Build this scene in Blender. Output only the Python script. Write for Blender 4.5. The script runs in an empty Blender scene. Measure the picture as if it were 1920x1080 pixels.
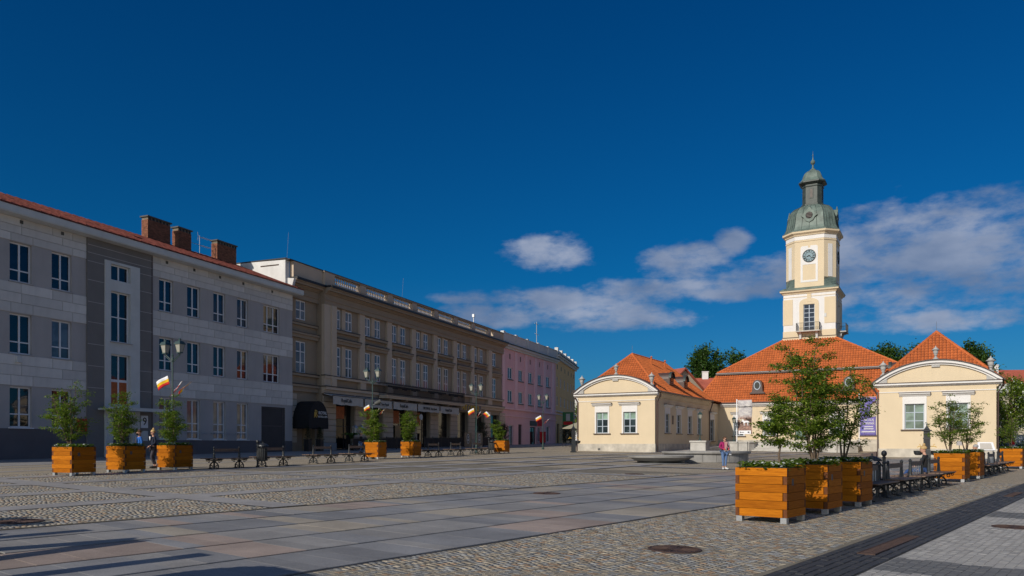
import bpy, math, random
import numpy as np
from mathutils import Vector, Matrix

random.seed(7); RNG = np.random.default_rng(7)
SC = bpy.context.scene
COL = SC.collection
rad = math.radians

# ------------------------------------------------------------------ camera, world, sun, exposure
EYE = 1.74
cam_d = bpy.data.cameras.new('camera'); cam = bpy.data.objects.new('camera', cam_d); COL.objects.link(cam)
cam.location = (0, 0, EYE); cam.rotation_euler = (rad(90), 0, 0)
cam_d.sensor_width = 36; cam_d.lens = 36 * 1450 / 1920; cam_d.shift_y = 294 / 1920
cam_d.clip_start = 0.1; cam_d.clip_end = 6000
SC.camera = cam

SUN_AZ = math.atan2(-0.65, -0.76)          # direction towards the sun, measured from +Y to +X
SUN_EL = rad(28)
sd = bpy.data.lights.new('sun', 'SUN'); sd.energy = 3.6; sd.angle = rad(0.5); sd.color = (1.0, 0.93, 0.82)
sun = bpy.data.objects.new('sun', sd); COL.objects.link(sun)
to_sun = Vector((math.sin(SUN_AZ) * math.cos(SUN_EL), math.cos(SUN_AZ) * math.cos(SUN_EL), math.sin(SUN_EL)))
sun.rotation_euler = to_sun.to_track_quat('Z', 'Y').to_euler(); sun.location = to_sun * 60

world = bpy.data.worlds.new('World'); SC.world = world; world.use_nodes = True
def build_world():
    nt = world.node_tree; nt.nodes.clear(); L = nt.links
    N = lambda t: nt.nodes.new(t)
    def val(x, sock):
        if isinstance(x, (int, float)): sock.default_value = x
        else: L.new(x, sock)
    def m(op, a, b=0.0, c=None):
        n = N('ShaderNodeMath'); n.operation = op; val(a, n.inputs[0]); val(b, n.inputs[1])
        if c is not None: val(c, n.inputs[2])
        return n.outputs[0]
    def mixc(f, a, b):
        n = N('ShaderNodeMix'); n.data_type = 'RGBA'; val(f, n.inputs[0])
        for x, s in ((a, n.inputs[6]), (b, n.inputs[7])):
            if isinstance(x, tuple): s.default_value = (*x, 1)
            else: L.new(x, s)
        return n.outputs[2]
    sky = N('ShaderNodeTexSky'); sky.sky_type = 'NISHITA'; sky.sun_disc = False
    sky.sun_elevation = SUN_EL; sky.sun_rotation = SUN_AZ % (2 * math.pi); sky.air_density = 1.0; sky.dust_density = 0.6; sky.ozone_density = 3.0
    tint = N('ShaderNodeMix'); tint.data_type = 'RGBA'; tint.blend_type = 'MULTIPLY'; tint.inputs[0].default_value = 1
    L.new(sky.outputs[0], tint.inputs[6])
    tc = N('ShaderNodeTexCoord'); sp = N('ShaderNodeSeparateXYZ'); L.new(tc.outputs['Generated'], sp.inputs[0])
    x, y, z = sp.outputs
    el = m('ARCSINE', z); az = m('ARCTAN2', x, y)
    # the polarised blue: red falls off faster than blue with height
    ramp = N('ShaderNodeValToRGB'); L.new(m('MULTIPLY', el, 1.0 / 0.6), ramp.inputs[0])
    e = ramp.color_ramp.elements
    e[0].position = 0.0; e[0].color = (*SKY_TINT[0], 1); e[1].position = 1.0; e[1].color = (*SKY_TINT[2], 1)
    k = e.new(0.35); k.color = (*SKY_TINT[1], 1)
    L.new(ramp.outputs[0], tint.inputs[7])
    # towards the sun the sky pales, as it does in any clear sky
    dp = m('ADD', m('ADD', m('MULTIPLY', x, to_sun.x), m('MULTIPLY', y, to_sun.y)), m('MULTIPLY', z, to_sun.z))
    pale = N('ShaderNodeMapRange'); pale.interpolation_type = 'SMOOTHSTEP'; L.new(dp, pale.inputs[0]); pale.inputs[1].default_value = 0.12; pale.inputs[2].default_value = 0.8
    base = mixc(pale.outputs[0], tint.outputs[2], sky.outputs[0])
    # clouds: soft banks placed by compass bearing and height, broken up by noise
    cmb = N('ShaderNodeCombineXYZ'); L.new(m('MULTIPLY', az, 9.0), cmb.inputs[0]); L.new(m('MULTIPLY', el, 19.0), cmb.inputs[1])
    nz = N('ShaderNodeTexNoise'); nz.inputs['Scale'].default_value = 1.6; nz.inputs['Detail'].default_value = 12; nz.inputs['Roughness'].default_value = 0.6
    L.new(cmb.outputs[0], nz.inputs['Vector'])
    n2 = N('ShaderNodeTexNoise'); n2.inputs['Scale'].default_value = 0.9; n2.inputs['Detail'].default_value = 6
    mp = N('ShaderNodeMapping'); mp.inputs['Location'].default_value = (3.1, 0.35, 0); L.new(cmb.outputs[0], mp.inputs[0]); L.new(mp.outputs[0], n2.inputs['Vector'])
    def blob(px, py, wx, wy):                 # bearing and height of a bank, and its half widths
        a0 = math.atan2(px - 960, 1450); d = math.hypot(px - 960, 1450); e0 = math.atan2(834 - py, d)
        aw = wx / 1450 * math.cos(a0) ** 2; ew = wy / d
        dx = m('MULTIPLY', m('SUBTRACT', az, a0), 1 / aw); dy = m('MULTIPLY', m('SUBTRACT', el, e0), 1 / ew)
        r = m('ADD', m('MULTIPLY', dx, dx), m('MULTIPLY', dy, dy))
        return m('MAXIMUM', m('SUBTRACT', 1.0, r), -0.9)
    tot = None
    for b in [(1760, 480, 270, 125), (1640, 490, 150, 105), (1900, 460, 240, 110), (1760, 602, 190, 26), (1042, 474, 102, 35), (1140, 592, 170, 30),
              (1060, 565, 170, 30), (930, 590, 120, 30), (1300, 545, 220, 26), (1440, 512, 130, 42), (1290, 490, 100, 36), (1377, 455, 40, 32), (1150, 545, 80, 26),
              (2200, 470, 420, 130), (3300, 420, 900, 260), (2700, 560, 500, 60), (-900, 560, 300, 50), (960, 560, 160, 18)]:  # unseen banks right of frame carry the cloud on, added to brighten shade
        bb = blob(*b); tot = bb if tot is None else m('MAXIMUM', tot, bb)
    # unseen low broken cloud added behind the viewer to brighten and warm the shade
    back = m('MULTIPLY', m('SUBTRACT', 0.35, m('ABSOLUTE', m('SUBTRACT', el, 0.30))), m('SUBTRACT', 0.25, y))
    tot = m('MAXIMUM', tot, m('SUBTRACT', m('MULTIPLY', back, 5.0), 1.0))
    dens = m('ADD', m('MULTIPLY', m('SUBTRACT', nz.outputs['Fac'], 0.5), 6.0), m('MULTIPLY', tot, 1.6))
    mr = N('ShaderNodeMapRange'); mr.interpolation_type = 'SMOOTHSTEP'; L.new(dens, mr.inputs[0])
    mr.inputs[1].default_value = -0.1; mr.inputs[2].default_value = 1.9; mr.inputs[3].default_value = 0; mr.inputs[4].default_value = 0.88
    shade = N('ShaderNodeMapRange'); L.new(n2.outputs['Fac'], shade.inputs[0]); shade.inputs[1].default_value = 0.36; shade.inputs[2].default_value = 0.66
    ccol = mixc(shade.outputs[0], CLOUD[0], CLOUD[1])
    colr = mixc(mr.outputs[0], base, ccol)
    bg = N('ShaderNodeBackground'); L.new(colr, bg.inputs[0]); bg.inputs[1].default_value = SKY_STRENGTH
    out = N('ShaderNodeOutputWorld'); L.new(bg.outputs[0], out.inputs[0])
SKY_STRENGTH = 0.1
SKY_TINT = ((0.11, 0.34, 0.56), (0.015, 0.31, 0.57), (0.0, 0.27, 0.56))
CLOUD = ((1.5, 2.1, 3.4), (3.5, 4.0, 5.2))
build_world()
vs = SC.view_settings; vs.view_transform = 'Standard'; vs.look = 'None'; vs.exposure = 0.0; vs.gamma = 1; vs.use_curve_mapping = False

# ------------------------------------------------------------------ materials
def nodes(name):
    m = bpy.data.materials.new(name); m.use_nodes = True
    nt = m.node_tree; nt.nodes.clear()
    out = nt.nodes.new('ShaderNodeOutputMaterial'); b = nt.nodes.new('ShaderNodeBsdfPrincipled'); nt.links.new(b.outputs[0], out.inputs[0])
    return m, nt, b
def mth(nt, op, a, b=0.0):
    n = nt.nodes.new('ShaderNodeMath'); n.operation = op
    for v, s in ((a, n.inputs[0]), (b, n.inputs[1])):
        if isinstance(v, (int, float)): s.default_value = v
        else: nt.links.new(v, s)
    return n.outputs[0]
def mixcol(nt, f, a, b, mode='MIX'):
    n = nt.nodes.new('ShaderNodeMix'); n.data_type = 'RGBA'; n.blend_type = mode
    for v, s in ((f, n.inputs[0]), (a, n.inputs[6]), (b, n.inputs[7])):
        if isinstance(v, tuple): s.default_value = (*v[:3], 1)
        elif isinstance(v, (int, float)): s.default_value = v
        else: nt.links.new(v, s)
    return n.outputs[2]
def noise(nt, scale, detail=5, vec=None, sx=(1, 1, 1), kind='Object'):
    tc = nt.nodes.new('ShaderNodeTexCoord'); mp = nt.nodes.new('ShaderNodeMapping'); mp.inputs['Scale'].default_value = sx
    nt.links.new(tc.outputs[kind] if vec is None else vec, mp.inputs[0])
    n = nt.nodes.new('ShaderNodeTexNoise'); n.inputs['Scale'].default_value = scale; n.inputs['Detail'].default_value = detail; n.inputs['Roughness'].default_value = 0.6
    nt.links.new(mp.outputs[0], n.inputs['Vector'])
    return n.outputs['Fac']
def rng(nt, f, a, b, c=0.0, d=1.0):
    n = nt.nodes.new('ShaderNodeMapRange'); nt.links.new(f, n.inputs[0])
    for i, v in enumerate((a, b, c, d)): n.inputs[i + 1].default_value = v
    return n.outputs[0]
def bump(nt, b, h, strength=0.3, dist=0.02):
    n = nt.nodes.new('ShaderNodeBump'); n.inputs['Strength'].default_value = strength; n.inputs['Distance'].default_value = dist
    nt.links.new(h, n.inputs['Height']); nt.links.new(n.outputs[0], b.inputs['Normal'])
def M(name, col, rough=0.8, var=0.18, scale=1.5, grain=0.0, gscale=60, metal=0.0, spec=0.4, isl=0.0, obj=0.0, streak=0.0):
    """a plain stuff with uneven tone (var), fine relief (grain), per-piece tone (isl / obj) and vertical weathering (streak)"""
    m, nt, b = nodes(name)
    c = col
    f = noise(nt, scale)
    c = mixcol(nt, rng(nt, f, 0.3, 0.7), tuple(x * (1 - var) for x in col), tuple(min(1, x * (1 + var * .7)) for x in col))
    if isl or obj:
        if isl: r = nt.nodes.new('ShaderNodeNewGeometry').outputs['Random Per Island']; k = isl
        else: r = nt.nodes.new('ShaderNodeObjectInfo').outputs['Random']; k = obj
        c = mixcol(nt, 1.0, c, (mixcol(nt, r, (1 - k,) * 3, (1 + k * .6,) * 3)), 'MULTIPLY')
    if streak:
        s = noise(nt, 1.0, 6, sx=(1.6, 1.6, 0.16))
        c = mixcol(nt, mth(nt, 'MULTIPLY', rng(nt, s, 0.5, 0.75), streak), c, tuple(x * 0.62 for x in col))
    nt.links.new(c, b.inputs['Base Color'])
    b.inputs['Roughness'].default_value = rough; b.inputs['Metallic'].default_value = metal; b.inputs['Specular IOR Level'].default_value = spec
    if grain: bump(nt, b, noise(nt, gscale, 4), grain, 0.01)
    return m
def wood(name, c1, c2, rough=0.5):
    m, nt, b = nodes(name)
    inf = nt.nodes.new('ShaderNodeObjectInfo').outputs['Random']
    tc = nt.nodes.new('ShaderNodeTexCoord'); off = nt.nodes.new('ShaderNodeVectorMath'); off.operation = 'ADD'
    cb = nt.nodes.new('ShaderNodeCombineXYZ'); nt.links.new(mth(nt, 'MULTIPLY', inf, 40.0), cb.inputs[0]); nt.links.new(mth(nt, 'MULTIPLY', inf, 17.0), cb.inputs[2])
    nt.links.new(tc.outputs['Object'], off.inputs[0]); nt.links.new(cb.outputs[0], off.inputs[1])
    f = noise(nt, 3.0, 6, vec=off.outputs[0], sx=(1.2, 1.2, 14))
    c = mixcol(nt, rng(nt, f, 0.3, 0.72), c2, c1)
    c = mixcol(nt, 1.0, c, mixcol(nt, inf, (0.70, 0.67, 0.66), (1.05, 1.07, 1.12)), 'MULTIPLY')
    g = noise(nt, 30, 3, vec=off.outputs[0], sx=(.4, .4, 3))
    c = mixcol(nt, mth(nt, 'MULTIPLY', rng(nt, g, 0.6, 0.75), 0.25), c, (0.1, 0.035, 0.008))
    nt.links.new(c, b.inputs['Base Color']); b.inputs['Roughness'].default_value = rough; b.inputs['Specular IOR Level'].default_value = .06
    bump(nt, b, f, 0.15, 0.01)
    return m
def glass(name, col, rough=0.03, spec=0.9, wob=0.02):
    m, nt, b = nodes(name)
    r = nt.nodes.new('ShaderNodeObjectInfo').outputs['Random']
    c = mixcol(nt, r, tuple(x * .6 for x in col), tuple(x * 1.4 for x in col))
    f = noise(nt, 1.3, 2)
    c = mixcol(nt, mth(nt, 'MULTIPLY', rng(nt, f, .45, .6), .5), c, tuple(x * .35 for x in col))
    nt.links.new(c, b.inputs['Base Color'])
    b.inputs['Roughness'].default_value = rough; b.inputs['Specular IOR Level'].default_value = spec; b.inputs['IOR'].default_value = 1.5
    bump(nt, b, noise(nt, 0.7, 1), wob, 0.3)
    return m
def setts(name, c1, c2, cj, scale, frame_rot, squash=1.0, rough=0.75, depth=0.03):
    """small paving stones too far off to tell apart"""
    m, nt, b = nodes(name)
    tc = nt.nodes.new('ShaderNodeTexCoord'); mp = nt.nodes.new('ShaderNodeMapping'); mp.inputs['Rotation'].default_value = (0, 0, frame_rot)
    mp.inputs['Scale'].default_value = (1, squash, 1); nt.links.new(tc.outputs['Object'], mp.inputs[0])
    v = nt.nodes.new('ShaderNodeTexVoronoi'); v.inputs['Scale'].default_value = scale; v.inputs['Randomness'].default_value = 0.7; nt.links.new(mp.outputs[0], v.inputs['Vector'])
    e = nt.nodes.new('ShaderNodeTexVoronoi'); e.feature = 'DISTANCE_TO_EDGE'; e.inputs['Scale'].default_value = scale; e.inputs['Randomness'].default_value = 0.7; nt.links.new(mp.outputs[0], e.inputs['Vector'])
    sx = nt.nodes.new('ShaderNodeSeparateColor'); nt.links.new(v.outputs['Color'], sx.inputs[0])
    c = mixcol(nt, sx.outputs[0], c1, c2)
    c = mixcol(nt, mth(nt, 'MULTIPLY', rng(nt, noise(nt, .25, 4), .35, .65), .45), c, tuple(x * .72 for x in c1))
    c = mixcol(nt, rng(nt, e.outputs['Distance'], 0.03, 0.10), cj, c)
    nt.links.new(c, b.inputs['Base Color']); b.inputs['Roughness'].default_value = rough; b.inputs['Specular IOR Level'].default_value = .12
    bump(nt, b, rng(nt, e.outputs['Distance'], 0.0, 0.2), 0.6, depth)
    return m
def leafy(name, c1, c2, trans=0.35):
    m = bpy.data.materials.new(name); m.use_nodes = True; nt = m.node_tree; nt.nodes.clear()
    out = nt.nodes.new('ShaderNodeOutputMaterial'); b = nt.nodes.new('ShaderNodeBsdfPrincipled'); t = nt.nodes.new('ShaderNodeBsdfTranslucent'); mx = nt.nodes.new('ShaderNodeMixShader')
    r = nt.nodes.new('ShaderNodeNewGeometry').outputs['Random Per Island']
    c = mixcol(nt, r, c1, c2); nt.links.new(c, b.inputs['Base Color']); nt.links.new(mixcol(nt, 1.0, c, (1.2, 1.5, 0.5), 'MULTIPLY'), t.inputs[0])
    b.inputs['Roughness'].default_value = .55; b.inputs['Specular IOR Level'].default_value = .35; mx.inputs[0].default_value = trans
    nt.links.new(b.outputs[0], mx.inputs[1]); nt.links.new(t.outputs[0], mx.inputs[2]); nt.links.new(mx.outputs[0], out.inputs[0])
    return m

GROT = math.atan2(0.770, 0.638)
m_cob_far = setts('cobble_far', (0.46, 0.385, 0.285), (0.36, 0.305, 0.235), (0.24, 0.205, 0.15), 9.0, -GROT, depth=.012)
m_cob_joint = M('cobble_bed', (0.19, 0.165, 0.125), .95, .3, 3, .3, 80)
m_plank = wood('plank_orange', (0.58, 0.19, 0.010), (0.36, 0.105, 0.006), .6)
m_endgrain = M('plank_end_grain', (0.14, 0.045, 0.012), .85, .3, 9)
m_steel = M('galvanised_steel', (0.45, 0.46, 0.47), .4, .1, 6, metal=.7)
m_iron = M('black_cast_iron', (0.022, 0.024, 0.026), .42, .3, 8, .1, 40, spec=.6)
m_lampgreen = M('dark_green_paint', (0.03, 0.06, 0.055), .4, .2, 6, spec=.6)
m_benchwood = M('bench_brown_wood', (0.17, 0.105, 0.07), .5, .3, 6, .2, 30)
m_cream = M('cream_stucco', (0.665, 0.545, 0.375), .9, .05, .5, .1, 50, streak=.13)
m_white = M('white_plaster', (0.72, 0.70, 0.68), .85, .05, 1.0, .05, 60, streak=.12)
m_plinth = M('plinth_stone', (0.52, 0.475, 0.40), .9, .3, 1.2, .3, 30, streak=.35)
m_tile = M('orange_clay_tile', (0.54, 0.14, 0.036), .8, .16, .5, .1, 25, isl=.16)
m_tilebase = M('tile_underlay', (0.11, 0.032, 0.018), .9, .2, 2)
m_copper = M('green_copper', (0.135, 0.18, 0.155), .55, .4, 1.3, .2, 8, streak=.6)
m_dcopper = M('dark_copper', (0.045, 0.06, 0.055), .5, .4, 2, .1, 10, streak=.3)
m_brownmetal = M('brown_sheet_metal', (0.075, 0.045, 0.038), .45, .2, 3, spec=.5)
m_urn = M('grey_urn_stone', (0.42, 0.41, 0.39), .85, .2, 4, .2, 30)
m_thglass = glass('town_hall_glass', (0.10, 0.17, 0.15), .12, .5)
m_thdark = glass('dark_casement_glass', (0.03, 0.045, 0.05), .06, .7)
m_thblind = glass('glass_over_green_blind', (0.28, 0.40, 0.33), .15, .4)
m_thgrey = glass('glass_over_grey_blind', (0.15, 0.21, 0.18), .12, .45)
m_thframe = M('pale_blue_frame', (0.42, 0.48, 0.55), .5, .05, 4)
m_blind = M('pale_green_blind', (0.42, 0.55, 0.46), .8, .05, 3)
m_greyplaster = M('grey_plaster', (0.44, 0.405, 0.39), .9, .09, .5, .15, 60, streak=.28)
m_darkplaster = M('dark_grey_plaster', (0.20, 0.185, 0.175), .9, .1, .8, .1, 80, streak=.12)
m_palestone = M('pale_stone_panel', (0.68, 0.64, 0.60), .8, .1, .7, .15, 40, obj=.13, streak=.25)
m_bluegrey = M('blue_grey_plinth', (0.135, 0.12, 0.125), .85, .12, .8, .1, 60)
m_glassblue = glass('dark_window_glass', (0.008, 0.016, 0.035), .02, .55)
m_glasscurt = glass('curtained_glass', (0.10, 0.12, 0.15), .08, .6)
m_shop = glass('shop_glass', (0.012, 0.012, 0.013), .04, .7, .04)
m_pvc = M('white_window_frame', (0.80, 0.78, 0.78), .5, .05, 3)
m_roofred = M('red_sheet_roof', (0.135, 0.042, 0.034), .8, .6, 2.2, .3, 12, streak=.6, spec=.1)
m_brick = M('dark_brick', (0.26, 0.105, 0.06), .9, .3, 7, .4, 30, isl=.35)
m_capc = M('concrete_cap', (0.10, 0.10, 0.095), .9, .3, 3, .3, 20)
m_hotel = M('taupe_stucco', (0.36, 0.275, 0.195), .9, .07, .7, .1, 60, streak=.16)
m_hotel2 = M('light_taupe_stucco', (0.58, 0.46, 0.345), .9, .05, .7, .1, 60, streak=.14)
m_whitewash = M('whitewashed_gable', (0.72, 0.70, 0.67), .9, .12, .8, .4, 12, streak=.3)
m_black = M('black_cloth', (0.012, 0.012, 0.014), .8, .2, 3)
m_blackmetal = M('black_metal', (0.02, 0.02, 0.022), .5, .2, 6)
m_awn = M('grey_beige_canvas', (0.52, 0.48, 0.43), .9, .08, 1.5, .05, 40)
m_orange = M('orange_shop_panel', (0.45, 0.11, 0.025), .6, .3, 2.5)
m_amber = M('ochre_door_panel', (0.36, 0.24, 0.12), .7, .1, 2)
m_pink = M('pink_stucco', (0.80, 0.47, 0.48), .9, .06, .5, .1, 50, streak=.14)
m_pinkp = M('pale_pink_pilaster', (0.86, 0.56, 0.57), .9, .05, .5)
m_yellow = M('ochre_stucco', (0.80, 0.50, 0.22), .9, .06, .5, .1, 50, streak=.12)
m_offwhite = M('offwhite_cornice', (0.60, 0.60, 0.58), .85, .08, 1, streak=.15)
m_concrete = M('pale_concrete', (0.48, 0.46, 0.42), .85, .2, 1.5, .3, 30, streak=.25)
m_fount = M('fountain_granite', (0.27, 0.26, 0.245), .6, .2, 2, .2, 40)
m_wetdark = M('wet_dark_stone', (0.03, 0.032, 0.03), .25, .3, 2)
m_leaf = leafy('tub_leaf', (0.055, 0.115, 0.012), (0.22, 0.28, 0.032), .38)
m_leaf_bg = leafy('far_leaf', (0.03, 0.075, 0.012), (0.07, 0.13, 0.02), .25)
m_leaf_dark = leafy('conifer_leaf', (0.01, 0.028, 0.008), (0.025, 0.05, 0.012), .1)
m_bark = M('grey_brown_bark', (0.14, 0.10, 0.07), .9, .3, 12, .4, 40)
m_petal = M('white_petal', (0.66, 0.68, 0.64), .6, .05, 10, isl=.1)
m_soil = M('soil', (0.035, 0.025, 0.018), .95, .3, 8)
m_rust = M('rusty_iron', (0.065, 0.038, 0.03), .75, .35, 8, .5, 40)
m_red = M('red_cloth', (0.62, 0.02, 0.02), .8, .1, 4)
m_flagw = M('white_cloth', (0.82, 0.82, 0.84), .8, .05, 4)
m_flagy = M('yellow_cloth', (0.80, 0.48, 0.01), .8, .05, 4)
m_lampglass = M('frosted_lamp_glass', (0.34, 0.33, 0.28), .35, .08, 3)
m_redroof2 = M('far_red_roof', (0.40, 0.10, 0.06), .8, .2, .6, .2, 8)
m_beige = M('beige_render', (0.52, 0.46, 0.35), .9, .08, .5)
m_gold = M('gold_letters', (0.62, 0.38, 0.06), .5, .05, 3)
m_text = M('dark_print', (0.03, 0.03, 0.03), .7, 0, 3)
m_wtext = M('white_print', (0.75, 0.75, 0.75), .7, 0, 3)
m_ytext = M('yellow_print', (0.80, 0.50, 0.01), .6, .05, 3)

# ------------------------------------------------------------------ mesh helpers
class MB:
    def __init__(s): s.v = []; s.f = []; s.m = []
    def add(s, vs, fs, mi=0):
        n = len(s.v); s.v += [tuple(p) for p in vs]; s.f += [tuple(i + n for i in f) for f in fs]; s.m += [mi] * len(fs); return s
    def box(s, x0, x1, y0, y1, z0, z1, mi=0):
        x0, x1 = min(x0, x1), max(x0, x1); y0, y1 = min(y0, y1), max(y0, y1); z0, z1 = min(z0, z1), max(z0, z1)
        return s.add([(x0, y0, z0), (x1, y0, z0), (x1, y1, z0), (x0, y1, z0), (x0, y0, z1), (x1, y0, z1), (x1, y1, z1), (x0, y1, z1)],
                     [(0, 3, 2, 1), (4, 5, 6, 7), (0, 1, 5, 4), (1, 2, 6, 5), (2, 3, 7, 6), (3, 0, 4, 7)], mi)
    def prism(s, poly, a, b, axis='z', mi=0):
        """poly in the plane across the axis, extruded from a to b: axis z -> (x,y), y -> (x,z), x -> (y,z)"""
        n = len(poly)
        P = {'z': lambda p, t: (p[0], p[1], t), 'y': lambda p, t: (p[0], t, p[1]), 'x': lambda p, t: (t, p[0], p[1])}[axis]
        vs = [P(p, a) for p in poly] + [P(p, b) for p in poly]
        fs = [tuple(range(n))[::-1], tuple(range(n, 2 * n))] + [(i, (i + 1) % n, (i + 1) % n + n, i + n) for i in range(n)]
        return s.add(vs, fs, mi)
    def quad(s, a, b, c, d, mi=0): return s.add([a, b, c, d], [(0, 1, 2, 3)], mi)
    def tube(s, pts, rs, n=8, mi=0, cap=True):
        pts = [Vector(p) for p in pts]
        if isinstance(rs, (int, float)): rs = [rs] * len(pts)
        V = []; F = []
        up = Vector((0, 0, 1))
        for i, p in enumerate(pts):
            d = (pts[min(i + 1, len(pts) - 1)] - pts[max(i - 1, 0)])
            d = d.normalized() if d.length > 1e-9 else up
            a = d.cross(up if abs(d.z) < .95 else Vector((1, 0, 0))).normalized(); b = d.cross(a).normalized()
            for k in range(n):
                t = 2 * math.pi * k / n; V.append(p + (a * math.cos(t) + b * math.sin(t)) * rs[i])
        for i in range(len(pts) - 1):
            for k in range(n): F.append((i * n + k, i * n + (k + 1) % n, (i + 1) * n + (k + 1) % n, (i + 1) * n + k))
        if cap: F += [tuple(range(n))[::-1], tuple(range((len(pts) - 1) * n, len(pts) * n))]
        return s.add(V, F, mi)
    def lathe(s, prof, n=16, cx=0, cy=0, rot=0.0, mi=0, sy=1.0):
        V = []; F = []
        for r, z in prof:
            for k in range(n):
                t = 2 * math.pi * k / n + rot; V.append((cx + r * math.cos(t), cy + r * sy * math.sin(t), z))
        for i in range(len(prof) - 1):
            for k in range(n): F.append((i * n + k, i * n + (k + 1) % n, (i + 1) * n + (k + 1) % n, (i + 1) * n + k))
        F += [tuple(range(n))[::-1], tuple(range((len(prof) - 1) * n, len(prof) * n))]
        return s.add(V, F, mi)
    def loops(s, rings, mi=0):
        """stack of equal-length closed rings of 3d points"""
        n = len(rings[0]); V = [p for r in rings for p in r]; F = []
        for i in range(len(rings) - 1):
            for k in range(n): F.append((i * n + k, i * n + (k + 1) % n, (i + 1) * n + (k + 1) % n, (i + 1) * n + k))
        F += [tuple(range(n))[::-1], tuple(range((len(rings) - 1) * n, len(rings) * n))]
        return s.add(V, F, mi)
    def mesh(s, name, mats):
        me = bpy.data.meshes.new(name); me.from_pydata(s.v, [], s.f)
        for m in (mats if isinstance(mats, (list, tuple)) else [mats]): me.materials.append(m)
        if any(s.m): me.polygons.foreach_set('material_index', s.m)
        me.update(); return me
    def build(s, name, mats, parent=None, loc=(0, 0, 0), rz=0.0, smooth=False):
        me = s.mesh(name, mats)
        if smooth: me.polygons.foreach_set('use_smooth', [True] * len(me.polygons))
        return put(name, me, parent, loc, rz)
def put(name, me, parent=None, loc=(0, 0, 0), rz=0.0):
    o = bpy.data.objects.new(name, me); COL.objects.link(o); o.parent = parent; o.location = loc; o.rotation_euler = (0, 0, rz); return o
def tag(o, label=None, cat=None, group=None, kind=None):
    for k, v in (('label', label), ('category', cat), ('group', group), ('kind', kind)):
        if v: o[k] = v
    return o
def root(name, label, cat, loc=(0, 0, 0), rz=0.0, group=None):
    o = bpy.data.objects.new(name, None); COL.objects.link(o); o.location = loc; o.rotation_euler = (0, 0, rz); o.empty_display_size = .3
    return tag(o, label, cat, group)
def copy_tree(o, loc=None, rz=None, label=None, parent=None, name=None):
    c = o.copy(); COL.objects.link(c); c.parent = parent
    if loc is not None: c.location = loc
    if rz is not None: c.rotation_euler = (0, 0, rz)
    if label: c['label'] = label
    for ch in KIDS.get(o.name, None) or list(o.children): copy_tree(ch, parent=c)
    return c
KIDS = {}
def mesh_np(name, V, F, mats, parent=None, smooth=False, mi=None):
    """fast mesh from numpy arrays; every face has the same number of corners"""
    me = bpy.data.meshes.new(name); k = F.shape[1]
    me.vertices.add(len(V)); me.vertices.foreach_set('co', V.astype(np.float32).ravel())
    me.loops.add(F.size); me.loops.foreach_set('vertex_index', F.astype(np.int32).ravel())
    me.polygons.add(len(F)); me.polygons.foreach_set('loop_start', np.arange(0, F.size, k, dtype=np.int32)); me.polygons.foreach_set('loop_total', np.full(len(F), k, dtype=np.int32))
    for m in (mats if isinstance(mats, (list, tuple)) else [mats]): me.materials.append(m)
    if mi is not None: me.polygons.foreach_set('material_index', mi.astype(np.int32))
    me.update(calc_edges=True); me.validate()
    if smooth: me.polygons.foreach_set('use_smooth', [True] * len(me.polygons))
    return put(name, me, parent)
def text(name, s, size, mat, parent, loc, rot=(math.pi / 2, 0, 0), ext=0.01, align='CENTER', sx=1.0):
    cu = bpy.data.curves.new(name, 'FONT'); cu.body = s; cu.size = size; cu.extrude = ext; cu.align_x = align; cu.align_y = 'CENTER'; cu.resolution_u = 2
    t = bpy.data.objects.new(name, cu); COL.objects.link(t)
    dg = bpy.context.evaluated_depsgraph_get(); me = bpy.data.meshes.new_from_object(t.evaluated_get(dg)); me.name = name
    bpy.data.objects.remove(t); me.materials.clear(); me.materials.append(mat)
    o = put(name, me, parent, loc); o.rotation_euler = rot; o.scale = (sx, 1, 1); return o
G = lambda gx, gy: (0.638 * gx - 0.770 * gy, 0.770 * gx + 0.638 * gy)       # square's paving grid -> world
def gz(x, y):                                                               # the square rises gently away from the viewer
    yy = min(y, 150.0); xx = max(-200.0, min(200.0, x))
    return 0.0151 * yy - 0.00744 * xx
def g3(gx, gy, dz=0.0): x, y = G(gx, gy); return (x, y, gz(x, y) + dz)
def w3(x, y, dz=0.0): return (x, y, gz(x, y) + dz)

# ------------------------------------------------------------------ the ground
def build_ground():
    xs = [-2500, -600, -200, -100, -60, -30, 0, 30, 60, 120, 200, 500, 2500]; ys = [-400, -60, -20, 0, 20, 40, 60, 80, 100, 125, 150, 200, 400, 1200, 4000]
    V = np.array([(x, y, gz(x, y) - 0.02) for y in ys for x in xs]); nx = len(xs)
    F = np.array([(j * nx + i, j * nx + i + 1, (j + 1) * nx + i + 1, (j + 1) * nx + i) for j in range(len(ys) - 1) for i in range(nx - 1)])
    o = mesh_np('ground', V, F, m_cob_far); return tag(o, 'grey brown cobbled surface of the town square', kind='structure')
ground = build_ground()
ZA = 0.09                                                    # the cross pattern lies 5 degrees off the granite path
def Z(zx, zy):
    c, s = math.cos(ZA), math.sin(ZA); return (c * zx - s * zy, s * zx + c * zy)   # -> paving grid
def toZ(gx, gy):
    c, s = math.cos(ZA), math.sin(ZA); return (c * gx + s * gy, -s * gx + c * gy)
ALONG = [18.7, 22.55, 26.6, 30.6]; CROSS = [3.05 + 8.85 * k for k in range(-2, 10)]
HW = 0.46
MANH = [(10.58, 5.57, .40), (17.92, 13.54, .40), (5.3, 16.5, .42), (17.64, 2.05, .38), (29.24, 17.32, .42)]
def sheet(mb, cor, dz, mi=0, frame=None):
    pts = [frame(*c) if frame else c for c in cor]
    mb.add([g3(a, b, dz) for a, b in pts], [tuple(range(len(pts)))], mi)
m_slabs = []
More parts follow.
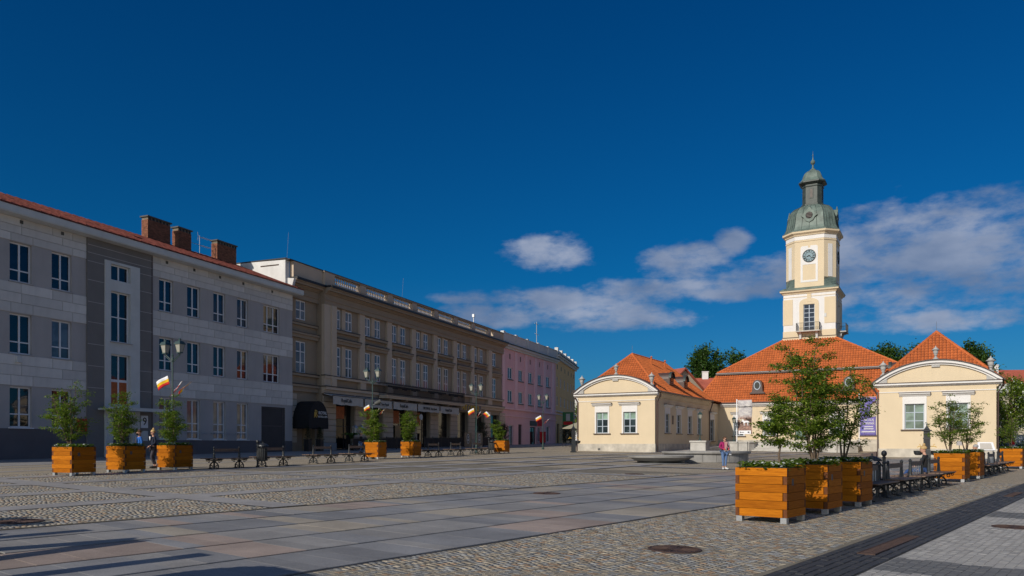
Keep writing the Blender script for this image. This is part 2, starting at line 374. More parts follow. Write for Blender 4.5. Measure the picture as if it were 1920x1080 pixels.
for nm, c in (('slab_blue_grey', (0.245, 0.242, 0.245)), ('slab_pink', (0.34, 0.27, 0.23)), ('slab_beige', (0.36, 0.315, 0.255)), ('slab_grey', (0.285, 0.272, 0.26)), ('slab_pale_grey', (0.36, 0.34, 0.325))):
    m, nt, b = nodes(nm)
    pos = nt.nodes.new('ShaderNodeNewGeometry').outputs['Position']
    f = noise(nt, 55, 3, vec=pos); f2 = noise(nt, 1.1, 5, vec=pos); r = nt.nodes.new('ShaderNodeObjectInfo').outputs['Random']
    isl = nt.nodes.new('ShaderNodeNewGeometry').outputs['Random Per Island']
    cc = mixcol(nt, rng(nt, f, .3, .7), tuple(x * .78 for x in c), tuple(x * 1.2 for x in c))
    cc = mixcol(nt, 1.0, cc, mixcol(nt, rng(nt, f2, .3, .7), (.80,) * 3, (1.12,) * 3), 'MULTIPLY')
    cc = mixcol(nt, mth(nt, 'MULTIPLY', rng(nt, noise(nt, 7.0, 3, vec=pos), .66, .72), .35), cc, tuple(x * .45 for x in c))
    cc = mixcol(nt, 1.0, cc, mixcol(nt, r, (.86,) * 3, (1.12,) * 3), 'MULTIPLY'); cc = mixcol(nt, 1.0, cc, mixcol(nt, isl, (.9,) * 3, (1.1,) * 3), 'MULTIPLY')
    nt.links.new(cc, b.inputs['Base Color']); b.inputs['Roughness'].default_value = .65; b.inputs['Specular IOR Level'].default_value = .18
    bump(nt, b, f, .12, .004); m_slabs.append(m)
m_joint = M('dark_joint', (0.055, 0.05, 0.045), .95, .3, 6)
def in_view(gx, gy, dmax=1e9, pad=60):
    x, y = G(gx, gy)
    if y < 4: return False
    px = 960 + 1450 * x / y; py = 834 - 1450 * (gz(x, y) - EYE) / y
    return -pad < px < 1920 + pad and py < 1080 + pad and y < dmax
def plane_matrix(gx, gy, sx, sy, sz, ang=0.0, dz=0.0):
    """a unit piece laid on the sloping square"""
    c, s = math.cos(ang), math.sin(ang)
    ux, uy = 0.638 * c - 0.770 * s, 0.770 * c + 0.638 * s; vx, vy = -uy, ux
    sl = lambda x, y: 0.0151 * y - 0.00744 * x
    x, y, z = g3(gx, gy, dz)
    return Matrix(((ux * sx, vx * sy, 0, x), (uy * sx, vy * sy, 0, y), (sl(ux, uy) * sx, sl(vx, vy) * sy, sz, z), (0, 0, 0, 1)))
def unit_block(name, mat, inset):
    mb = MB(); i = .5 - inset
    mb.add([(-.5, -.5, -1), (.5, -.5, -1), (.5, .5, -1), (-.5, .5, -1), (-i, -i, 0), (i, -i, 0), (i, i, 0), (-i, i, 0), (-.5, -.5, -.25), (.5, -.5, -.25), (.5, .5, -.25), (-.5, .5, -.25)],
           [(4, 5, 6, 7)] + [(a, (a + 1) % 4, (a + 1) % 4 + 8, a + 8) for a in range(4)] + [(8 + a, 8 + (a + 1) % 4, 4 + (a + 1) % 4, 4 + a) for a in range(4)])
    return mb.mesh(name, mat)
def pieces(name, items, mats, parent, inset, limit=300):
    """items: (gx, gy, sx, sy, h, ang, dz, mat index, extra roughness); the nearest become parts, the rest one joined part"""
    items.sort(key=lambda t: G(t[0], t[1])[1])
    meshes = [unit_block(name, m, inset) for m in mats]
    for t in items[:limit]:
        o = put(name, meshes[t[7]], parent); o.matrix_world = plane_matrix(*t[:7])
    rest = items[limit:]
    if not rest: return
    A = np.array([t[:8] for t in rest]); n = len(A)
    gx, gy, sx, sy, h, an, dz = (A[:, i] for i in range(7)); mi = A[:, 7]
    P = []
    for (a, b_, zz, ins) in [(-1, -1, -1, 0), (1, -1, -1, 0), (1, 1, -1, 0), (-1, 1, -1, 0), (-1, -1, 0, 1), (1, -1, 0, 1), (1, 1, 0, 1), (-1, 1, 0, 1)]:
        k = .5 - inset * ins
        lx = a * k * sx * (1 + (RNG.random(n) - .5) * .12 * (inset > .03)); ly = b_ * k * sy * (1 + (RNG.random(n) - .5) * .12 * (inset > .03))
        qx = gx + lx * np.cos(an) - ly * np.sin(an); qy = gy + lx * np.sin(an) + ly * np.cos(an)
        X = .638 * qx - .770 * qy; Y = .770 * qx + .638 * qy
        P.append(np.stack([X, Y, 0.0151 * Y - 0.00744 * X + dz + zz * h], 1))
    V = np.stack(P, 1).reshape(-1, 3); base = np.arange(n)[:, None] * 8
    fs = np.array([(4, 5, 6, 7), (0, 1, 5, 4), (1, 2, 6, 5), (2, 3, 7, 6), (3, 0, 4, 7)])
    F = (base[:, None, :] + fs[None]).reshape(-1, 4)
    o = mesh_np(name + '_field', V, F, mats, parent, mi=np.repeat(mi, 5)); o['kind'] = 'stuff'

def build_paving():
    # granite path of big slabs
    path = MB(); sheet(path, [(-12, 8.02), (140, 8.02), (140, 15.42), (-12, 15.42)], -0.012)
    path = tag(path.build('granite_path', m_joint), 'broad path of grey and pink granite slabs', kind='structure')
    items = []; rows = 5; rh = 7.2 / rows
    for r in range(rows):
        gx = -6.0 + random.random(); tone = 0
        while gx < 130:
            w = random.choice((.35, .45, .6, .6, .9) if gx < 40 else (.6, .9, 1.2)); gy = 8.1 + rh * (r + .5)
            if random.random() < .6: tone = random.choices((0, 1, 2, 3), (.42, .13, .1, .35))[0]
            if in_view(gx + w / 2, gy): items.append((gx + w / 2, gy, w - .005, rh - (.011, .004, .009, .004, .011)[r], .03, 0, random.uniform(-.0015, .0015), tone))
            gx += w
    pieces('slab', items, m_slabs, path, .002)
    # narrow granite bands that quarter the cobbles
    bd = MB(); ed = MB(); f = Z
    for zy in ALONG:
        for k in range(-1, 11):
            a, b_ = CROSS[0] + 8.85 * k + HW, CROSS[0] + 8.85 * (k + 1) - HW
            for mb, e, dz in ((bd, 0, .008), (ed, .035, .003)): sheet(mb, [(a, zy - HW - e), (b_, zy - HW - e), (b_, zy + HW + e), (a, zy + HW + e)], dz, 0, f)
    for zx in CROSS:
        gx0, _ = Z(zx, 14); 
        lo = (15.46 - math.sin(ZA) * zx) / math.cos(ZA)
        for mb, e, dz in ((bd, 0, .008), (ed, .035, .003)):
            l0 = (15.46 - math.sin(ZA) * (zx - HW)) / math.cos(ZA); l1 = (15.46 - math.sin(ZA) * (zx + HW)) / math.cos(ZA)
            sheet(mb, [(zx - HW - e, l0), (zx + HW + e, l1), (zx + HW + e, 31.06), (zx - HW - e, 31.06)], dz, 0, f)
    for nm, mb, mt in (('paving_band', bd, m_slabs[4]), ('paving_joint', ed, m_joint)):
        o = mb.build(nm, mt); tag(o, kind='structure', label='narrow granite bands crossing the cobbles' if nm == 'paving_band' else None)
    # cobbles near enough to tell apart
    bed = MB()
    for x0, x1, y0, y1 in ((3, 34, 3.72, 8.02), (1, 32, 15.42, 34)): sheet(bed, [(x0, y0), (x1, y0), (x1, y1), (x0, y1)], -.004)
    sheet(bed, [(4, -4), (34, -4), (34, 3.72), (4, 3.72)], -.009)
    bed = tag(bed.build('cobble_bed', m_cob_joint), 'sandy bed under the cobbles', kind='structure')
    m_c = [M('cobble_warm', (0.35, 0.30, 0.225), .8, .2, 9, .5, 70, isl=.35, obj=.2), M('cobble_grey', (0.27, 0.265, 0.25), .8, .2, 9, .5, 70, isl=.35, obj=.2), M('cobble_rusty', (0.34, 0.235, 0.15), .8, .2, 9, .5, 70, isl=.3, obj=.2)]
    st = []
    p = .105
    for (x0, x1, y0, y1) in ((3, 33.8, 3.80, 8.0), (1.2, 31.8, 15.52, 33.8)):
        ny = int((y1 - y0) / p)
        for j in range(ny):
            y = y0 + (j + .5) * (y1 - y0) / ny; x = x0 + random.random() * p
            while x < x1:
                w = random.uniform(.085, .12)
                if in_view(x, y, 34, 8):
                    zx, zy = toZ(x, y)
                    if not (y > 15 and (any(abs(zy - a) < HW + .06 for a in ALONG) or (zy < 31.1 and any(abs(zx - c) < HW + .06 for c in CROSS)))) and all((x - a) ** 2 + (y - b_) ** 2 > (r + .05) ** 2 for a, b_, r in MANH):
                        wob = .03 * math.sin(x * 1.3 + y * .7) 
                        st.append((x + w / 2, y + wob + random.uniform(-.008, .008), w - .009, (y1 - y0) / ny * random.uniform(.88, .95), .02, random.uniform(-.08, .08), random.uniform(-.002, .003), random.choices((0, 1, 2), (.5, .38, .12))[0]))
                x += w
    pieces('cobblestone', st, m_c, ground, .035)
    # black sett gutter
    m_b = [M('basalt_sett', (0.062, 0.062, 0.066), .6, .3, 8, .4, 60, isl=.45, obj=.3, spec=.4)]
    gut = MB(); sheet(gut, [(-5, 2.84), (120, 2.84), (120, 3.75), (-5, 3.75)], -.008)
    gut = tag(gut.build('gutter_strip', M('gutter_bed', (0.03, 0.03, 0.03), .9, .3, 5)), 'dark basalt strip running along the cobbles', kind='structure')
    st = []
    for j in range(7):
        x = 3 + random.random() * .2; y = 2.87 + (j + .5) * .1214
        while x < 75:
            w = random.uniform(.16, .24)
            if in_view(x, y, 60, 8) and not (j in (2, 3) and (12.0 < x + w / 2 < 14.95 or 26.5 < x + w / 2 < 29)): st.append((x + w / 2, y, w - .014, .104, .018, random.uniform(-.02, .02), random.uniform(-.003, .006), 0))
            x += w
    pieces('basalt_sett', st, m_b, gut, .06)
    # pale setts of the street beyond, with dark cross stripes
    m_p = [M('pale_sett', (0.37, 0.355, 0.335), .75, .15, 8, .4, 60, isl=.22), M('grey_sett', (0.16, 0.16, 0.16), .7, .2, 8, .4, 60, isl=.3)]
    str_ = MB(); sheet(str_, [(-5, -30), (140, -30), (140, 2.84), (-5, 2.84)], -.004)
    m_pale_far = setts('pale_sett_far', (0.37, 0.355, 0.335), (0.31, 0.30, 0.285), (0.23, 0.22, 0.2), 9, -GROT, depth=.01)
    street = tag(str_.build('street', m_pale_far), 'pale grey sett paved street on the right', kind='structure')
    STR = ((10.7, 12.0), (19.5, 21.0), (28.3, 29.8), (37.1, 38.6))
    sm = MB()
    for a, b_ in STR: sheet(sm, [(a, -30), (b_, -30), (b_, 2.82), (a, 2.82)], -.002)
    tag(sm.build('street_stripe', setts('grey_sett_far', (0.17, 0.17, 0.17), (0.13, 0.13, 0.13), (.09, .09, .09), 9, -GROT)), 'dark stripes across the pale street', kind='structure')
    st = []; ny = 36; y0, y1 = -1.4, 2.82
    for j in range(ny):
        y = y0 + (j + .5) * (y1 - y0) / ny; x = 4 + random.random() * .1
        while x < 24:
            w = random.uniform(.09, .14)
            if in_view(x, y, 22, 8) and all((x - a) ** 2 + (y - b_) ** 2 > (r + .05) ** 2 for a, b_, r in MANH):
                st.append((x + w / 2, y, w - .008, .109, .02, random.uniform(-.09, .09), random.uniform(-.001, .003), 1 if any(a < x < b_ for a, b_ in STR) else 0))
            x += w
    pieces('street_sett', st, m_p, street, .03)
build_paving()
def pavements():
    for (v0, v1, dz, mt, nm, lb) in ((-7.6, 0, -.012, m_slabs[3], 'pavement', 'grey pavement along the shaded row of buildings'), (-9.4, -8.9, -.010, m_slabs[4], 'pavement_edge_band', 'pale granite line before the shaded pavement'), (-12.6, -12.1, -.010, m_slabs[4], 'pavement_edge_band', 'second pale granite line before the pavement')):
        mb = MB()
        for k in range(16):
            a, b_ = -16 + 8 * k, -8 + 8 * k; P = [(-29.3 + .374 * u - .927 * v, 44.2 + .927 * u + .374 * v) for u, v in ((a, v0), (b_, v0), (b_, v1), (a, v1))]; mb.add([(x, y, gz(x, y) + dz) for x, y in P], [(0, 1, 2, 3)])
        tag(mb.build(nm, mt), lb, kind='structure')
pavements()

def manhole(gx, gy, r, label):
    t = root('manhole_cover', label, 'manhole cover', g3(gx, gy, .004), 0, 'manhole covers in the paving')
    t.rotation_euler = (0.0151, 0.00744, random.random())
    MB().lathe([(r, -.02), (r, .006), (r * .93, .008), (r * .92, .002), (.01, .002)], 32).build('rim', m_rust, t)
    mb = MB()
    for k in range(20):
        a = k * math.pi / 10; mb.tube([(math.cos(a) * r * .28, math.sin(a) * r * .28, .004), (math.cos(a) * r * .86, math.sin(a) * r * .86, .004)], .009, 4)
    mb.lathe([(r * .24, .002), (r * .22, .01), (r * .1, .01), (.01, .006)], 20)
    mb.build('cover_ribs', m_rust, t)
for (a, b_, r), l in zip(MANH, ('round rusty manhole cover in the cobbles in front of the nearest planter', 'dark round manhole cover in the pink and grey slab path', 'manhole cover in the cobbles at the far left, partly in shadow', 'manhole cover in the pale street right of the black gutter strip', 'rusty manhole cover in the cobbles before the round fountain')): manhole(a, b_, r, l)
def grate(gx0, gx1, gy, label):
    t = root('drain_grate', label, 'drain grate', g3((gx0 + gx1) / 2, gy, .0), GROT, 'rusty drain grates in the basalt strip')
    L = (gx1 - gx0) / 2; mb = MB()
    for s in (-1, 1): mb.box(-L, L, s * .115 - .012, s * .115 + .012, -.02, .006); mb.box(s * L - .012, s * L + .012, -.103, .103, -.02, .006)
    mb.build('frame', m_rust, t); mb = MB(); n = int(L * 2 / .05)
    for i in range(n): x = -L + .03 + i * (2 * L - .06) / (n - 1); mb.box(x - .012, x + .012, -.102, .102, -.015, .003)
    mb.box(-L + .013, L - .013, -.01, .01, -.02, .001)
    mb.build('bars', m_rust, t)
grate(12.05, 14.9, 3.24, 'long rusty drain grate in the black strip, nearest the viewer')
grate(26.6, 28.9, 3.24, 'rusty drain grate in the black strip, farther one beside the stripes')

# ------------------------------------------------------------------ letters standing at the left, whose shadows fall on the path
def letters():
    H = 2.15; gx = 1.55; th = .16
    def arc(cx, cz, rx, rz, a0, a1, n=10): return [(cx + rx * math.cos(rad(a0 + (a1 - a0) * i / n)), cz + rz * math.sin(rad(a0 + (a1 - a0) * i / n))) for i in range(n + 1)]
    def bar(mb, pts, w):                                   # thick stroke in the letter's plane (y = along the word, z up)
        for (a, b_) in zip(pts, pts[1:]):
            d = Vector((b_[0] - a[0], b_[1] - a[1])).normalized() * w / 2; n = Vector((-d.y, d.x))
            mb.prism([(a[0] - d.x * .9 + n.x, a[1] - d.y * .9 + n.y), (b_[0] + d.x * .9 + n.x, b_[1] + d.y * .9 + n.y), (b_[0] + d.x * .9 - n.x, b_[1] + d.y * .9 - n.y), (a[0] - d.x * .9 - n.x, a[1] - d.y * .9 - n.y)], -th, th, 'x')
    w = .36
    defs = {'B': (8.55, [[(-.55, .18), (-.55, H - .18)], [(-.55, H - .18), *arc(.1, H * .75, .42, H * .25 - .18, 90, -90), (-.55, H * .5)], [(-.55, H * .5), *arc(.15, H * .25 + .05, .45, H * .25 - .13, 90, -90), (-.55, .18)]]),
            'I': (10.35, [[(0, .18), (0, H - .18)]]),
            'A': (12.5, [[(-.85, .16), (-.12, H - .16)], [(.85, .16), (.12, H - .16)], [(-.55, .62), (.55, .62)]]),
            'Ł': (14.65, [[(-.35, .18), (-.35, H - .18)], [(-.35, .18), (.5, .18)], [(-.75, H * .42), (.1, H * .62)]]),
            'Y': (16.6, [[(0, .16), (0, H * .5)], [(0, H * .5), (-.6, H - .14)], [(0, H * .5), (.6, H - .14)]])}
    for ch, (gy, strokes) in defs.items():
        mb = MB()
        for s in strokes: bar(mb, s, w)
        mb.box(-.35, .35, -.9 if ch != 'I' else -.35, .9 if ch != 'I' else .35, -.05, .02)
        x, y, z = g3(gx, gy); o = mb.build('standing_letter', m_white, None, (x, y, z), GROT)
        tag(o, f'tall free standing white letter {ch} of the word at the left of the square', 'letter', 'tall letters of the word beside the path')
letters()

# ------------------------------------------------------------------ facade helpers (x along the facade, y into the building, z up)
def wall_holes(mb, u0, u1, z0, z1, holes, v=0.0, depth=.25, mi=0, mr=None):
    us = sorted({u0, u1, *[x for h in holes for x in h[:2] if u0 < x < u1]}); zs = sorted({z0, z1, *[x for h in holes for x in h[2:4] if z0 < x < z1]})
    inside = lambda a, b_: any(h[0] < a < h[1] and h[2] < b_ < h[3] for h in holes)
    for j in range(len(zs) - 1):
        start = None
        for i in range(len(us)):
            full = i < len(us) - 1 and not inside((us[i] + us[i + 1]) / 2, (zs[j] + zs[j + 1]) / 2)
            if full and start is None: start = us[i]
            if not full and start is not None:
                mb.quad((start, v, zs[j]), (us[i], v, zs[j]), (us[i], v, zs[j + 1]), (start, v, zs[j + 1]), mi); start = None
    mr = mi if mr is None else mr
    for a, b_, c, d in [h[:4] for h in holes]:
        e = v + depth
        mb.quad((a, v, c), (a, e, c), (a, e, d), (a, v, d), mr); mb.quad((b_, e, c), (b_, v, c), (b_, v, d), (b_, e, d), mr)
        mb.quad((a, v, d), (a, e, d), (b_, e, d), (b_, v, d), mr); mb.quad((a, e, c), (a, v, c), (b_, v, c), (b_, e, c), mr)
WCACHE = {}
CACHE_ROWS = {}
def window(parent, u, z, w, h, v, cols=(0, .5, 1), rows=(0, .3, 1), fm=None, gm=None, bar=.07, rz=0.0, name='window', thick=.06):
    key = (round(w, 3), round(h, 3), tuple(cols), tuple(rows), fm.name, gm.name, bar)
    if key not in WCACHE:
        mb = MB(); cells = []
        mb.box(0, bar, 0, thick, 0, h); mb.box(w - bar, w, 0, thick, 0, h); mb.box(bar, w - bar, 0, thick, 0, bar); mb.box(bar, w - bar, 0, thick, h - bar, h)
        xs = [0] + [w * c for c in cols[1:-1]] + [w]; zs = [0] + [h * r for r in rows[1:-1]] + [h]
        for x in xs[1:-1]: mb.box(x - bar * .6, x + bar * .6, -.01, thick - .004, bar, h - bar)
        for q in zs[1:-1]: mb.box(bar, w - bar, .004, thick - .008, q - bar * .42, q + bar * .42)
        for i in range(len(xs) - 1):
            for j in range(len(zs) - 1):
                cells.append((xs[i] + bar * .55, xs[i + 1] - bar * .55, zs[j] + bar * .4, zs[j + 1] - bar * .4))
        pm = []
        for a, b_, c, d in cells:
            q = MB(); q.box(a, b_, .035, .05, c, d); pm.append(q.mesh('pane', gm))
        WCACHE[key] = (mb.mesh(name, fm), pm)
    fme, pms = WCACHE[key]
    o = put(name, fme, parent, (u, v, z), rz)
    for p in pms: put('pane', p, o)
    return o

# ------------------------------------------------------------------ grey office building
GO = (-29.3, 44.2); GR = math.atan2(.927, .374)
def grey_building():
    t = root('office_building', 'grey and white three storey building with red roof and brick chimneys at the left', 'building', (*GO, 0), GR)
    U0, U1 = -14.0, 26.25
    top = [(.6 + 2.63 * k, 1.35) for k in range(-5, 2)]; topR = [(11.45, 1.3), (14.05, 1.3), (16.7, 1.3), (19.3, 1.3)]; wide = (22.45, 2.1)
    holes = []; wins = []
    for (u, w) in top + topR + [wide]:
        for z0, z1, r in ((11.27, 13.56, 0), (7.06, 9.4, 1)): holes.append((u, u + w, z0, z1)); wins.append((u, z0, w, z1 - z0, r))
    for (u, w) in top: holes.append((u, u + w, 2.75, 5.14)); wins.append((u, 2.75, w, 2.39, 2))
    for (u, w) in topR: holes.append((u, u + w, 2.15, 5.1)); wins.append((u, 2.15, w, 2.95, 3))
    gate = (22.2, 25.25, .8, 4.96)
    mb = MB()
    wall_holes(mb, U0, 5.6, 2.7, 15.0, [h for h in holes if h[1] < 5.6]); wall_holes(mb, U0, 5.6, -.5, 2.7, [], mi=1)
    hr = [h for h in holes if h[0] > 10]; wall_holes(mb, 10.8, U1, 2.7 - .62, 15.0, hr + [gate], depth=.3); wall_holes(mb, 10.8, U1, -.5, 2.08, [gate], mi=1)
    mb.box(U0, U1, .32, .45, -.5, 15.0, 0)                                   # inner wall behind the openings
    mb.box(U1 - .4, U1 - .01, .5, 10, -.5, 15.0, 0); mb.box(U0, U0 + .4, .5, 10, -.5, 15.0, 0)
    mb.build('wall', [m_greyplaster, m_bluegrey], t)
    for i, (u, z, w, h, r) in enumerate(wins):
        cols = (0, .5, 1) if w < 2 else (0, .3, .66, 1)
        gm = (m_glassblue if random.random() < .7 or r == 0 else m_glasscurt) if r < 2 else m_glasscurt if r == 3 else m_glassblue
        rows = (0, .3, 1) if r < 2 else (0, .33, 1) if r == 2 else (0, .2, .40, 1)
        window(t, u, z, w, h, .16, cols, rows, m_pvc, gm, .085)
        MB().box(u - .08, u + w + .08, -.09, .16, z - .06, z - .004).build('sill', m_pvc if r > 1 else m_greyplaster, t)
    # white boards and rails under the right ground floor windows
    for u, w in topR: MB().tube([(u - .35, -.25, 2.62), (u + w + .45, -.25, 2.62)], .02, 6).box(u - .3, u - .27, -.25, 0, 2.6, 2.63).box(u + w + .37, u + w + .4, -.25, 0, 2.6, 2.63).build('window_rail', m_steel, t)
    # stone panels in three courses between the window rows
    cache = {}
    for band0, n in ((13.6, 3), (9.45, 3), (5.2, 3)):
        H = (15.0 - 13.6) / 3 if band0 > 13 else (11.2 - 9.45) / 3 if band0 > 9 else (7.0 - 5.2) / 3
        for (a, b_) in ((U0, 5.6), (10.8, U1)):
            for r in range(n):
                u = a + (0 if r % 2 else .7); 
                if u > a: seq = [a, u]
                else: seq = [a]
                while seq[-1] < b_: seq.append(seq[-1] + (1.35, 2.62, 2.0)[(len(seq) + r) % 3])
                seq[-1] = b_
                if seq[-1] - seq[-2] < .4: seq.pop(-2)
                for x0, x1 in zip(seq, seq[1:]):
                    w = round(x1 - x0 - .025, 3); key = (w, round(H, 3))
                    if key not in cache: cache[key] = MB().box(0, w, -.05, -.002, 0, H - .025).mesh('stone_panel', m_palestone)
                    put('stone_panel', cache[key], t, (x0 + .012, 0, band0 + r * H + .012))
    mb = MB()
    for u, w in top + topR + [wide]: mb.box(u + w / 2 - .1, u + w / 2 + .1, -.075, -.052, 14.7, 14.9)
    mb.build('attic_vents', m_capc, t)
    # stair bay with its pale surround
    sb = MB(); bay = [(7.3, 8.85, 12.62, 13.68), (7.3, 8.85, 8.55, 11.9), (7.3, 8.85, 4.35, 7.74)]
    wall_holes(sb, 5.6, 6.85, .2, 15.0, [], v=-.12); wall_holes(sb, 9.62, 10.8, .2, 15.0, [], v=-.12); wall_holes(sb, 6.85, 9.62, 13.85, 15.0, [], v=-.12)
    sb.quad((5.6, 0, .2), (5.6, -.12, .2), (5.6, -.12, 15), (5.6, 0, 15)); sb.quad((10.8, -.12, .2), (10.8, 0, .2), (10.8, 0, 15), (10.8, -.12, 15))
    sb.box(6.85, 9.62, -.119, -.0, .2, 1.0)
    sb.build('stair_bay_wall', m_darkplaster, t)
    g = MB()
    for z in (14.55, 14.05, 13.5, 12.3, 10.9, 9.6, 8.2, 6.8, 5.4): g.box(5.62, 6.83, -.128, -.121, z, z + .035); g.box(9.64, 10.78, -.128, -.121, z, z + .035)
    for z in (14.55, 14.05): g.box(6.84, 9.63, -.128, -.121, z, z + .035)
    g.build('plaster_joints', m_greyplaster, t)
    pb = MB(); door = (7.45, 9.0, .8, 3.55); wall_holes(pb, 6.85, 9.62, .8, 13.85, bay + [door], v=-.2, depth=.4)
    pb.quad((6.85, -.12, .8), (6.85, -.2, .8), (6.85, -.2, 13.85), (6.85, -.12, 13.85)); pb.quad((9.62, -.2, .8), (9.62, -.12, .8), (9.62, -.12, 13.85), (9.62, -.2, 13.85)); pb.quad((6.85, -.2, 13.85), (9.62, -.2, 13.85), (9.62, -.12, 13.85), (6.85, -.12, 13.85))
    pb.build('stair_surround', m_offwhite, t)
    window(t, 7.3, 12.62, 1.55, 1.06, .05, (0, .5, 1), (0, 1), m_pvc, m_glassblue, .085)
    window(t, 7.3, 8.55, 1.55, 3.35, .05, (0, .5, 1), (0, .5, 1), m_pvc, m_glassblue, .085)
    window(t, 7.3, 6.0, 1.55, 1.74, .05, (0, .5, 1), (0, 1), m_pvc, m_glassblue, .085)
    window(t, 7.3, 4.35, 1.55, 1.65, .05, (0, .5, 1), (0, 1), m_pvc, m_orange, .085)
    MB().box(7.2, 8.95, -.32, .05, 8.5, 8.548).build('sill', m_greyplaster, t)
    c = MB().box(6.3, 11.0, -1.3, -.2, 4.0, 4.12).box(6.2, 11.05, -1.36, -1.3, 3.98, 4.2); c.build('canopy', m_offwhite, t)
    d = MB().box(7.45, 9.0, .1, .16, .8, 3.55).box(7.5, 8.2, .06, .1, .9, 3.4); d = d.build('door', m_bluegrey, t)
    MB().tube([(8.32, .02, 1.6), (8.32, .02, 2.3)], .02, 6).build('handle', m_steel, d)
    MB().box(6.88, 7.42, -.26, -.2, 2.0, 3.95).build('notice_board', m_offwhite, t)
    MB().box(4.9, 5.55, -.15, -.122 + .1, 2.6, 3.4).build('name_plate', m_red, t)
    n9 = MB().box(9.72, 10.3, -.2, -.13, 2.9, 3.75).build('number_plate', m_flagw, t)
    text('number', '9', .75, m_text, n9, (10.01, -.21, 3.33)); MB().box(9.75, 10.3, -.19, -.13, 2.0, 2.7).build('name_plate', m_offwhite, t)
    # courtyard gate
    gt = MB(); a, b_ = gate[:2]
    gt.box(a, b_, .12, .16, .85, .95).box(a, b_, .12, .16, 3.3, 3.4).box(a, b_, .12, .16, 4.85, 4.93)
    for i in range(29): x = a + .05 + i * (b_ - a - .1) / 28; gt.box(x - .018, x + .018, .1, .118, .85, 4.93)
    gt.build('gate', m_bluegrey, t); MB().box(a, b_, .27, .3, .8, 4.96).build('passage', m_blackmetal, t)
    # eaves, roof, gutters
    MB().box(U0 - .3, 26.8, -.78, .0, 15.0, 15.06).box(U0 - .3, 26.82, -.82, -.7, 15.06, 15.44).build('eaves_board', m_offwhite, t)
    r = MB(); e0, e1, rz_, rv = 15.45, 15.45, 17.95, 5.6
    r.add([(U0, -.86, e0), (26.84, -.86, e0), (26.2, rv, rz_), (U0, rv, rz_), (U0, -.86, e0 + .07), (26.84, -.86, e0 + .07), (26.2, rv, rz_ + .07), (U0, rv, rz_ + .07)], [(0, 3, 2, 1), (4, 5, 6, 7), (0, 1, 5, 4), (1, 2, 6, 5), (2, 3, 7, 6), (3, 0, 4, 7)])
    r.add([(U0, rv, rz_ + .07), (26.2, rv, rz_ + .07), (26.2, 12, 15.4), (U0, 12, 15.4)], [(0, 1, 2, 3)])
    rf = r.build('roof', m_roofred, t)
    sm = MB(); x = U0 + .3
    while x < 26.1: sm.add([(x, -.86, 15.52), (x + .05, -.86, 15.52), (x + .05, -.86, 15.575), (x, -.86, 15.575), (x, rv, 18.02), (x + .05, rv, 18.02), (x + .05, rv, 18.075), (x, rv, 18.075)], [(0, 1, 2, 3), (3, 2, 6, 7), (0, 3, 7, 4), (1, 5, 6, 2)]); x += .6
    o = sm.build('roof_seams', m_roofred, rf); o['kind'] = 'stuff'
    # chimneys
    def brick_stack(u0, u1, v0, v1, z0, z1, nm='chimney'):
        mb = MB(); mb.box(u0 + .02, u1 - .02, v0 + .02, v1 - .02, z0, z1)
        ch = mb.build(nm, m_cob_joint, t); bm = MB(); k = 0; z = z0 + .05
        while z < z1 - .22:
            for side in range(2):
                L = (u1 - u0) if side == 0 else (v1 - v0); x = -.13 * (k % 2)
                while x < L:
                    a = max(0, x); e = min(L, x + .25)
                    if e - a > .05:
                        if side == 0: bm.box(u0 + a, u0 + e, v0 - .006 * random.random(), v0 + .02, z, z + .065)
                        else: bm.box(u0 - .006 * random.random(), u0 + .02, v0 + a, v0 + e, z, z + .065)
                    x += .262
            z += .077; k += 1
        q = bm.build('bricks', m_brick, ch); q['kind'] = 'stuff'
        MB().box(u0 - .09, u1 + .09, v0 - .09, v1 + .09, z1, z1 + .1).build('cap', m_capc, ch)
        hb = MB()
        x = u0 + .15
        while x < u1 - .15: hb.box(x, x + .16, v0 - .012, v0 - .003 + .03, z1 - .2, z1 - .03); x += .34
        hb.build('flue_openings', m_text, ch)
        MB().box(u0 - .05, u1 + .05, v0 - .05, v1 + .05, z0 - .6, z0 + .22).build('flashing', m_roofred, ch)
    brick_stack(15.05, 17.3, 4.95, 5.6, 17.6, 19.45); brick_stack(18.1, 19.5, 4.95, 5.6, 17.6, 19.4); brick_stack(22.45, 24.8, 4.95, 5.6, 17.6, 19.4)
    brick_stack(6.3, 7.3, 5.9, 6.7, 17.4, 17.95)
    MB().box(10.4, 11.1, 1.2, 1.9, 16.25, 16.42).build('roof_hatch', m_roofred, t)
    MB().tube([(10.72, -.08, .9), (10.72, -.08, 14.9)], .06, 8).build('downpipe', m_brownmetal, t)
    MB().box(.9, 1.2, -.22, -.05, 6.55, 6.9).build('wall_lamp', m_offwhite, t)
    # aerial
    ax, ay, az = GO[0] + .374 * 21.1 - .927 * 5.6, GO[1] + .927 * 21.1 + .374 * 5.6, 17.8
    a = root('roof_aerial', 'thin double television aerial on the red roof between brick chimneys', 'aerial', (ax, ay, az), GR)
    MB().tube([(0, 0, 0), (0, 0, 1.75)], .025, 6).build('mast', m_steel, a)
    for z, L in ((1.65, 1.25), (.95, 1.15)):
        mb = MB().tube([(-.15 if z > 1 else -1.1, 0, z), (L, 0, z)], .02, 5)
        for s in (-1, 1): mb.tube([(-.15 if z > 1 else -1.05, 0, z), ((-.15 if z > 1 else -1.05) - .1, 0, z + s * .35)], .018, 5)
        for k in range(6): mb.tube([(.2 + k * .18, -.22, z), (.2 + k * .18, .22, z)], .01, 4)
        mb.build('antenna_arm', m_steel, a)
grey_building()

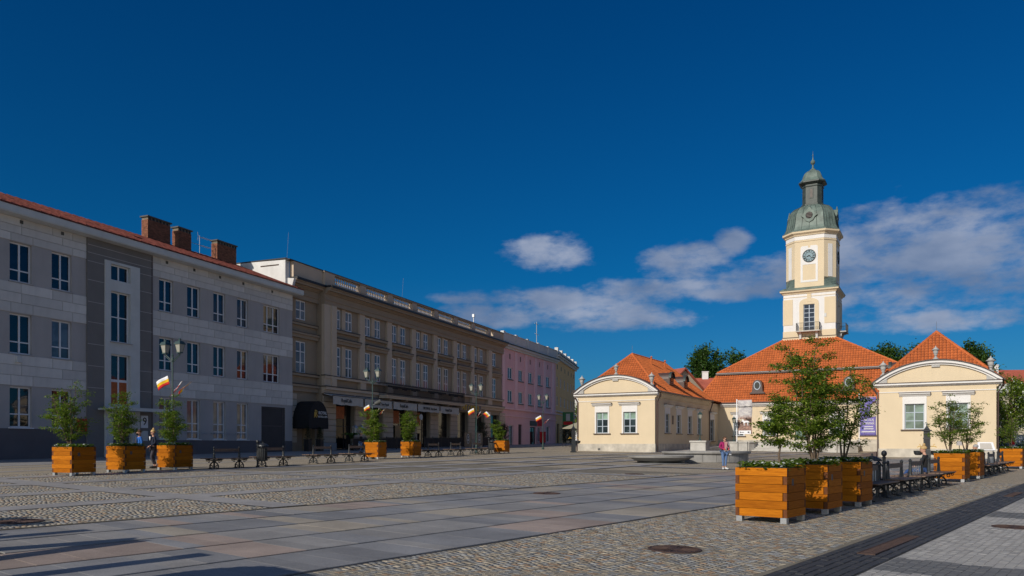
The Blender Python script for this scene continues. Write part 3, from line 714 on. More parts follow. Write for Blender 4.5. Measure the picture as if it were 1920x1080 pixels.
# ------------------------------------------------------------------ hotel with balustrade
def hotel():
    t = root('hotel_building', 'long taupe hotel with pilasters, balustrade and iron balcony in shade', 'building', (*GO, 0), GR)
    P0, PITCH, NB = 32.45, 5.33, 8
    holes = []; W = []
    for k in range(NB - 1):
        u = P0 + PITCH * k
        for du in (.05, 2.0): 
            for z0, z1 in ((12.95, 14.85), (8.35, 11.2)): holes.append((u + du, u + du + 1.15, z0, z1)); W.append((u + du, z0, 1.15, z1 - z0))
    for u in (70.6,):
        for z0, z1 in ((12.95, 14.85), (8.35, 11.2)): holes.append((u, u + 1.5, z0, z1)); W.append((u, z0, 1.5, z1 - z0))
    shop = [(P0 + .35 + PITCH * k, P0 + 3.5 + PITCH * k, .9, 6.0) for k in range(NB)]
    mb = MB(); wall_holes(mb, 30.57, 74.2, 6.6, 15.0, holes, depth=.35, mi=0); wall_holes(mb, 30.57, 74.2, .2, 6.6, shop, depth=.5, mi=0)
    rec = [(27.46, 28.9, 13.15, 14.9), (27.46, 28.9, 8.28, 11.17)]; ent = [(27.35, 30.3, .7, 5.55)]
    wall_holes(mb, 26.25, 30.57, 6.6, 15.0, rec, v=.55, depth=.3); wall_holes(mb, 26.25, 30.57, .2, 6.6, ent, v=.55, depth=.9)
    mb.quad((30.57, .55, .2), (30.57, 0, .2), (30.57, 0, 15), (30.57, .55, 15))
    mb.box(26.3, 74.2, .95, 1.2, .2, 15.0)
    mb.box(73.8, 74.19, 1.2, 12, .2, 17.0)
    mb.build('wall', [m_hotel], t)
    for u, z, w, h in W: window(t, u, z, w, h, .05, (0, .5, 1), (0, .5, 1) if h < 2.2 else (0, .34, .68, 1), m_pvc, m_glasscurt, .1)
    for a, b_, c, d in rec: window(t, a, c, b_ - a, d - c, .62, (0, .5, 1), (0, .5, 1) if d - c < 2.2 else (0, .34, .68, 1), m_pvc, m_glasscurt, .1)
    pil = MB().box(0, 1.0, -.22, 0, 7.0, 14.95).box(-.0, 1.0, -.36, -.22, 7.0, 8.2).mesh('pilaster', m_hotel2)
    for k in range(-1, NB - 1):
        u = P0 + PITCH * k + 4.2
        if k == -1: MB().box(30.575, 32.4, -.32, 0, 7.0, 14.95).box(31.6, 32.38, -.45, -.32, 7.0, 14.95).build('pilaster', m_hotel2, t)
        else: put('pilaster', pil, t, (u, 0, 0))
    MB().box(68.95, 70.1, -.32, 0, 7.0, 14.95).build('pilaster', m_hotel2, t)
    # per bay: slim piers, hood cornices, sill courses with dark flashings
    pier = MB().box(1.3, 1.9, -.08, 0, 12.75, 14.95).box(1.3, 1.9, -.08, 0, 8.3, 11.35).mesh('window_pier', m_hotel2)
    hood = MB().box(.0, 4.15, -.34, 0, 11.45, 11.75).box(-.05, 4.18, -.5, 0, 11.75, 11.93).mesh('hood_cornice', m_hotel)
    hfl = MB().box(-.06, 4.19, -.53, 0, 11.932, 12.02).box(.0, 4.15, -.36, 0, 12.772, 12.86).mesh('flashing', m_blackmetal)
    sil = MB().box(.0, 4.15, -.32, 0, 12.55, 12.77).mesh('sill_course', m_hotel)
    for k in range(NB - 1):
        u = P0 + PITCH * k
        for nm, me in (('window_pier', pier), ('hood_cornice', hood), ('flashing', hfl), ('sill_course', sil)): put(nm, me, t, (u, 0, 0))
    for u0, u1, v in ((26.3, 30.5, .55), (70.15, 73.6, 0)):
        MB().box(u0, u1, v - .3, v, 11.45, 11.75).box(u0, u1, v - .45, v, 11.75, 11.93).build('hood_cornice', m_hotel, t)
        MB().box(u0, u1, v - .48, v, 11.932, 11.97).box(u0, u1, v - .3, v, 12.8, 12.84).build('flashing', m_blackmetal, t)
        MB().box(u0, u1, v - .26, v, 12.6, 12.8).build('sill_course', m_hotel, t)
    # belt courses over the ground floor
    MB().box(26.27, 30.56, .2, .55, 8.0, 8.2).box(26.27, 30.56, .1, .55, 7.0, 7.2).box(26.27, 30.56, .3, .55, 6.6, 7.0).build('belt_course', m_hotel, t)
    MB().box(30.56, 74.2, -.42, -.0, 8.02, 8.24).box(30.56, 74.22, -.55, -.0, 6.95, 7.2).box(30.56, 74.2, -.3, 0, 6.6, 6.95).build('belt_course', m_hotel2, t)
    MB().box(26.26, 30.5, .06, .55, 7.202, 7.28).box(26.26, 30.5, .16, .55, 8.202, 8.28).box(30.5, 74.25, -.59, 0, 7.202, 7.29).box(30.5, 74.25, -.46, 0, 8.242, 8.32).build('flashing', m_blackmetal, t)
    # entablature and parapet
    for (u0, u1, v) in ((26.28, 30.57, .3), (30.575, 74.25, -.32)):
        e = MB(); e.box(u0, u1, v - .02, v + .5, 14.95, 15.35).box(u0, u1, v - .1, v + .5, 15.35, 15.5).box(u0, u1, v - .04, v + .5, 15.5, 15.95)
        for i, (dv, z0, z1) in enumerate(((.2, 15.95, 16.06), (.32, 16.06, 16.16), (.62, 16.16, 16.36), (.74, 16.36, 16.46))): e.box(u0, u1 + .1, v - dv, v + .5, z0, z1)
        e.build('entablature', m_hotel, t)
        MB().box(u0, u1 + .15, v - .85, v + .3, 16.462, 16.66).build('gutter', m_blackmetal, t)
    MB().box(26.3, 30.6, -.1, .35, 16.56, 18.05).build('parapet', m_hotel2, t)
    MB().box(25.7, 30.6, -.16, .41, 18.05, 18.13).build('coping', m_blackmetal, t)
    MB().box(30.62, 32.2, -.35, .2, 16.56, 17.95).box(30.6, 74.2, -.25, .12, 16.56, 17.12).build('parapet', m_hotel2, t)
    MB().box(30.55, 74.25, -.33, .2, 17.87, 18.05).build('coping_stone', m_hotel, t)
    MB().box(30.53, 74.3, -.37, .24, 18.052, 18.09).build('coping', m_blackmetal, t)
    bal = MB().lathe([(.09, 17.12), (.09, 17.18), (.045, 17.24), (.1, 17.42), (.045, 17.66), (.085, 17.8), (.085, 17.87)], 8).mesh('baluster', m_hotel2)
    ped = MB().box(0, 1.0, -.3, .18, 17.12, 17.87).mesh('pedestal', m_hotel2)
    for k in range(NB):
        u = P0 + PITCH * k
        if k < NB: put('pedestal', ped, t, (u + 4.26, 0, 0))
        if k < NB - 1:
            for i in range(13): put('baluster', bal, t, (u + .12 + i * .33, -.06, 0))
    MB().box(70.7, 74.2, -.25, .15, 17.12, 17.87).build('parapet', m_hotel2, t)
    # low roof and the whitewashed party wall above the neighbour
    MB().add([(25.7, .4, 16.5), (74.2, .4, 16.5), (74.2, 14, 16.3), (25.7, 14, 16.3)], [(0, 1, 2, 3)]).build('roof', m_brownmetal, t)
    pw = MB(); pw.prism([(.3, 14.6), (14, 14.6), (14, 18.4), (9.6, 18.5), (9.6, 18.25), (.3, 18.05)], 25.68, 26.2, 'x'); pw.prism([(-.2, 15.6), (.3, 15.3), (.3, 16.5), (-.45, 16.4)], 25.9, 26.22, 'x'); pw.build('party_wall', m_whitewash, t, (0, 0, 0))
    MB().box(25.66, 26.3, .25, 9.6, 18.13, 18.24).build('coping', m_blackmetal, t)
    MB().box(25.9, 26.6, 6.9, 8.2, 17.8, 19.0).build('chimney', m_whitewash, t); MB().box(25.8, 26.7, 6.8, 8.3, 19.0, 19.1).build('chimney_cap', m_blackmetal, t)
    MB().box(25.66, 25.68 + .01, 1.0, 3.0, 17.62, 17.72).build('wall_iron', m_rust, t)
    MB().tube([(26.0, .4, 18.1), (26.25, .4, 20.6)], .012, 4).tube([(45.3, -.1, 18.05), (45.6, -.1, 20.4)], .012, 4).build('lightning_rod', m_steel, t)
    MB().tube([(64.5, 0, 18.05), (64.5, 0, 19.1)], .06, 6).box(64.35, 64.65, -.15, .15, 18.9, 19.3).build('roof_camera', m_steel, t)
    # ground floor: rusticated piers built of courses
    course = MB().box(0, 2.0, -.14, 0, 0, .5).mesh('rusticated_course', m_hotel2); thin = MB().box(0, 1.15, -.14, 0, 0, .5).mesh('rusticated_course', m_hotel2)
    for k in range(-1, NB):
        u = P0 + PITCH * k + 3.55
        for j in range(8): put('rusticated_course', course, t, (u + .02, 0, 1.95 + j * .56))
        MB().box(u - .02, u + 2.05, -.18, 0, .3, 1.92).build('pier_base', m_greyplaster, t)
    for j in range(8): put('rusticated_course', thin, t, (26.27, .55, 1.95 + j * .56))
    # shopfronts
    for i, (a, b_, c, d) in enumerate(shop):
        w = window(t, a, c, b_ - a, d - c, .4, (0, .62, 1), (0, .52, 1), m_blackmetal, m_shop, .07)
        if i < 4: MB().box(a + .15, a + 1.9 - .5 * (i % 2), .3, .36, 4.3 - .1 * i, 5.5).build('menu_panel', m_orange, t)
    MB().box(P0 + PITCH * 2 + 1.3, P0 + PITCH * 2 + 2.5, .25, .3, 1.9, 3.9).build('menu_panel', m_amber, t)
    dr = MB().box(28.9, 30.28, .9, .95, .7, 4.2).build('door', m_amber, t); MB().tube([(29.05, .85, 1.7), (29.05, .85, 2.4)], .02, 6).build('handle', m_steel, dr)
    MB().box(27.36, 28.85, 1.3, 1.34, .7, 5.5).build('entrance_glass', m_shop, t)
    # balcony
    B0, B1 = 39.8, 58.6
    b = MB().box(B0, B1, -1.5, -.56, 6.62, 6.82).box(B0 - .06, B1 + .06, -1.58, -.6, 6.82, 6.92).build('balcony_slab', m_hotel2, t)
    for k in range(6): MB().prism([(-.6, 6.0), (-1.4, 6.5), (-1.4, 6.62), (-.6, 6.62)], B0 + .8 + k * 3.4, B0 + 1.2 + k * 3.4, 'x').build('bracket', m_hotel, b)
    rl = MB().box(B0, B1, -1.52, -1.47, 8.18, 8.24).box(B0, B1, -1.51, -1.48, 7.0, 7.03).box(B0, B0 + .04, -1.5, -.4, 8.18, 8.24).box(B1 - .04, B1, -1.5, -.4, 8.18, 8.24)
    x = B0
    while x < B1: rl.box(x - .012, x + .012, -1.505, -1.481, 6.92, 8.18); x += .15
    for s in (B0 + .02, B1 - .02):
        y = -1.4
        while y < -.4: rl.box(s - .012, s + .012, y, y + .024, 6.92, 8.18); y += .16
    rl.build('railing', m_blackmetal, b)
    for u0, u1 in ((B0 + .3, B0 + 7.3), (B0 + 9.2, B0 + 13.5), (B0 + 14.5, B1 - .4)):
        bb = MB(); x = u0
        while x < u1: bb.box(x, x + .5, -1.44, -1.38, 7.72 + .08 * math.sin(x * 3), 7.98); x += .5
        bb.build('balcony_flower_box', m_black, b)
    return t
hotel_root = hotel()
def hl(u, v, z=0.0):                                          # hotel / office facade coordinates -> world
    return (GO[0] + .374 * u - .927 * v, GO[1] + .927 * u + .374 * v, z)

def awnings():
    spans = [(30.25, 35.3), (35.6, 40.8), (41.1, 46.2), (46.45, 51.6), (51.9, 56.9)]
    words = ['Royal Cafe', 'BROWAR  Stary Rynek', 'Royal Cafe', 'BROWAR  Stary Rynek', 'Royal Cafe']
    pos = ['beside the black entrance awning', 'behind the lamp post', 'third from the entrance', 'fourth from the entrance', 'next to the yellow sign']
    for (a, b_), w, p in zip(spans, words, pos):
        t = root('shop_awning', f'grey awning lettered {w}, {p}', 'awning', hl(a, 0), GR, 'grey beige awnings over the cafe windows')
        L = b_ - a
        MB().add([(0, -.45, 6.55), (L, -.45, 6.55), (L, -1.5, 6.3), (0, -1.5, 6.3), (0, -.45, 6.5), (L, -.45, 6.5), (L, -1.5, 6.25), (0, -1.5, 6.25)], [(0, 1, 2, 3), (7, 6, 5, 4), (0, 3, 7, 4), (1, 5, 6, 2)]).build('awning_top', m_awn, t)
        n = 20; V = []; F = []
        for i in range(n + 1):
            for z in (6.3, 5.5): V.append((L * i / n, -1.52 - (.03 * math.sin(i * 1.7) if z < 6 else 0), z + (.03 * math.sin(i * .9) if z < 6 else 0)))
            if i: F.append((2 * i - 2, 2 * i - 1, 2 * i + 1, 2 * i))
        MB().add(V, F).build('valance', m_awn, t)
        MB().box(-.02, L + .02, -1.56, -1.48, 6.3, 6.36).box(0, L, -.5, -.45, 6.5, 6.62).build('awning_bar', m_blackmetal, t)
        if 'BROWAR' in w:
            text('lettering', 'BROWAR', .42, m_text, t, (L * .38, -1.575, 5.9), sx=.9, align='CENTER'); text('lettering', 'Stary Rynek', .36, m_text, t, (L * .72, -1.575, 5.9), sx=.85)
        else: text('lettering', w.replace(' ', ''), .5, m_text, t, (L * .42, -1.575, 5.92), sx=.85)
    # round black awning over the hotel door
    t = root('entrance_awning', 'black rounded hotel entrance awning with gold and white lettering', 'awning', hl(28.3, 0), GR)
    r = 1.45; zc = 3.75; H = 1.95; arc = [(-r * math.cos(math.pi * i / 18), zc + H * math.sin(math.pi * i / 18)) for i in range(19)]
    mb = MB(); V = []; F = []
    for y in (.5, -1.35): V += [(x, y, z) for x, z in arc] + [(r, y, 3.2), (-r, y, 3.2)]
    n = 21
    mb.add(V, [tuple(range(n))[::-1][::-1] if False else tuple(range(n, 2 * n))] + [(i, (i + 1) % n, (i + 1) % n + n, i + n) for i in range(n) if i != 19])
    mb.build('canopy_cloth', m_black, t)
    text('lettering', 'ROYAL', .42, m_wtext, t, (.55, -1.38, 4.62), sx=.95); text('lettering', 'HOTEL & SPA', .25, m_wtext, t, (.55, -1.38, 4.28), sx=.95)
    text('monogram', 'R', .85, m_gold, t, (-.42, -1.38, 4.55)); text('monogram', 'R', .7, m_gold, t, (-.55, -1.385, 4.4))
    t = root('casino_sign', 'yellow lettering sign over the shopfront right of the awnings', 'sign', hl(58.2, 0), GR)
    MB().box(.0, 6.5, -1.04, -.9, 6.1, 6.95).build('sign_board', m_brownmetal, t)
    text('lettering', 'HIT CASINO', 1.02, m_ytext, t, (3.2, -1.06, 6.5), sx=.9)
    t = root('round_sign', 'small white round pub sign hanging on a taupe pier', 'sign', hl(47.7, -1.2, 4.9), GR)
    MB().lathe([(.02, -.05), (.33, -.05), (.33, .05), (.02, .05)], 16).build('disc', m_offwhite, t).rotation_euler = (rad(90), 0, 0); MB().box(-.03, .03, 0, 1.2, .2, .26).build('bracket', m_blackmetal, t)
    text('lettering', 'PUB', .3, m_text, t, (0, -.07, 0)) if False else None
awnings()

# ------------------------------------------------------------------ pink and ochre houses further along
def pink_house():
    t = root('pink_building', 'pink three storey building with white cornice behind the last lamp', 'building', (*GO, 0), GR)
    U0, U1 = 74.3, 98.85; cols = [76.6, 81.0, 85.3, 89.7, 93.8]; holes = []
    for u in cols:
        for z0, z1 in ((11.6, 13.35), (8.1, 9.95)): holes.append((u, u + 1.85, z0, z1))
        holes.append((u + .6, u + 1.2, 14.6, 15.4))
    gd = [(77.0, 78.9, 1.2, 4.7), (80.95, 82.5, 1.0, 4.9), (86.0, 88.8, 1.3, 4.6), (89.6, 91.2, 2.2, 4.7), (93.8, 95.7, 2.2, 4.9)]
    mb = MB(); wall_holes(mb, U0, U1, 7.0, 16.0, holes, depth=.3); wall_holes(mb, U0, U1, .5, 7.0, gd, depth=.4); mb.box(U0, U1, .5, 10, .5, 16)
    mb.build('wall', m_pink, t)
    for a, b_, c, d in holes:
        if d < 14: window(t, a, c, b_ - a, d - c, .12, (0, .5, 1), (0, 1), m_pvc, m_glassblue, .12); MB().box(a - .15, b_ + .15, -.15, .1, c - .16, c - .01).build('sill', m_brownmetal, t)
        else: MB().box(a, b_, .1, .14, c, d).build('attic_opening', m_bluegrey, t)
    for i, (a, b_, c, d) in enumerate(gd): window(t, a, c, b_ - a, d - c, .2, (0, .5, 1), (0, 1), m_pvc if i in (0, 3, 4) else m_blackmetal, m_shop, .1, name='shop_window')
    for u in (U0 + .02, 79.3, 83.6, 88.0, 92.2, 96.6): MB().box(u, u + 1.0, -.12, 0, 7.3, 15.9).build('pilaster', m_pinkp, t)
    MB().box(U0, U1, -.3, 0, 7.0, 7.25).box(U0, U1, -.15, 0, 6.0, 6.12).build('belt_course', m_pinkp, t)
    MB().box(U0, U1 + .3, -.3, 0, 16.0, 16.3).box(U0, U1 + .4, -.6, 0, 16.3, 16.6).build('cornice', m_offwhite, t)
    MB().box(U0, U1 + .45, -.75, 0, 16.6, 16.72).build('gutter', m_blackmetal, t)
    MB().box(U0, U1, -.2, .1, 16.72, 18.2).box(U0, U1, -.28, .18, 18.2, 18.32).build('parapet', m_offwhite, t)
    for k in range(6): MB().box(U0 + .02 + 4.9 * k, U0 + .7 + 4.9 * k, -.32, .22, 16.73, 18.45).build('parapet_pier', m_offwhite, t)
    MB().box(85.9, 89.0, -.1, -.02, 4.8, 5.6).build('shop_sign', m_blackmetal, t); MB().box(89.4, 91.4, -.12, -.02, 4.85, 5.9).build('shop_sign', m_red, t)
    MB().tube([(91.8, 1, 18.3), (91.8, 1, 22.4)], .06, 5).tube([(90.8, 1, 22), (92.8, 1, 22)], .04, 4).tube([(91.0, 1, 20.3), (92.9, 1, 20.3)], .04, 4).build('aerial', m_steel, t)
    b = root('post_box', 'red post box standing at the pink wall', 'post box', hl(89.6, -.9, gz(*hl(89.6, -.9)[:2])), GR)
    MB().box(-.5, .5, -.35, .35, .25, 1.9).box(-.54, .54, -.39, .39, 1.9, 2.0).build('box', m_red, b); MB().box(-.4, .4, -.25, .25, 0, .25).build('foot', m_blackmetal, b)
pink_house()
YO = (7.67, 135.8); YR = math.atan2(.976, .217)
def yellow_house():
    t = root('ochre_building', 'ochre three storey corner building at the end of the row', 'building', (*YO, 0), YR)
    cols = [1.0, 5.3, 9.8, 14.1, 18.2, 21.4]; holes = [(u, u + 1.8, z0, z1) for u in cols for z0, z1 in ((12.1, 13.85), (8.7, 10.4))]
    gd = [(1.5, 4, 2.0, 5.5), (8, 11, 2.0, 5.5), (15, 18, 2.0, 5.5)]
    mb = MB(); wall_holes(mb, 0, 24.5, .5, 16.9, holes + gd, depth=.3); mb.box(0, 24.5, .5, 9, .5, 16.9); mb.build('wall', m_yellow, t)
    for a, b_, c, d in holes: window(t, a, c, b_ - a, d - c, .12, (0, .5, 1), (0, 1), m_pvc, m_glasscurt, .13)
    for a, b_, c, d in gd: window(t, a, c, b_ - a, d - c, .2, (0, .5, 1), (0, 1), m_blackmetal, m_shop, .1, name='shop_window')
    for a, b_, c, d in holes[::2]: MB().box(a + .6, b_ - .6, -.02, .02, 15.2, 16.0).build('attic_opening', m_bluegrey, t)
    MB().box(0, 24.6, -.25, 0, 7.6, 7.8).box(0, 24.6, -.15, 0, 7.1, 7.25).build('belt_course', m_offwhite, t)
    MB().box(0, 24.8, -.4, 0, 16.9, 17.3).box(0, 25.0, -.7, 0, 17.3, 17.6).build('cornice', m_offwhite, t); MB().box(0, 25.1, -.85, 0, 17.6, 17.72).build('gutter', m_blackmetal, t)
    MB().box(0, 24.5, -.25, .1, 17.72, 18.5).build('parapet', m_offwhite, t)
    for k in range(6): MB().box(.02 + 4.8 * k, .9 + 4.8 * k, -.4, .2, 17.73, 18.85).build('parapet_pier', m_offwhite, t)
    s = root('green_shop_sign', 'green projecting sign with red band on the ochre building', 'sign', (8.3, 134.2, 0), YR)
    MB().box(-.1, .15, -2.4, -.5, 5.0, 7.4).build('sign_panel', M('green_sign', (.02, .16, .04), .5), s); MB().box(-.12, -.1, -2.25, -.65, 5.2, 5.75).build('band', m_red, s); MB().box(-.12, -.1, -1.8, -1.1, 5.9, 7.1).build('emblem', m_awn, s)
yellow_house()

# ------------------------------------------------------------------ town hall
TO = (13.86, 75.0); TR = math.atan2(-.493, .870)
def tl(u, v, z=0.0): return (TO[0] + .870 * u + .493 * v, TO[1] - .493 * u + .870 * v, z)
def poly_clip_test(p, poly):
    c = False; n = len(poly)
    for i in range(n):
        a, b_ = poly[i], poly[(i + 1) % n]
        if (a[1] > p[1]) != (b_[1] > p[1]) and p[0] < (b_[0] - a[0]) * (p[1] - a[1]) / (b_[1] - a[1]) + a[0]: c = not c
    return c
def tile_field(mb, corners, tw=.27, th=.34):
    """overlapping curved clay tiles over a roof face; corners[0]->corners[1] is the eave"""
    P = [Vector(c) for c in corners]; e = (P[1] - P[0]).normalized(); nrm = (P[1] - P[0]).cross(P[-1] - P[0]).normalized(); s = nrm.cross(e).normalized()
    if s.z < 0: s = -s
    if nrm.z < 0: nrm = -nrm
    q = [((p - P[0]).dot(e), (p - P[0]).dot(s)) for p in P]
    x0, x1 = min(a for a, _ in q), max(a for a, _ in q); y1 = max(b_ for _, b_ in q)
    j = 0
    while j * th < y1:
        y = j * th
        nx = int((x1 - x0) / tw) + 1
        for i in range(nx):
            x = x0 + i * tw
            if not poly_clip_test((x + tw / 2, y + th / 2), q): continue
            h = .085 + random.uniform(-.004, .004); w = lambda a, b_, c: P[0] + e * a + s * b_ + nrm * c
            lo = y + .02; hi = y + th - .012
            V = [w(x + .02, lo, .02), w(x + tw * .5, lo, .02 + h), w(x + tw - .012, lo, .02), w(x + .02, hi, .004), w(x + tw * .5, hi, h), w(x + tw - .012, hi, .004), w(x + .02, lo, -.01), w(x + tw - .012, lo, -.01)]
            mb.add(V, [(0, 1, 4, 3), (1, 2, 5, 4), (6, 7, 2, 1, 0)])
        j += 1
def ridge(mb, a, b_, r=.13):
    a, b_ = Vector(a), Vector(b_); L = (b_ - a).length; n = max(2, int(L / .4))
    for i in range(n):
        p, q = a.lerp(b_, i / n), a.lerp(b_, (i + 1.06) / n); mb.tube([p, q], [r * 1.1, r * .92], 6)
def plate(mb, cs, t=.1, mi=0):
    P = [Vector(c) for c in cs]; n = (P[1] - P[0]).cross(P[-1] - P[0]).normalized() * t
    if n.z < 0: n = -n
    k = len(P); mb.add([p - n for p in P] + P, [tuple(range(k))[::-1], tuple(range(k, 2 * k))] + [(i, (i + 1) % k, (i + 1) % k + k, i + k) for i in range(k)], mi)

def th_window(t, u, z, w, h, v=0.0, rz=0.0, hood=True, blind=True, rows=(0, .33, .66, 1)):
    """white surround, hood, sill and a pale blue casement; rz turns it round (u, v) for the side walls"""
    r = root_part = None
    c, s = math.cos(rz), math.sin(rz)
    def pt(mb): 
        mb.v = [(u + x * c - y * s, v + x * s + y * c, zz) for x, y, zz in mb.v]; return mb
    sur = MB(); sur.box(-.16, 0, -.04, 0, z - .02, z + h + .12).box(w, w + .16, -.04, 0, z - .02, z + h + .12).box(-.16, w + .16, -.042, 0, z + h + .0, z + h + .62)
    sur.box(-.02, w + .02, -.055, 0, z + h + .002, z + h + .05)
    pt(sur).build('window_surround', m_white, t)
    if hood:
        hd = MB(); hd.prism([(0, z + h + .6), (-.1, z + h + .64), (-.16, z + h + .72), (-.3, z + h + .8), (-.32, z + h + .9), (0, z + h + .9)], -.42, w + .42, 'x'); pt(hd).build('hood', m_white, t)
        pt(MB().box(-.46, w + .46, -.36, 0, z + h + .902, z + h + .95)).build('hood_flashing', m_brownmetal, t)
    pt(MB().box(-.3, w + .3, -.16, .04, z - .1, z - .022)).build('sill', m_brownmetal, t)
    o = window(t, u + .0 * c, z, w, h, 0, (0, .5, 1), rows, m_thframe, m_thglass, .07, rz)
    o.location = (u - .13 * s, v + .13 * c, z)
    nr = len(rows) - 1
    for i, pn_ in enumerate(o.children):
        mt = m_thgrey if blind == .06 else (m_thblind if i % nr == nr - 1 and blind is True else m_thdark)
        if pn_.data.materials[0] != mt:
            key = (pn_.data.name, mt.name)
            if key not in CACHE_ROWS: CACHE_ROWS[key] = pn_.data.copy(); CACHE_ROWS[key].materials[0] = mt
            pn_.data = CACHE_ROWS[key]

def town_hall():
    t = root('town_hall', 'cream baroque town hall with orange tiled roofs, two wings and a clock tower', 'town hall', (*TO, 0), TR)
    WW = 8.1
    def wing(a, b_, base, plz, wins, eave=6.9, rz_=11.25, inner=1, apexd=0):
        # a..b_: extent along the front; inner: +1 if the courtyard is on the right
        mb = MB(); holes = [(u, u + w, z, z + h) for u, z, w, h in wins]
        wall_holes(mb, a, b_, plz, 6.6, holes, depth=.2)
        side = [(3.15, 1.3, 2.93, 1.95), (6.9, 1.35, 2.93, 1.95), (10.9, 1.35, 2.93, 1.95), (14.6, 1.25, 2.93, 1.95), (19.8, 1.7, 2.2, 2.55)] if inner == 1 else []
        ms = MB(); wall_holes(ms, 0, 23.6, plz, 6.75, [(x, x + w, z, z + h) for x, w, z, h in side], depth=.2)
        mb.add([(b_ - y, x, z) for x, y, z in ms.v], ms.f) if inner == 1 else mb.box(b_ - .02, b_, 0, 19, plz, 6.7)
        mb.box(a, a + .02, 0.001, 23.6, plz, 6.7)
        if inner != 1: mb.quad((a, 19, plz), (b_, 19, plz), (b_, 19, 6.7), (a, 19, 6.7))
        mb.build('wing_wall', m_cream, t)
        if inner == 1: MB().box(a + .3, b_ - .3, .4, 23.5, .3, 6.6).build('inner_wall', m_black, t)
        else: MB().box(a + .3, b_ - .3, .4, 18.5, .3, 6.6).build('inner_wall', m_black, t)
        MB().box(a - .06, b_ + .06, -.06, 23.55, base - .6, plz).build('plinth', m_plinth, t)
        for u, z, w, h in wins: th_window(t, u, z, w, h, blind=True if inner == 1 else .06, rows=(0, .33, .66, 1))
        for x, w, z, h in side: th_window(t, b_, z, w, h, v=x, rz=rad(90), hood=True, blind=False)
        MB().box(a - .01, b_ + .01, -.05, 0, 6.1, 6.16).build('string_course', m_white, t)
        # horizontal cornice, segmental pediment moulding and tympanum
        A, B = a - .42, b_ + .38; m = (A + B) / 2; hw = (B - A) / 2
        MB().prism([(0, 6.55), (-.08, 6.56), (-.12, 6.62), (-.28, 6.68), (-.34, 6.7), (-.34, 6.86), (0, 6.86)], A, B, 'x').build('cornice', m_white, t)
        MB().box(A - .02, B + .02, -.42, .0, 6.862, 6.9).build('cornice_flashing', m_brownmetal, t)
        def arcpts(r_in, n=28):
            rise = 1.68; R_ = (hw * hw + rise * rise) / (2 * rise); cz = 6.86 + rise - R_; a0 = math.asin(hw / R_)
            return [(m + (R_ - r_in) * math.sin(-a0 + 2 * a0 * i / n), cz + (R_ - r_in) * math.cos(-a0 + 2 * a0 * i / n)) for i in range(n + 1)]
        o_, i1, i2 = arcpts(-.12), arcpts(.10), arcpts(.25)
        low = lambda pts: [(x, max(z, 6.9)) for x, z in pts]
        o_, i1, i2 = low(o_), low(i1), low(i2)
        for nm, outer, inn, y0, y1, mt in (('arch_moulding', o_, i1, -.36, .15, m_white), ('arch_moulding', i1, i2, -.18, .15, m_white)):
            q = MB()
            for k in range(len(outer) - 1):
                if max(outer[k][1], outer[k + 1][1]) <= 6.905: continue
                q.prism([outer[k], outer[k + 1], inn[k + 1], inn[k]], y0, y1, 'y')
            q.build(nm, mt, t)
        q = MB(); oo = low(arcpts(-.17))
        for k in range(len(oo) - 1): q.prism([oo[k], oo[k + 1], o_[k + 1], o_[k]], -.5, .9, 'y')
        q.build('arch_flashing', m_brownmetal, t)
        ty = [(x, z) for x, z in i1]; q = MB(); q.prism([(ty[0][0], 6.87)] + ty + [(ty[-1][0], 6.87)], -.02, .12, 'y'); q.build('tympanum', m_cream, t)
        # urns
        for x, zb, sc in ((a + .3, 7.4, 1.22), (m, 8.64, 1.05), (b_ - .38, 7.4, 1.22)):
            pr = [(.26, 0), (.26, .18), (.14, .24), (.09, .36), (.17, .42), (.14, .46), (.22, .58), (.26, .78), (.38, .82), (.4, .86), (.26, .9), (.17, 1.0), (.08, 1.03), (.05, 1.1), (.02, 1.16)]
            u_ = MB().lathe([(r * sc * .74, z * sc) for r, z in pr], 14).box(-.3, .3, -.3, .3, -.55, .01); u_.build('urn', m_urn, t, (x, .15, zb), smooth=False)
        # roof: hip in front, long slopes, hip behind
        rv0, rv1 = 4.6, (15.05 if inner == 1 else 15.5); v1 = 19.4
        E0, E1 = a - .45, b_ + .45; e = 6.95; R0, R1 = (m, rv0, rz_), (m, rv1, rz_)
        faces = [[(E0, .3, e), (E1, .3, e), R0], [(E1, .3, e), (E1, v1, e), R1, R0], [(E0, v1, e), (E0, .3, e), R0, R1], [(E1, v1, e), (E0, v1, e), R1]]
        mb = MB()
        for f in faces: plate(mb, f, .12)
        rf = mb.build('roof', m_tilebase, t)
        tb = MB(); tile_field(tb, faces[0]); tile_field(tb, faces[1]) if inner == 1 else tile_field(tb, [faces[2][0], faces[2][1], faces[2][2], faces[2][3]])
        o = tb.build('roof_tiles', m_tile, rf); o['kind'] = 'stuff'
        rb = MB(); ridge(rb, R0, R1); 
        for p in ((E0, .3, e), (E1, .3, e)): ridge(rb, p, R0)
        for p in ((E0, v1, e), (E1, v1, e)): ridge(rb, p, R1)
        o = rb.build('ridge_tiles', m_tile, rf); o['kind'] = 'stuff'
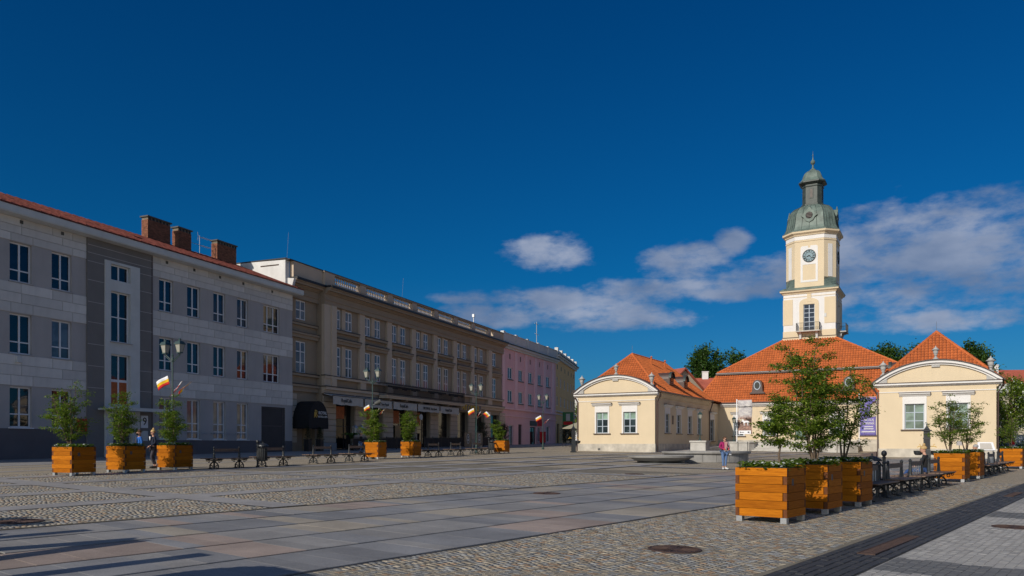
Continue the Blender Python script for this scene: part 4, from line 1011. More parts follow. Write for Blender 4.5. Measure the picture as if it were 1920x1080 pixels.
        # eaves moulding, gutter and rainwater pipes along the sides
        for x, sg in ((b_, 1), (a, -1)):
            MB().prism([(x, 6.35), (x + sg * .1, 6.4), (x + sg * .32, 6.7), (x + sg * .4, 6.72), (x + sg * .4, 6.86), (x, 6.86)], .01, 19.0, 'y').build('eaves_moulding', m_cream, t)
            MB().tube([(x + sg * .52, -.1, 6.92), (x + sg * .52, 19.4, 6.92)], .085, 8).build('gutter', m_brownmetal, t)
            dp = MB().tube([(x + sg * .52, .25, 6.9), (x + sg * .5, .22, 6.55), (x + sg * .14, .4 if sg > 0 else .3, 5.95), (x + sg * .12, .42 if sg > 0 else .3, base)], [.1, .1, .065, .065], 8)
            if sg < 0: dp.box(x - .16, x - .07, -.06, .03, base, 6.2)
            dp.build('downpipe', m_brownmetal, t)
        if inner == 1: MB().tube([(.52, 19.3, 6.9), (.3, 19.3, 6.2), (.12, 19.2, 5.6), (.12, 19.2, 1.2)], .07, 8).build('downpipe', m_brownmetal, t)
        # barrel dormers of sheet metal on the courtyard slope
        for vv in ((6.6, 11.6) if inner == 1 else (7.0, 12.0)):
            sx = b_ if inner == 1 else a; sg = 1 if inner == 1 else -1
            x0 = sx - sg * .45; x1 = sx - sg * 2.7; z0 = 8.0
            ar = [(vv - .68 * math.cos(math.pi * k / 12), z0 + .62 + .68 * math.sin(math.pi * k / 12)) for k in range(13)]
            d = MB().prism([(vv - .68, z0)] + ar + [(vv + .68, z0)], x0, x1, 'x').build('dormer', m_brownmetal, t)
            hb = MB()
            for k in range(12):
                hb.add([(x0 + sg * .16, ar[k][0], ar[k][1]), (x0 + sg * .16, ar[k + 1][0], ar[k + 1][1]), (x0 - sg * .1, ar[k + 1][0], ar[k + 1][1]), (x0 - sg * .1, ar[k][0], ar[k][1]), (x0 + sg * .16, vv + (ar[k][0] - vv) * 1.14, ar[k][1] + .08), (x0 + sg * .16, vv + (ar[k + 1][0] - vv) * 1.14, ar[k + 1][1] + .08), (x0 - sg * .1, vv + (ar[k + 1][0] - vv) * 1.14, ar[k + 1][1] + .08), (x0 - sg * .1, vv + (ar[k][0] - vv) * 1.14, ar[k][1] + .08)], [(0, 1, 5, 4), (4, 5, 6, 7), (3, 2, 6, 7)])
            hb.build('dormer_hood', m_dcopper, d)
            MB().lathe([(.3, 0), (.3, .03), (.02, .03)], 16).build('dormer_window', m_shop, d, (x0 + sg * .005, vv, z0 + .62)).rotation_euler = (0, rad(90) * sg, 0)
        for vv in ((8.0, 12.6) if inner == 1 else ()):
            MB().tube([(m + .9, vv, rz_ - 1.2), (m + .9, vv, rz_ - .1)], .09, 6).lathe([(.02, rz_ - .12), (.16, rz_ - .06), (.02, rz_ + .08)], 8, m + .9, vv).build('roof_vent', m_tile, t)
        MB().tube([(m, rv0, rz_), (m, rv0, rz_ + .9)], .015, 4).build('lightning_rod', m_steel, t)
    wing(-WW, 0, 1.0, 1.84, [(-6.15, 2.9, 1.25, 2.1), (-3.25, 2.9, 1.3, 2.1)])
    MB().box(-5.95, -5.7, -.09, -.06, 1.2, 1.4).build('plinth_vent', m_capc, t)
    MB().box(.0, .06, 5.3, 5.75, 3.85, 4.75).build('wall_plaque', m_brownmetal, t)
    wing(19.7, 28.1, .5, 1.42, [(21.62, 3.03, 1.45, 2.1), (24.78, 3.03, 1.4, 2.1)], rz_=11.55, inner=-1)
    # main block
    mw = [(1.95, 2.83, 1.1, 1.95), (5.45, 2.83, 1.35, 1.95), (12.9, 2.83, 1.35, 1.95), (16.2, 2.83, 1.35, 1.95)]
    door = (9.0, 10.7, 2.0, 5.0)
    mb = MB(); wall_holes(mb, 0, 19.7, 2.0, 6.75, [(u, u + w, z, z + h) for u, z, w, h in mw] + [door], v=23.6, depth=.25)
    mb.quad((-2.8, 23.6, 2), (-2.8, 40, 2), (-2.8, 40, 6.75), (-2.8, 23.6, 6.75)); mb.quad((22.5, 40, 2), (22.5, 23.6, 2), (22.5, 23.6, 6.75), (22.5, 40, 6.75)); mb.quad((19.69, 19, 1), (19.69, 23.6, 1), (19.69, 23.6, 6.75), (19.69, 19, 6.75)); mb.quad((22.5, 40, 2), (-2.8, 40, 2), (-2.8, 40, 6.75), (22.5, 40, 6.75))
    mb.box(.02, 19.6, 23.92, 24.2, 2, 6.75)
    mb.build('wall', m_cream, t)
    MB().box(0, 19.7, 23.53, 23.62, .8, 2.35).build('plinth', m_plinth, t)
    for u, z, w, h in mw: th_window(t, u, z, w, h, v=23.6, blind=.4)
    dr = MB().box(9.0, 10.7, 23.78, 23.84, 2.0, 5.0).build('door', m_brownmetal, t); MB().box(9.1, 9.78, 23.75, 23.779, 2.2, 4.8).box(9.92, 10.6, 23.75, 23.779, 2.2, 4.8).build('door_leaf', m_thglass, dr)
    MB().prism([(23.6, 6.3), (23.5, 6.34), (23.2, 6.6), (23.15, 6.62), (23.15, 6.78), (23.6, 6.78)], .3, 19.4, 'x').build('cornice', m_white, t)
    MB().tube([(.3, 23.1, 6.82), (19.4, 23.1, 6.82)], .085, 8).build('gutter', m_brownmetal, t)
    E0, E1, F0, F1 = -2.9, 22.6, 23.1, 39.8
    B0, B1, Bv, Bw, bz = -.63, 20.3, 25.5, 37.4, 10.45; tz = 14.7
    L4 = [(E0, F0, 6.85), (E1, F0, 6.85), (B1, Bv, bz), (B0, Bv, bz)]; U4 = [(B0, Bv - .12, bz + .28), (B1, Bv - .12, bz + .28), (12.95, 28.35, tz), (6.75, 28.35, tz)]
    mb = MB()
    for f in (L4, [(E1, F0, 6.85), (E1, F1, 6.85), (B1, Bw, bz), (B1, Bv, bz)], [(E0, F1, 6.85), (E0, F0, 6.85), (B0, Bv, bz), (B0, Bw, bz)], [(E1, F1, 6.85), (E0, F1, 6.85), (B0, Bw, bz), (B1, Bw, bz)], U4,
              [(B1, Bv - .12, bz + .28), (B1, Bw, bz + .28), (12.95, 34.5, tz), (12.95, 28.35, tz)], [(B0, Bw, bz + .28), (B0, Bv - .12, bz + .28), (6.75, 28.35, tz), (6.75, 34.5, tz)], [(B1, Bw, bz + .28), (B0, Bw, bz + .28), (6.75, 34.5, tz), (12.95, 34.5, tz)]): plate(mb, f, .12)
    lk = [[(.45, 19.0, 6.95), (.45, 23.2, 6.95), (-2.2, 24.4, 8.3), (-2.2, 19.0, 8.3)], [(19.25, 23.2, 6.95), (19.25, 19.0, 6.95), (21.9, 19, 8.3), (21.9, 24.4, 8.3)]]
    for f in lk: plate(mb, f, .1)
    rf = mb.build('roof', m_tilebase, t)
    tb = MB()
    for f in (L4, U4, lk[0]): tile_field(tb, f, .29, .36)
    o = tb.build('roof_tiles', m_tile, rf); o['kind'] = 'stuff'
    rb = MB()
    for p, q in ((L4[0], L4[3]), (L4[1], L4[2]), (U4[0], U4[3]), (U4[1], U4[2])): ridge(rb, p, q)
    o = rb.build('ridge_tiles', m_tile, rf); o['kind'] = 'stuff'
    MB().box(B0 - .1, B1 + .1, Bv - .3, Bv - .1, bz + .02, bz + .22).build('roof_break_moulding', m_brownmetal, t)
    MB().box(B0 - .12, B1 + .12, Bv - .34, Bv - .05, bz + .221, bz + .25).build('roof_break_flashing', m_steel, t)
    for u in (4.7, 14.85):
        z0 = 7.95; y = 23.45
        pr = [(u - .95, z0 - .05), (u - .62, z0 + .25), (u - .55, z0 + .95)] + [(u - .55 * math.cos(math.pi * k / 10), z0 + 1.0 + .62 * math.sin(math.pi * k / 10)) for k in range(11)] + [(u + .62, z0 + .25), (u + .95, z0 - .05)]
        d = MB().prism(pr, y, 25.3, 'y').build('oval_dormer', m_brownmetal, t)
        ring = MB(); ov = lambda r, yy: [(u + r * .62 * math.cos(2 * math.pi * k / 20), yy, z0 + .92 + r * .85 * math.sin(2 * math.pi * k / 20)) for k in range(20)]
        ring.loops([ov(.62, y - .002), ov(.62, y - .06), ov(.5, y - .06), ov(.5, y - .01)]); ring.f.pop(); ring.f.pop(); ring.m = ring.m[:len(ring.f)]; ring.build('oval_frame', m_thframe, d)
        q = MB(); q.add(ov(.5, y - .012), [tuple(range(20))]); q.build('oval_pane', m_shop, d)

    # ---------------- tower
    cu, cv, hw = 9.85, 31.45, 3.02; f0 = cv - hw
    L, R = cu - hw, cu + hw
    SQ = lambda o_: [(L - o_, f0 - o_), (R + o_, f0 - o_), (R + o_, cv + hw + o_), (L - o_, cv + hw + o_)]
    def ring(mb, shape, offs):                              # stacked outline: [(offset, z)...]
        mb.loops([[(x, y, z) for x, y in shape(o_)] for o_, z in offs])
    mb = MB(); win = (9.2, 10.5, 15.75, 19.0)
    def four(mk):
        for k in range(4):
            q = MB(); mk(q, k); a = k * math.pi / 2; c, s = math.cos(a), math.sin(a)
            yield [(cu + (x - cu) * c - (y - cv) * s, cv + (x - cu) * s + (y - cv) * c, z) for x, y, z in q.v], q.f, q.m
    for V, F, _ in four(lambda q, k: wall_holes(q, L, R, 15.0, 20.45, [win], v=f0, depth=.25)): mb.add(V, F)
    mb.box(L + .35, R - .35, f0 + .35, cv + hw - .35, 14, 20.4)
    mb.build('tower_wall', m_white, t)
    q = MB(); ring(q, SQ, [(.1, 14.2), (.1, 14.95), (.03, 15.0), (.03, 15.05)]); q.build('tower_base', m_cream, t)
    q = MB(); ring(q, SQ, [(.14, 14.952), (.14, 14.985), (.0, 15.08)]); q.build('base_flashing', m_brownmetal, t)
    pn = MB()
    def lowpanels(q, k):
        for a, b_ in ((L + .02, L + 1.12), (R - 1.25, R - .02)): q.box(a, b_, f0 - .05, f0, 16.55, 19.72)
        q.box(L + .002, R - .002, f0 - .05, f0, 15.05, 15.75); q.box(L + .0, R - .0, f0 - .035, f0, 15.75, 15.78)
        q.box(8.72, 9.2, f0 - .05, f0, 15.75, 19.0); q.box(10.5, 10.98, f0 - .05, f0, 15.75, 19.0)
        pts = [(8.72, 19.0)] + [(cu - 1.13 * math.cos(math.pi * i / 10), 19.0 + .75 * math.sin(math.pi * i / 10) ** .7) for i in range(11)] + [(10.98, 19.0)]
        q.prism(pts, f0 - .05, f0, 'y'); q.box(9.62, 10.1, f0 - .07, f0, 19.3, 20.3); q.box(L, R, f0 - .04, f0, 19.95, 20.02)
    for V, F, _ in four(lowpanels): pn.add(V, F)
    pn.build('tower_panels', m_cream, t)
    for k, (u, v, r) in enumerate(((9.2, f0 + .12, 0), (R - .12, f0 + hw - .65, rad(90)))):
        window(t, u, 15.75, 1.3, 3.25, v, (0, .5, 1), (0, .17, .34, .51, .68, .84, 1), m_thframe, m_glassblue, .07, r)
        fu = lambda x, y: (x, y) if k == 0 else (cu - (y - cv), cv + (x - cu))
        def bal(mb):
            mb.v = [(*fu(x, y), z) for x, y, z in mb.v]; return mb
        b = bal(MB().box(8.45, 11.2, f0 - 1.0, f0, 15.55, 15.68)).build('balcony', m_concrete, t)
        bal(MB().prism([(f0, 14.7), (f0 - .3, 14.75), (f0 - .5, 15.4), (f0 - .9, 15.55), (f0, 15.55)], 8.75, 9.0, 'x').prism([(f0, 14.7), (f0 - .3, 14.75), (f0 - .5, 15.4), (f0 - .9, 15.55), (f0, 15.55)], 10.65, 10.9, 'x')).build('bracket', m_offwhite, b)
        rl = MB().box(8.48, 11.17, f0 - .97, f0 - .94, 16.6, 16.64).box(8.48, 8.52, f0 - .96, f0, 16.6, 16.64).box(11.13, 11.17, f0 - .96, f0, 16.6, 16.64).box(8.48, 11.17, f0 - .965, f0 - .945, 15.8, 15.82)
        x = 8.49
        while x < 11.18: rl.box(x - .012, x + .012, f0 - .966, f0 - .944, 15.68, 16.6); x += .165
        for i in range(6): rl.box(8.49, 8.51, f0 - .9 + i * .16, f0 - .88 + i * .16, 15.68, 16.6); rl.box(11.14, 11.16, f0 - .9 + i * .16, f0 - .88 + i * .16, 15.68, 16.6)
        bal(rl).build('railing', m_blackmetal, b)
    q = MB(); ring(q, SQ, [(.0, 20.3), (.08, 20.34), (.12, 20.45), (.3, 20.58), (.36, 20.6), (.38, 20.78), (.0, 20.78)]); q.build('tower_cornice', m_cream, t)
    q = MB(); ring(q, SQ, [(.42, 20.78), (.42, 20.83), (-.05, 21.15)]); q.build('cornice_roof', m_copper, t)
    # upper stage: corners cut away
    ch = 1.22; h2 = hw - .1
    def OC(o_, c=ch):
        a = h2 + o_; k = c + o_ * .41
        p = [(-a + k, -a), (a - k, -a), (a, -a + k), (a, a - k), (a - k, a), (-a + k, a), (-a, a - k), (-a, -a + k)]
        return [(cu + x, cv + y) for x, y in p]
    q = MB(); ring(q, OC, [(0, 20.9), (0, 27.3)]); q.build('tower_upper_wall', m_cream, t)
    g2 = cv - h2
    wp = MB()
    def up(q, k):
        a, b_ = 8.85, 10.85
        q.box(a, a + .25, g2 - .03, g2, 21.75, 25.95); q.box(b_ - .25, b_, g2 - .03, g2, 21.75, 25.95); q.box(a + .25, b_ - .25, g2 - .03, g2, 21.75, 22.0)
        pts = [(a + .25, 23.9)] + [(cu + .8 * math.cos(math.pi + math.pi * i / 10), 24.5 - .62 * math.sin(math.pi * i / 10)) for i in range(11)][0:0] + [(b_ - .25, 23.9), (b_ - .25, 25.95), (a + .25, 25.95)]
        q.prism(pts, g2 - .03, g2, 'y')
        q.prism([(a, 25.95)] + [(a + .25 - .25 * math.cos(math.pi / 2 * i / 4), 25.95 + .25 * math.sin(math.pi / 2 * i / 4)) for i in range(1, 5)] + [(9.72, 26.2), (9.72, 25.95)], g2 - .03, g2, 'y')
        q.prism([(9.98, 25.95), (9.98, 26.2), (b_ - .25, 26.2)] + [(b_ - .25 + .25 * math.sin(math.pi / 2 * i / 4), 25.95 + .25 * math.cos(math.pi / 2 * i / 4)) for i in range(1, 5)], g2 - .03, g2, 'y')
    for V, F, _ in four(up): wp.add(V, F)
    # white strips on the cut corners
    o8 = OC(0.02)
    for i in (1, 3, 5, 7):
        a, b_ = Vector((*o8[i], 0)), Vector((*o8[(i + 1) % 8], 0)); p, r = a.lerp(b_, .32), a.lerp(b_, .68)
        n = Vector(((b_ - a).y, -(b_ - a).x, 0)).normalized() * .02
        wp.add([(p.x, p.y, 22.3), (r.x, r.y, 22.3), (r.x, r.y, 26.3), (p.x, p.y, 26.3), (p.x + n.x, p.y + n.y, 22.3), (r.x + n.x, r.y + n.y, 22.3), (r.x + n.x, r.y + n.y, 26.3), (p.x + n.x, p.y + n.y, 26.3)], [(4, 5, 6, 7), (0, 4, 7, 3), (5, 1, 2, 6), (3, 7, 6, 2)])
    wp.build('tower_white_panels', m_white, t)
    q = MB(); ring(q, OC, [(.0, 26.75), (.06, 26.78), (.06, 26.9), (.0, 26.92)]); q.build('tower_moulding', m_cream, t)
    q = MB(); ring(q, OC, [(.03, 27.0), (.03, 27.45)]); q.build('tower_frieze', m_white, t)
    q = MB(); ring(q, OC, [(.03, 27.45), (.12, 27.5), (.16, 27.62), (.36, 27.78), (.4, 27.8), (.42, 28.0), (0, 28.02)]); q.build('tower_top_cornice', m_cream, t)
    cs = MB()
    sq = SQ(-.02); s8 = OC(.0)
    for k, (i, j, c) in enumerate(((7, 0, 0), (1, 2, 1), (3, 4, 2), (5, 6, 3))):      # swept copper skirts at the cut corners
        C_ = Vector((*sq[c], 0)); a = Vector((*s8[i], 0)); b_ = Vector((*s8[j], 0)); n = 5; rows = []
        for r in range(n + 1):
            f = r / n; g = 1 - (1 - f) ** 2; z = 21.0 + 1.25 * (f ** 1.6)
            e0, e1 = C_.lerp(a, .12 + .88 * g if f < 1 else 1), C_.lerp(b_, .12 + .88 * g if f < 1 else 1)
            mid = (C_.lerp((a + b_) / 2, g))
            e0 = (C_ + (a - C_) * 1.0).lerp(a, g); e1 = (C_ + (b_ - C_)).lerp(b_, g)
            rows.append(((e0.x, e0.y, z), (mid.x, mid.y, z), (e1.x, e1.y, z)))
        V = [p for r in rows for p in r]; F = []
        for r in range(n): F += [(3 * r, 3 * r + 1, 3 * r + 4, 3 * r + 3), (3 * r + 1, 3 * r + 2, 3 * r + 5, 3 * r + 4)]
        cs.add(V, F)
    cs.build('copper_skirt', m_copper, t)
    # clocks
    for k in range(4):
        a = k * math.pi / 2; nx, ny = math.sin(a), -math.cos(a)
        px, py = cu + nx * (h2 + .03), cv + ny * (h2 + .03)
        c = MB().lathe([(.76, 0), (.76, .07), (.7, .08), (.68, .05), (.01, .05)], 40).build('clock_dial', M('clock_dial_blue', (.20, .29, .33), .6, .1, 4) if k == 0 else bpy.data.materials['clock_dial_blue'], t, (px, py, 24.95)); c.rotation_euler = (rad(90), 0, a)
        if k > 1: continue
        mk = MB()
        mk.lathe([(.77, .0), (.77, .10), (.70, .10), (.70, .0)], 40); mk.f.pop(); mk.f.pop(); mk.m = mk.m[:len(mk.f)]
        rr = MB().lathe([(.42, .05), (.42, .062), (.40, .062), (.40, .05)], 32); rr.f.pop(); rr.f.pop(); mk.add(rr.v, rr.f)
        num = ['XII', 'I', 'II', 'III', 'IIII', 'V', 'VI', 'VII', 'VIII', 'IX', 'X', 'XI']
        for h, s in enumerate(num):
            A = math.pi / 2 - h * math.pi / 6; wch = {'I': .045, 'V': .1, 'X': .1}; W = sum(wch[x] for x in s); off = -W / 2
            d = Vector((math.cos(A), math.sin(A))); tn = Vector((d.y, -d.x))
            def st(x0, r0, x1, r1, w=.02):
                p, q_ = d * r0 + tn * x0, d * r1 + tn * x1; n_ = (q_ - p).normalized() * w / 2; n_ = Vector((-n_.y, n_.x)); mk.prism([tuple(p + n_), tuple(q_ + n_), tuple(q_ - n_), tuple(p - n_)], .045, .075, 'z')
            for x in s:
                m_ = off + wch[x] / 2
                if x == 'I': st(m_, .45, m_, .66, .028)
                if x == 'V': st(m_ - .035, .66, m_, .45, .024); st(m_ + .035, .66, m_, .45, .016)
                if x == 'X': st(m_ - .035, .66, m_ + .035, .45, .024); st(m_ + .035, .66, m_ - .035, .45, .016)
                off += wch[x]
        mk.build('clock_numerals', m_text, c)
        hd = MB()
        for ang, ln, w in ((90 - 8.37 * 30, .34, .06), (90 - 22 * 6, .56, .04)):
            A = rad(ang); d = Vector((math.cos(A), math.sin(A))); n_ = Vector((-d.y, d.x)) * w / 2; hd.prism([tuple(-d * .14 + n_), tuple(d * ln * .7 + n_ * 1.3), tuple(d * ln), tuple(d * ln * .7 - n_ * 1.3), tuple(-d * .14 - n_)], .08, .1, 'z')
        hd.build('clock_hands', m_text, c)
    # dome, lantern, cap, ball
    OCd = lambda r: [(cu + x, cv + y) for x, y in [(-r + r * .41, -r), (r - r * .41, -r), (r, -r + r * .41), (r, r - r * .41), (r - r * .41, r), (-r + r * .41, r), (-r, r - r * .41), (-r, -r + r * .41)]]
    def rings8(prof): mb = MB(); mb.loops([[(x, y, z) for x, y in OCd(r)] for r, z in prof]); return mb
    rings8([(3.32, 28.02), (3.32, 28.08), (3.05, 28.3), (2.9, 28.7), (2.8, 29.3), (2.72, 29.9), (2.6, 30.4), (2.38, 30.9), (2.0, 31.3), (1.5, 31.55), (1.25, 31.7), (1.2, 31.75)]).build('dome', m_copper, t)
    sm = MB(); prof = [(3.05, 28.3), (2.9, 28.7), (2.8, 29.3), (2.72, 29.9), (2.6, 30.4), (2.38, 30.9), (2.0, 31.3), (1.5, 31.55), (1.25, 31.7)]
    for i in range(8):
        for f in (0, .25, .5, .75):
            P = []
            for r, z in prof: o8 = OCd(r + .015); a, b_ = o8[i], o8[(i + 1) % 8]; P.append((a[0] + (b_[0] - a[0]) * f, a[1] + (b_[1] - a[1]) * f, z))
            sm.tube(P, .035 if f == 0 else .022, 4)
    sm.build('dome_seams', m_dcopper, t)
    for k in range(4):
        a = k * math.pi / 2; d = Vector((math.sin(a), -math.cos(a)))
        y0 = 2.72
        e = MB(); out = [(.95 * 1.0, .0), (.62, .28), (.52, .55), (.3, .62), (.12, .95), (0, 1.05), (-.12, .95), (-.3, .62), (-.52, .55), (-.62, .28), (-.95, 0), (-.62, -.25), (-.45, -.6), (0, -.85), (.45, -.6), (.62, -.25)]
        e.prism([(x, z) for x, z in out], -(y0 + .22), -1.8, 'y')
        o = e.build('bull_eye_dormer', m_copper, t, (cu, cv, 29.95), a)
        q = MB(); q.add([(.42 * math.cos(2 * math.pi * i / 20), -(y0 + .225), .42 * math.sin(2 * math.pi * i / 20)) for i in range(20)], [tuple(range(20))]); q.build('louvre_opening', m_black, o)
        lv = MB()
        for z in (-.25, -.08, .09, .26): lv.box(-.36 + abs(z) * .3, .36 - abs(z) * .3, -(y0 + .26), -(y0 + .228), z, z + .06)
        lv.build('louvres', m_brownmetal, o)
        MB().lathe([(.02, .9), (.1, 1.0), (.12, 1.1), (.05, 1.2), (.07, 1.32), (.01, 1.42)], 8, 0, -(y0 + .1)).build('finial', m_copper, o)
    rings8([(1.28, 31.7), (1.28, 31.85), (1.16, 31.9), (1.14, 34.0), (1.22, 34.02), (1.24, 34.12), (1.15, 34.14), (1.15, 34.3)]).build('lantern_drum', m_dcopper, t)
    for k in range(4):
        o = MB().box(-.24, .24, -1.2, -1.13, 32.5, 33.8).build('lantern_window', m_dcopper, t, (cu, cv, 0), k * math.pi / 2)
        lv = MB()
        for i in range(7): lv.box(-.14, .14, -1.235, -1.202, 32.62 + i * .15, 32.71 + i * .15)
        lv.build('louvres', m_brownmetal, o)
    rings8([(1.16, 34.3), (1.3, 34.36), (1.5, 34.5), (1.56, 34.52), (1.56, 34.68), (1.2, 34.7)]).build('lantern_cornice', m_dcopper, t)
    rings8([(1.54, 34.69), (1.36, 34.85), (1.16, 35.15), (1.06, 35.5), (.92, 35.85), (.7, 36.1), (.4, 36.25), (.34, 36.35), (.1, 36.42)]).build('lantern_cap', m_copper, t)
    MB().lathe([(.4, 36.35), (.32, 36.42), (.12, 36.6), (.08, 37.0), (.12, 37.05), (.26, 37.2), (.29, 37.38), (.22, 37.55), (.1, 37.64), (.05, 37.9), (.03, 38.15), (.08, 38.22), (.02, 38.4), (.01, 38.8)], 12, cu, cv).build('spire_ball', m_copper, t)
    MB().box(11.6, 11.85, f0 - .1, f0, 17.3, 17.75).build('tower_lamp', m_offwhite, t)
town_hall()

# ------------------------------------------------------------------ terrace, steps, low walls in front of the town hall
def terrace():
    st = MB(); 
    mbt = MB().box(3.8, 16.0, 15.4, 23.5, .4, 2.0); o = mbt.build('terrace', m_concrete, None, (*TO, 0), TR); tag(o, 'raised stone terrace before the town hall door', kind='structure')
    t = root('entrance_steps', 'wide flight of pale stone steps up to the town hall', 'steps', tl(9.5, 14.0, 1.0), TR)
    for i in range(6): MB().box(-3.5, 3.5, -.6 + i * .34, 1.5, -.3 + i * .165, -.3 + (i + 1) * .165 - .02).box(-3.55, 3.55, -.63 + i * .34, -.1 + i * .34, -.32 + (i + 1) * .165, -.3 + (i + 1) * .165).build('step', m_concrete, t)
    for nm, u0, sg, lab in (('terrace_wall', 5.0, 1, 'low curved stone terrace wall left of the town hall steps, lamp standing on it'), ('terrace_wall', 14.6, -1, 'low curved stone terrace wall right of the town hall steps')):
        w = root(nm, lab, 'wall', tl(u0, 14.6, 0), TR, 'low curved terrace walls')
        P = [(-1.9 * sg, .3), (-1.2 * sg, -.5), (-.2 * sg, -.9), (.7 * sg, -.75), (1.1 * sg, -.1), (1.15 * sg, .9)]
        body = MB(); cap = MB()
        for (a, b_) in zip(P, P[1:]):
            d = Vector((b_[0] - a[0], b_[1] - a[1])); n = Vector((-d.y, d.x)).normalized()
            for mb, th, z0, z1 in ((body, .22, .6, 1.95), (cap, .3, 1.95, 2.1)):
                q = [(a[0] + n.x * th, a[1] + n.y * th), (b_[0] + n.x * th, b_[1] + n.y * th), (b_[0] - n.x * th, b_[1] - n.y * th), (a[0] - n.x * th, a[1] - n.y * th)]; mb.prism(q, z0, z1)
        body.build('wall_body', m_concrete, w); cap.build('wall_cap', m_concrete, w)
    # ramp kerb beside the left wing
    r = root('ramp_kerb', 'low sloping stone kerb along the shaded side of the left wing', 'kerb', tl(.2, 0, 0), TR)
    MB().prism([(0, .6), (9, .6), (18, .6), (18, 1.75), (9, 1.4), (0, 1.1)], 2.2, 2.5, 'x').build('kerb_stone', m_concrete, r); MB().prism([(0, .6), (18, .6), (18, 1.6), (0, 1.0)], .1, 2.2, 'x').build('ramp', m_plinth, r)
    b = root('hand_ramp', 'brown boarded slope at the foot of the right wing pipe', 'ramp', tl(18.2, -.3, .55), TR)
    MB().prism([(-1.4, 0), (1.3, 0), (1.3, .62), (1.15, .62)], 0, 1.2, 'y').build('board', m_brownmetal, b)
    x, y = 17.8, 73.2
    p = root('lamp_pedestal', 'square pale stone pedestal carrying a street lantern before the left wing', 'pedestal', (x, y, gz(x, y)), TR)
    MB().box(-.72, .72, -.72, .72, -.1, 1.0).build('shaft', m_concrete, p); MB().box(-.8, .8, -.8, .8, 1.0, 1.16).build('cap', m_concrete, p)
terrace()

# ------------------------------------------------------------------ houses far behind
def far_house(name, label, loc, rz, L, D, wall, ridge_, wm, rm, wins=(), chims=()):
    t = root(name, label, 'house', loc, rz)
    holes = [(u, u + 1.1, z, z + 1.7) for u, z in wins]
    mb = MB(); wall_holes(mb, -L / 2, L / 2, 0, wall, holes, depth=.2)
    mb.box(-L / 2, L / 2, .25, .4, 0, wall); mb.box(-L / 2, L / 2, D - .02, D, 0, wall)
    for x in (-L / 2, L / 2): mb.prism([(0, 0), (D, 0), (D, wall), (D / 2, ridge_ - .15), (0, wall)], x - .01, x + .01, 'x')
    mb.build('wall', wm, t)
    r = MB(); plate(r, [(-L / 2 - .4, -.5, wall - .2), (L / 2 + .4, -.5, wall - .2), (L / 2 + .4, D / 2, ridge_), (-L / 2 - .4, D / 2, ridge_)], .15); plate(r, [(L / 2 + .4, D + .5, wall - .2), (-L / 2 - .4, D + .5, wall - .2), (-L / 2 - .4, D / 2, ridge_), (L / 2 + .4, D / 2, ridge_)], .15)
    rf = r.build('roof', rm, t)
    for x, y, z in chims: MB().box(x - .5, x + .5, y - .35, y + .35, z - 2, z).box(x - .56, x + .56, y - .41, y + .41, z, z + .12).build('chimney', m_whitewash, rf)
    for u, z in wins: window(t, u, z, 1.1, 1.7, .1, (0, .5, 1), (0, .6, 1), m_pvc, m_glassblue, .08)
    return t
far_house('gabled_house', 'beige gabled house with red roof behind the left wing', (23.6, 116, .2), rad(118), 16, 8.0, 8.6, 12.2, m_beige, m_redroof2, chims=((-1.5, 5.6, 13.4),))
far_house('red_roofed_house', 'long house with dark red roof seen between wing and main roof', (34.5, 128, 1.3), rad(-8), 12, 9, 8.8, 11.9, m_beige, m_redroof2, chims=((-2.0, 4.5, 12.9),))
def right_house():
    t = far_house('balcony_house', 'ochre house with dark red roof, balustrade and small balcony at right edge', (98.0, 140, .9), rad(-4), 22, 12, 10.6, 15.0, m_beige, m_redroof2, wins=[(-6.0, 7.4), (-6.0, 3.9), (-2.4, 7.4), (-2.4, 3.9), (1.2, 7.4)], chims=((-8.4, 3.4, 15.6),))
    MB().box(-11, 11, -.9, 0, 10.3, 10.7).box(-11, -7.2, -.75, -.45, 10.7, 11.9).build('cornice', m_offwhite, t)
    bl = MB().lathe([(.12, 10.7), (.07, 10.85), (.14, 11.2), (.08, 11.5), (.12, 11.7)], 8).mesh('baluster', m_offwhite)
    for i in range(14): put('baluster', bl, t, (-6.9 + i * .45, -.6, 0))
    MB().box(-7.2, 2.5, -.75, -.45, 11.7, 11.9).build('balustrade_rail', m_offwhite, t)
    MB().box(-6.6, -6.01, -.03, 0, 6.8, 10.2).box(-4.89, -4.3, -.03, 0, 6.8, 10.2).box(-6.01, -4.89, -.03, 0, 9.12, 10.2).build('window_surround', m_offwhite, t)
    b = MB().box(-7.0, -3.8, -1.0, 0, 6.8, 7.05).build('balcony', m_brownmetal, t); rl = MB().box(-7.0, -3.8, -1.0, -.96, 7.95, 8.02)
    for i in range(13): rl.box(-6.95 + i * .26, -6.92 + i * .26, -.99, -.97, 7.05, 7.95)
    rl.build('railing', m_blackmetal, b)
right_house()
t_ = root('apartment_tower', 'narrow white apartment tower far behind the square', 'building', (19.0, 250, 1.5), rad(-10))
tb_ = MB(); tb_.box(-8, 8, 0, 12, 0, 17.5); tb_.build('wall', m_white, t_)
for i in range(5):
    for j in range(5):
        MB().box(-7.0 + j * 3.1, -5.2 + j * 3.1, -.05, -.001, 2.2 + i * 3.1, 4.0 + i * 3.1).build('window', m_shop, t_)

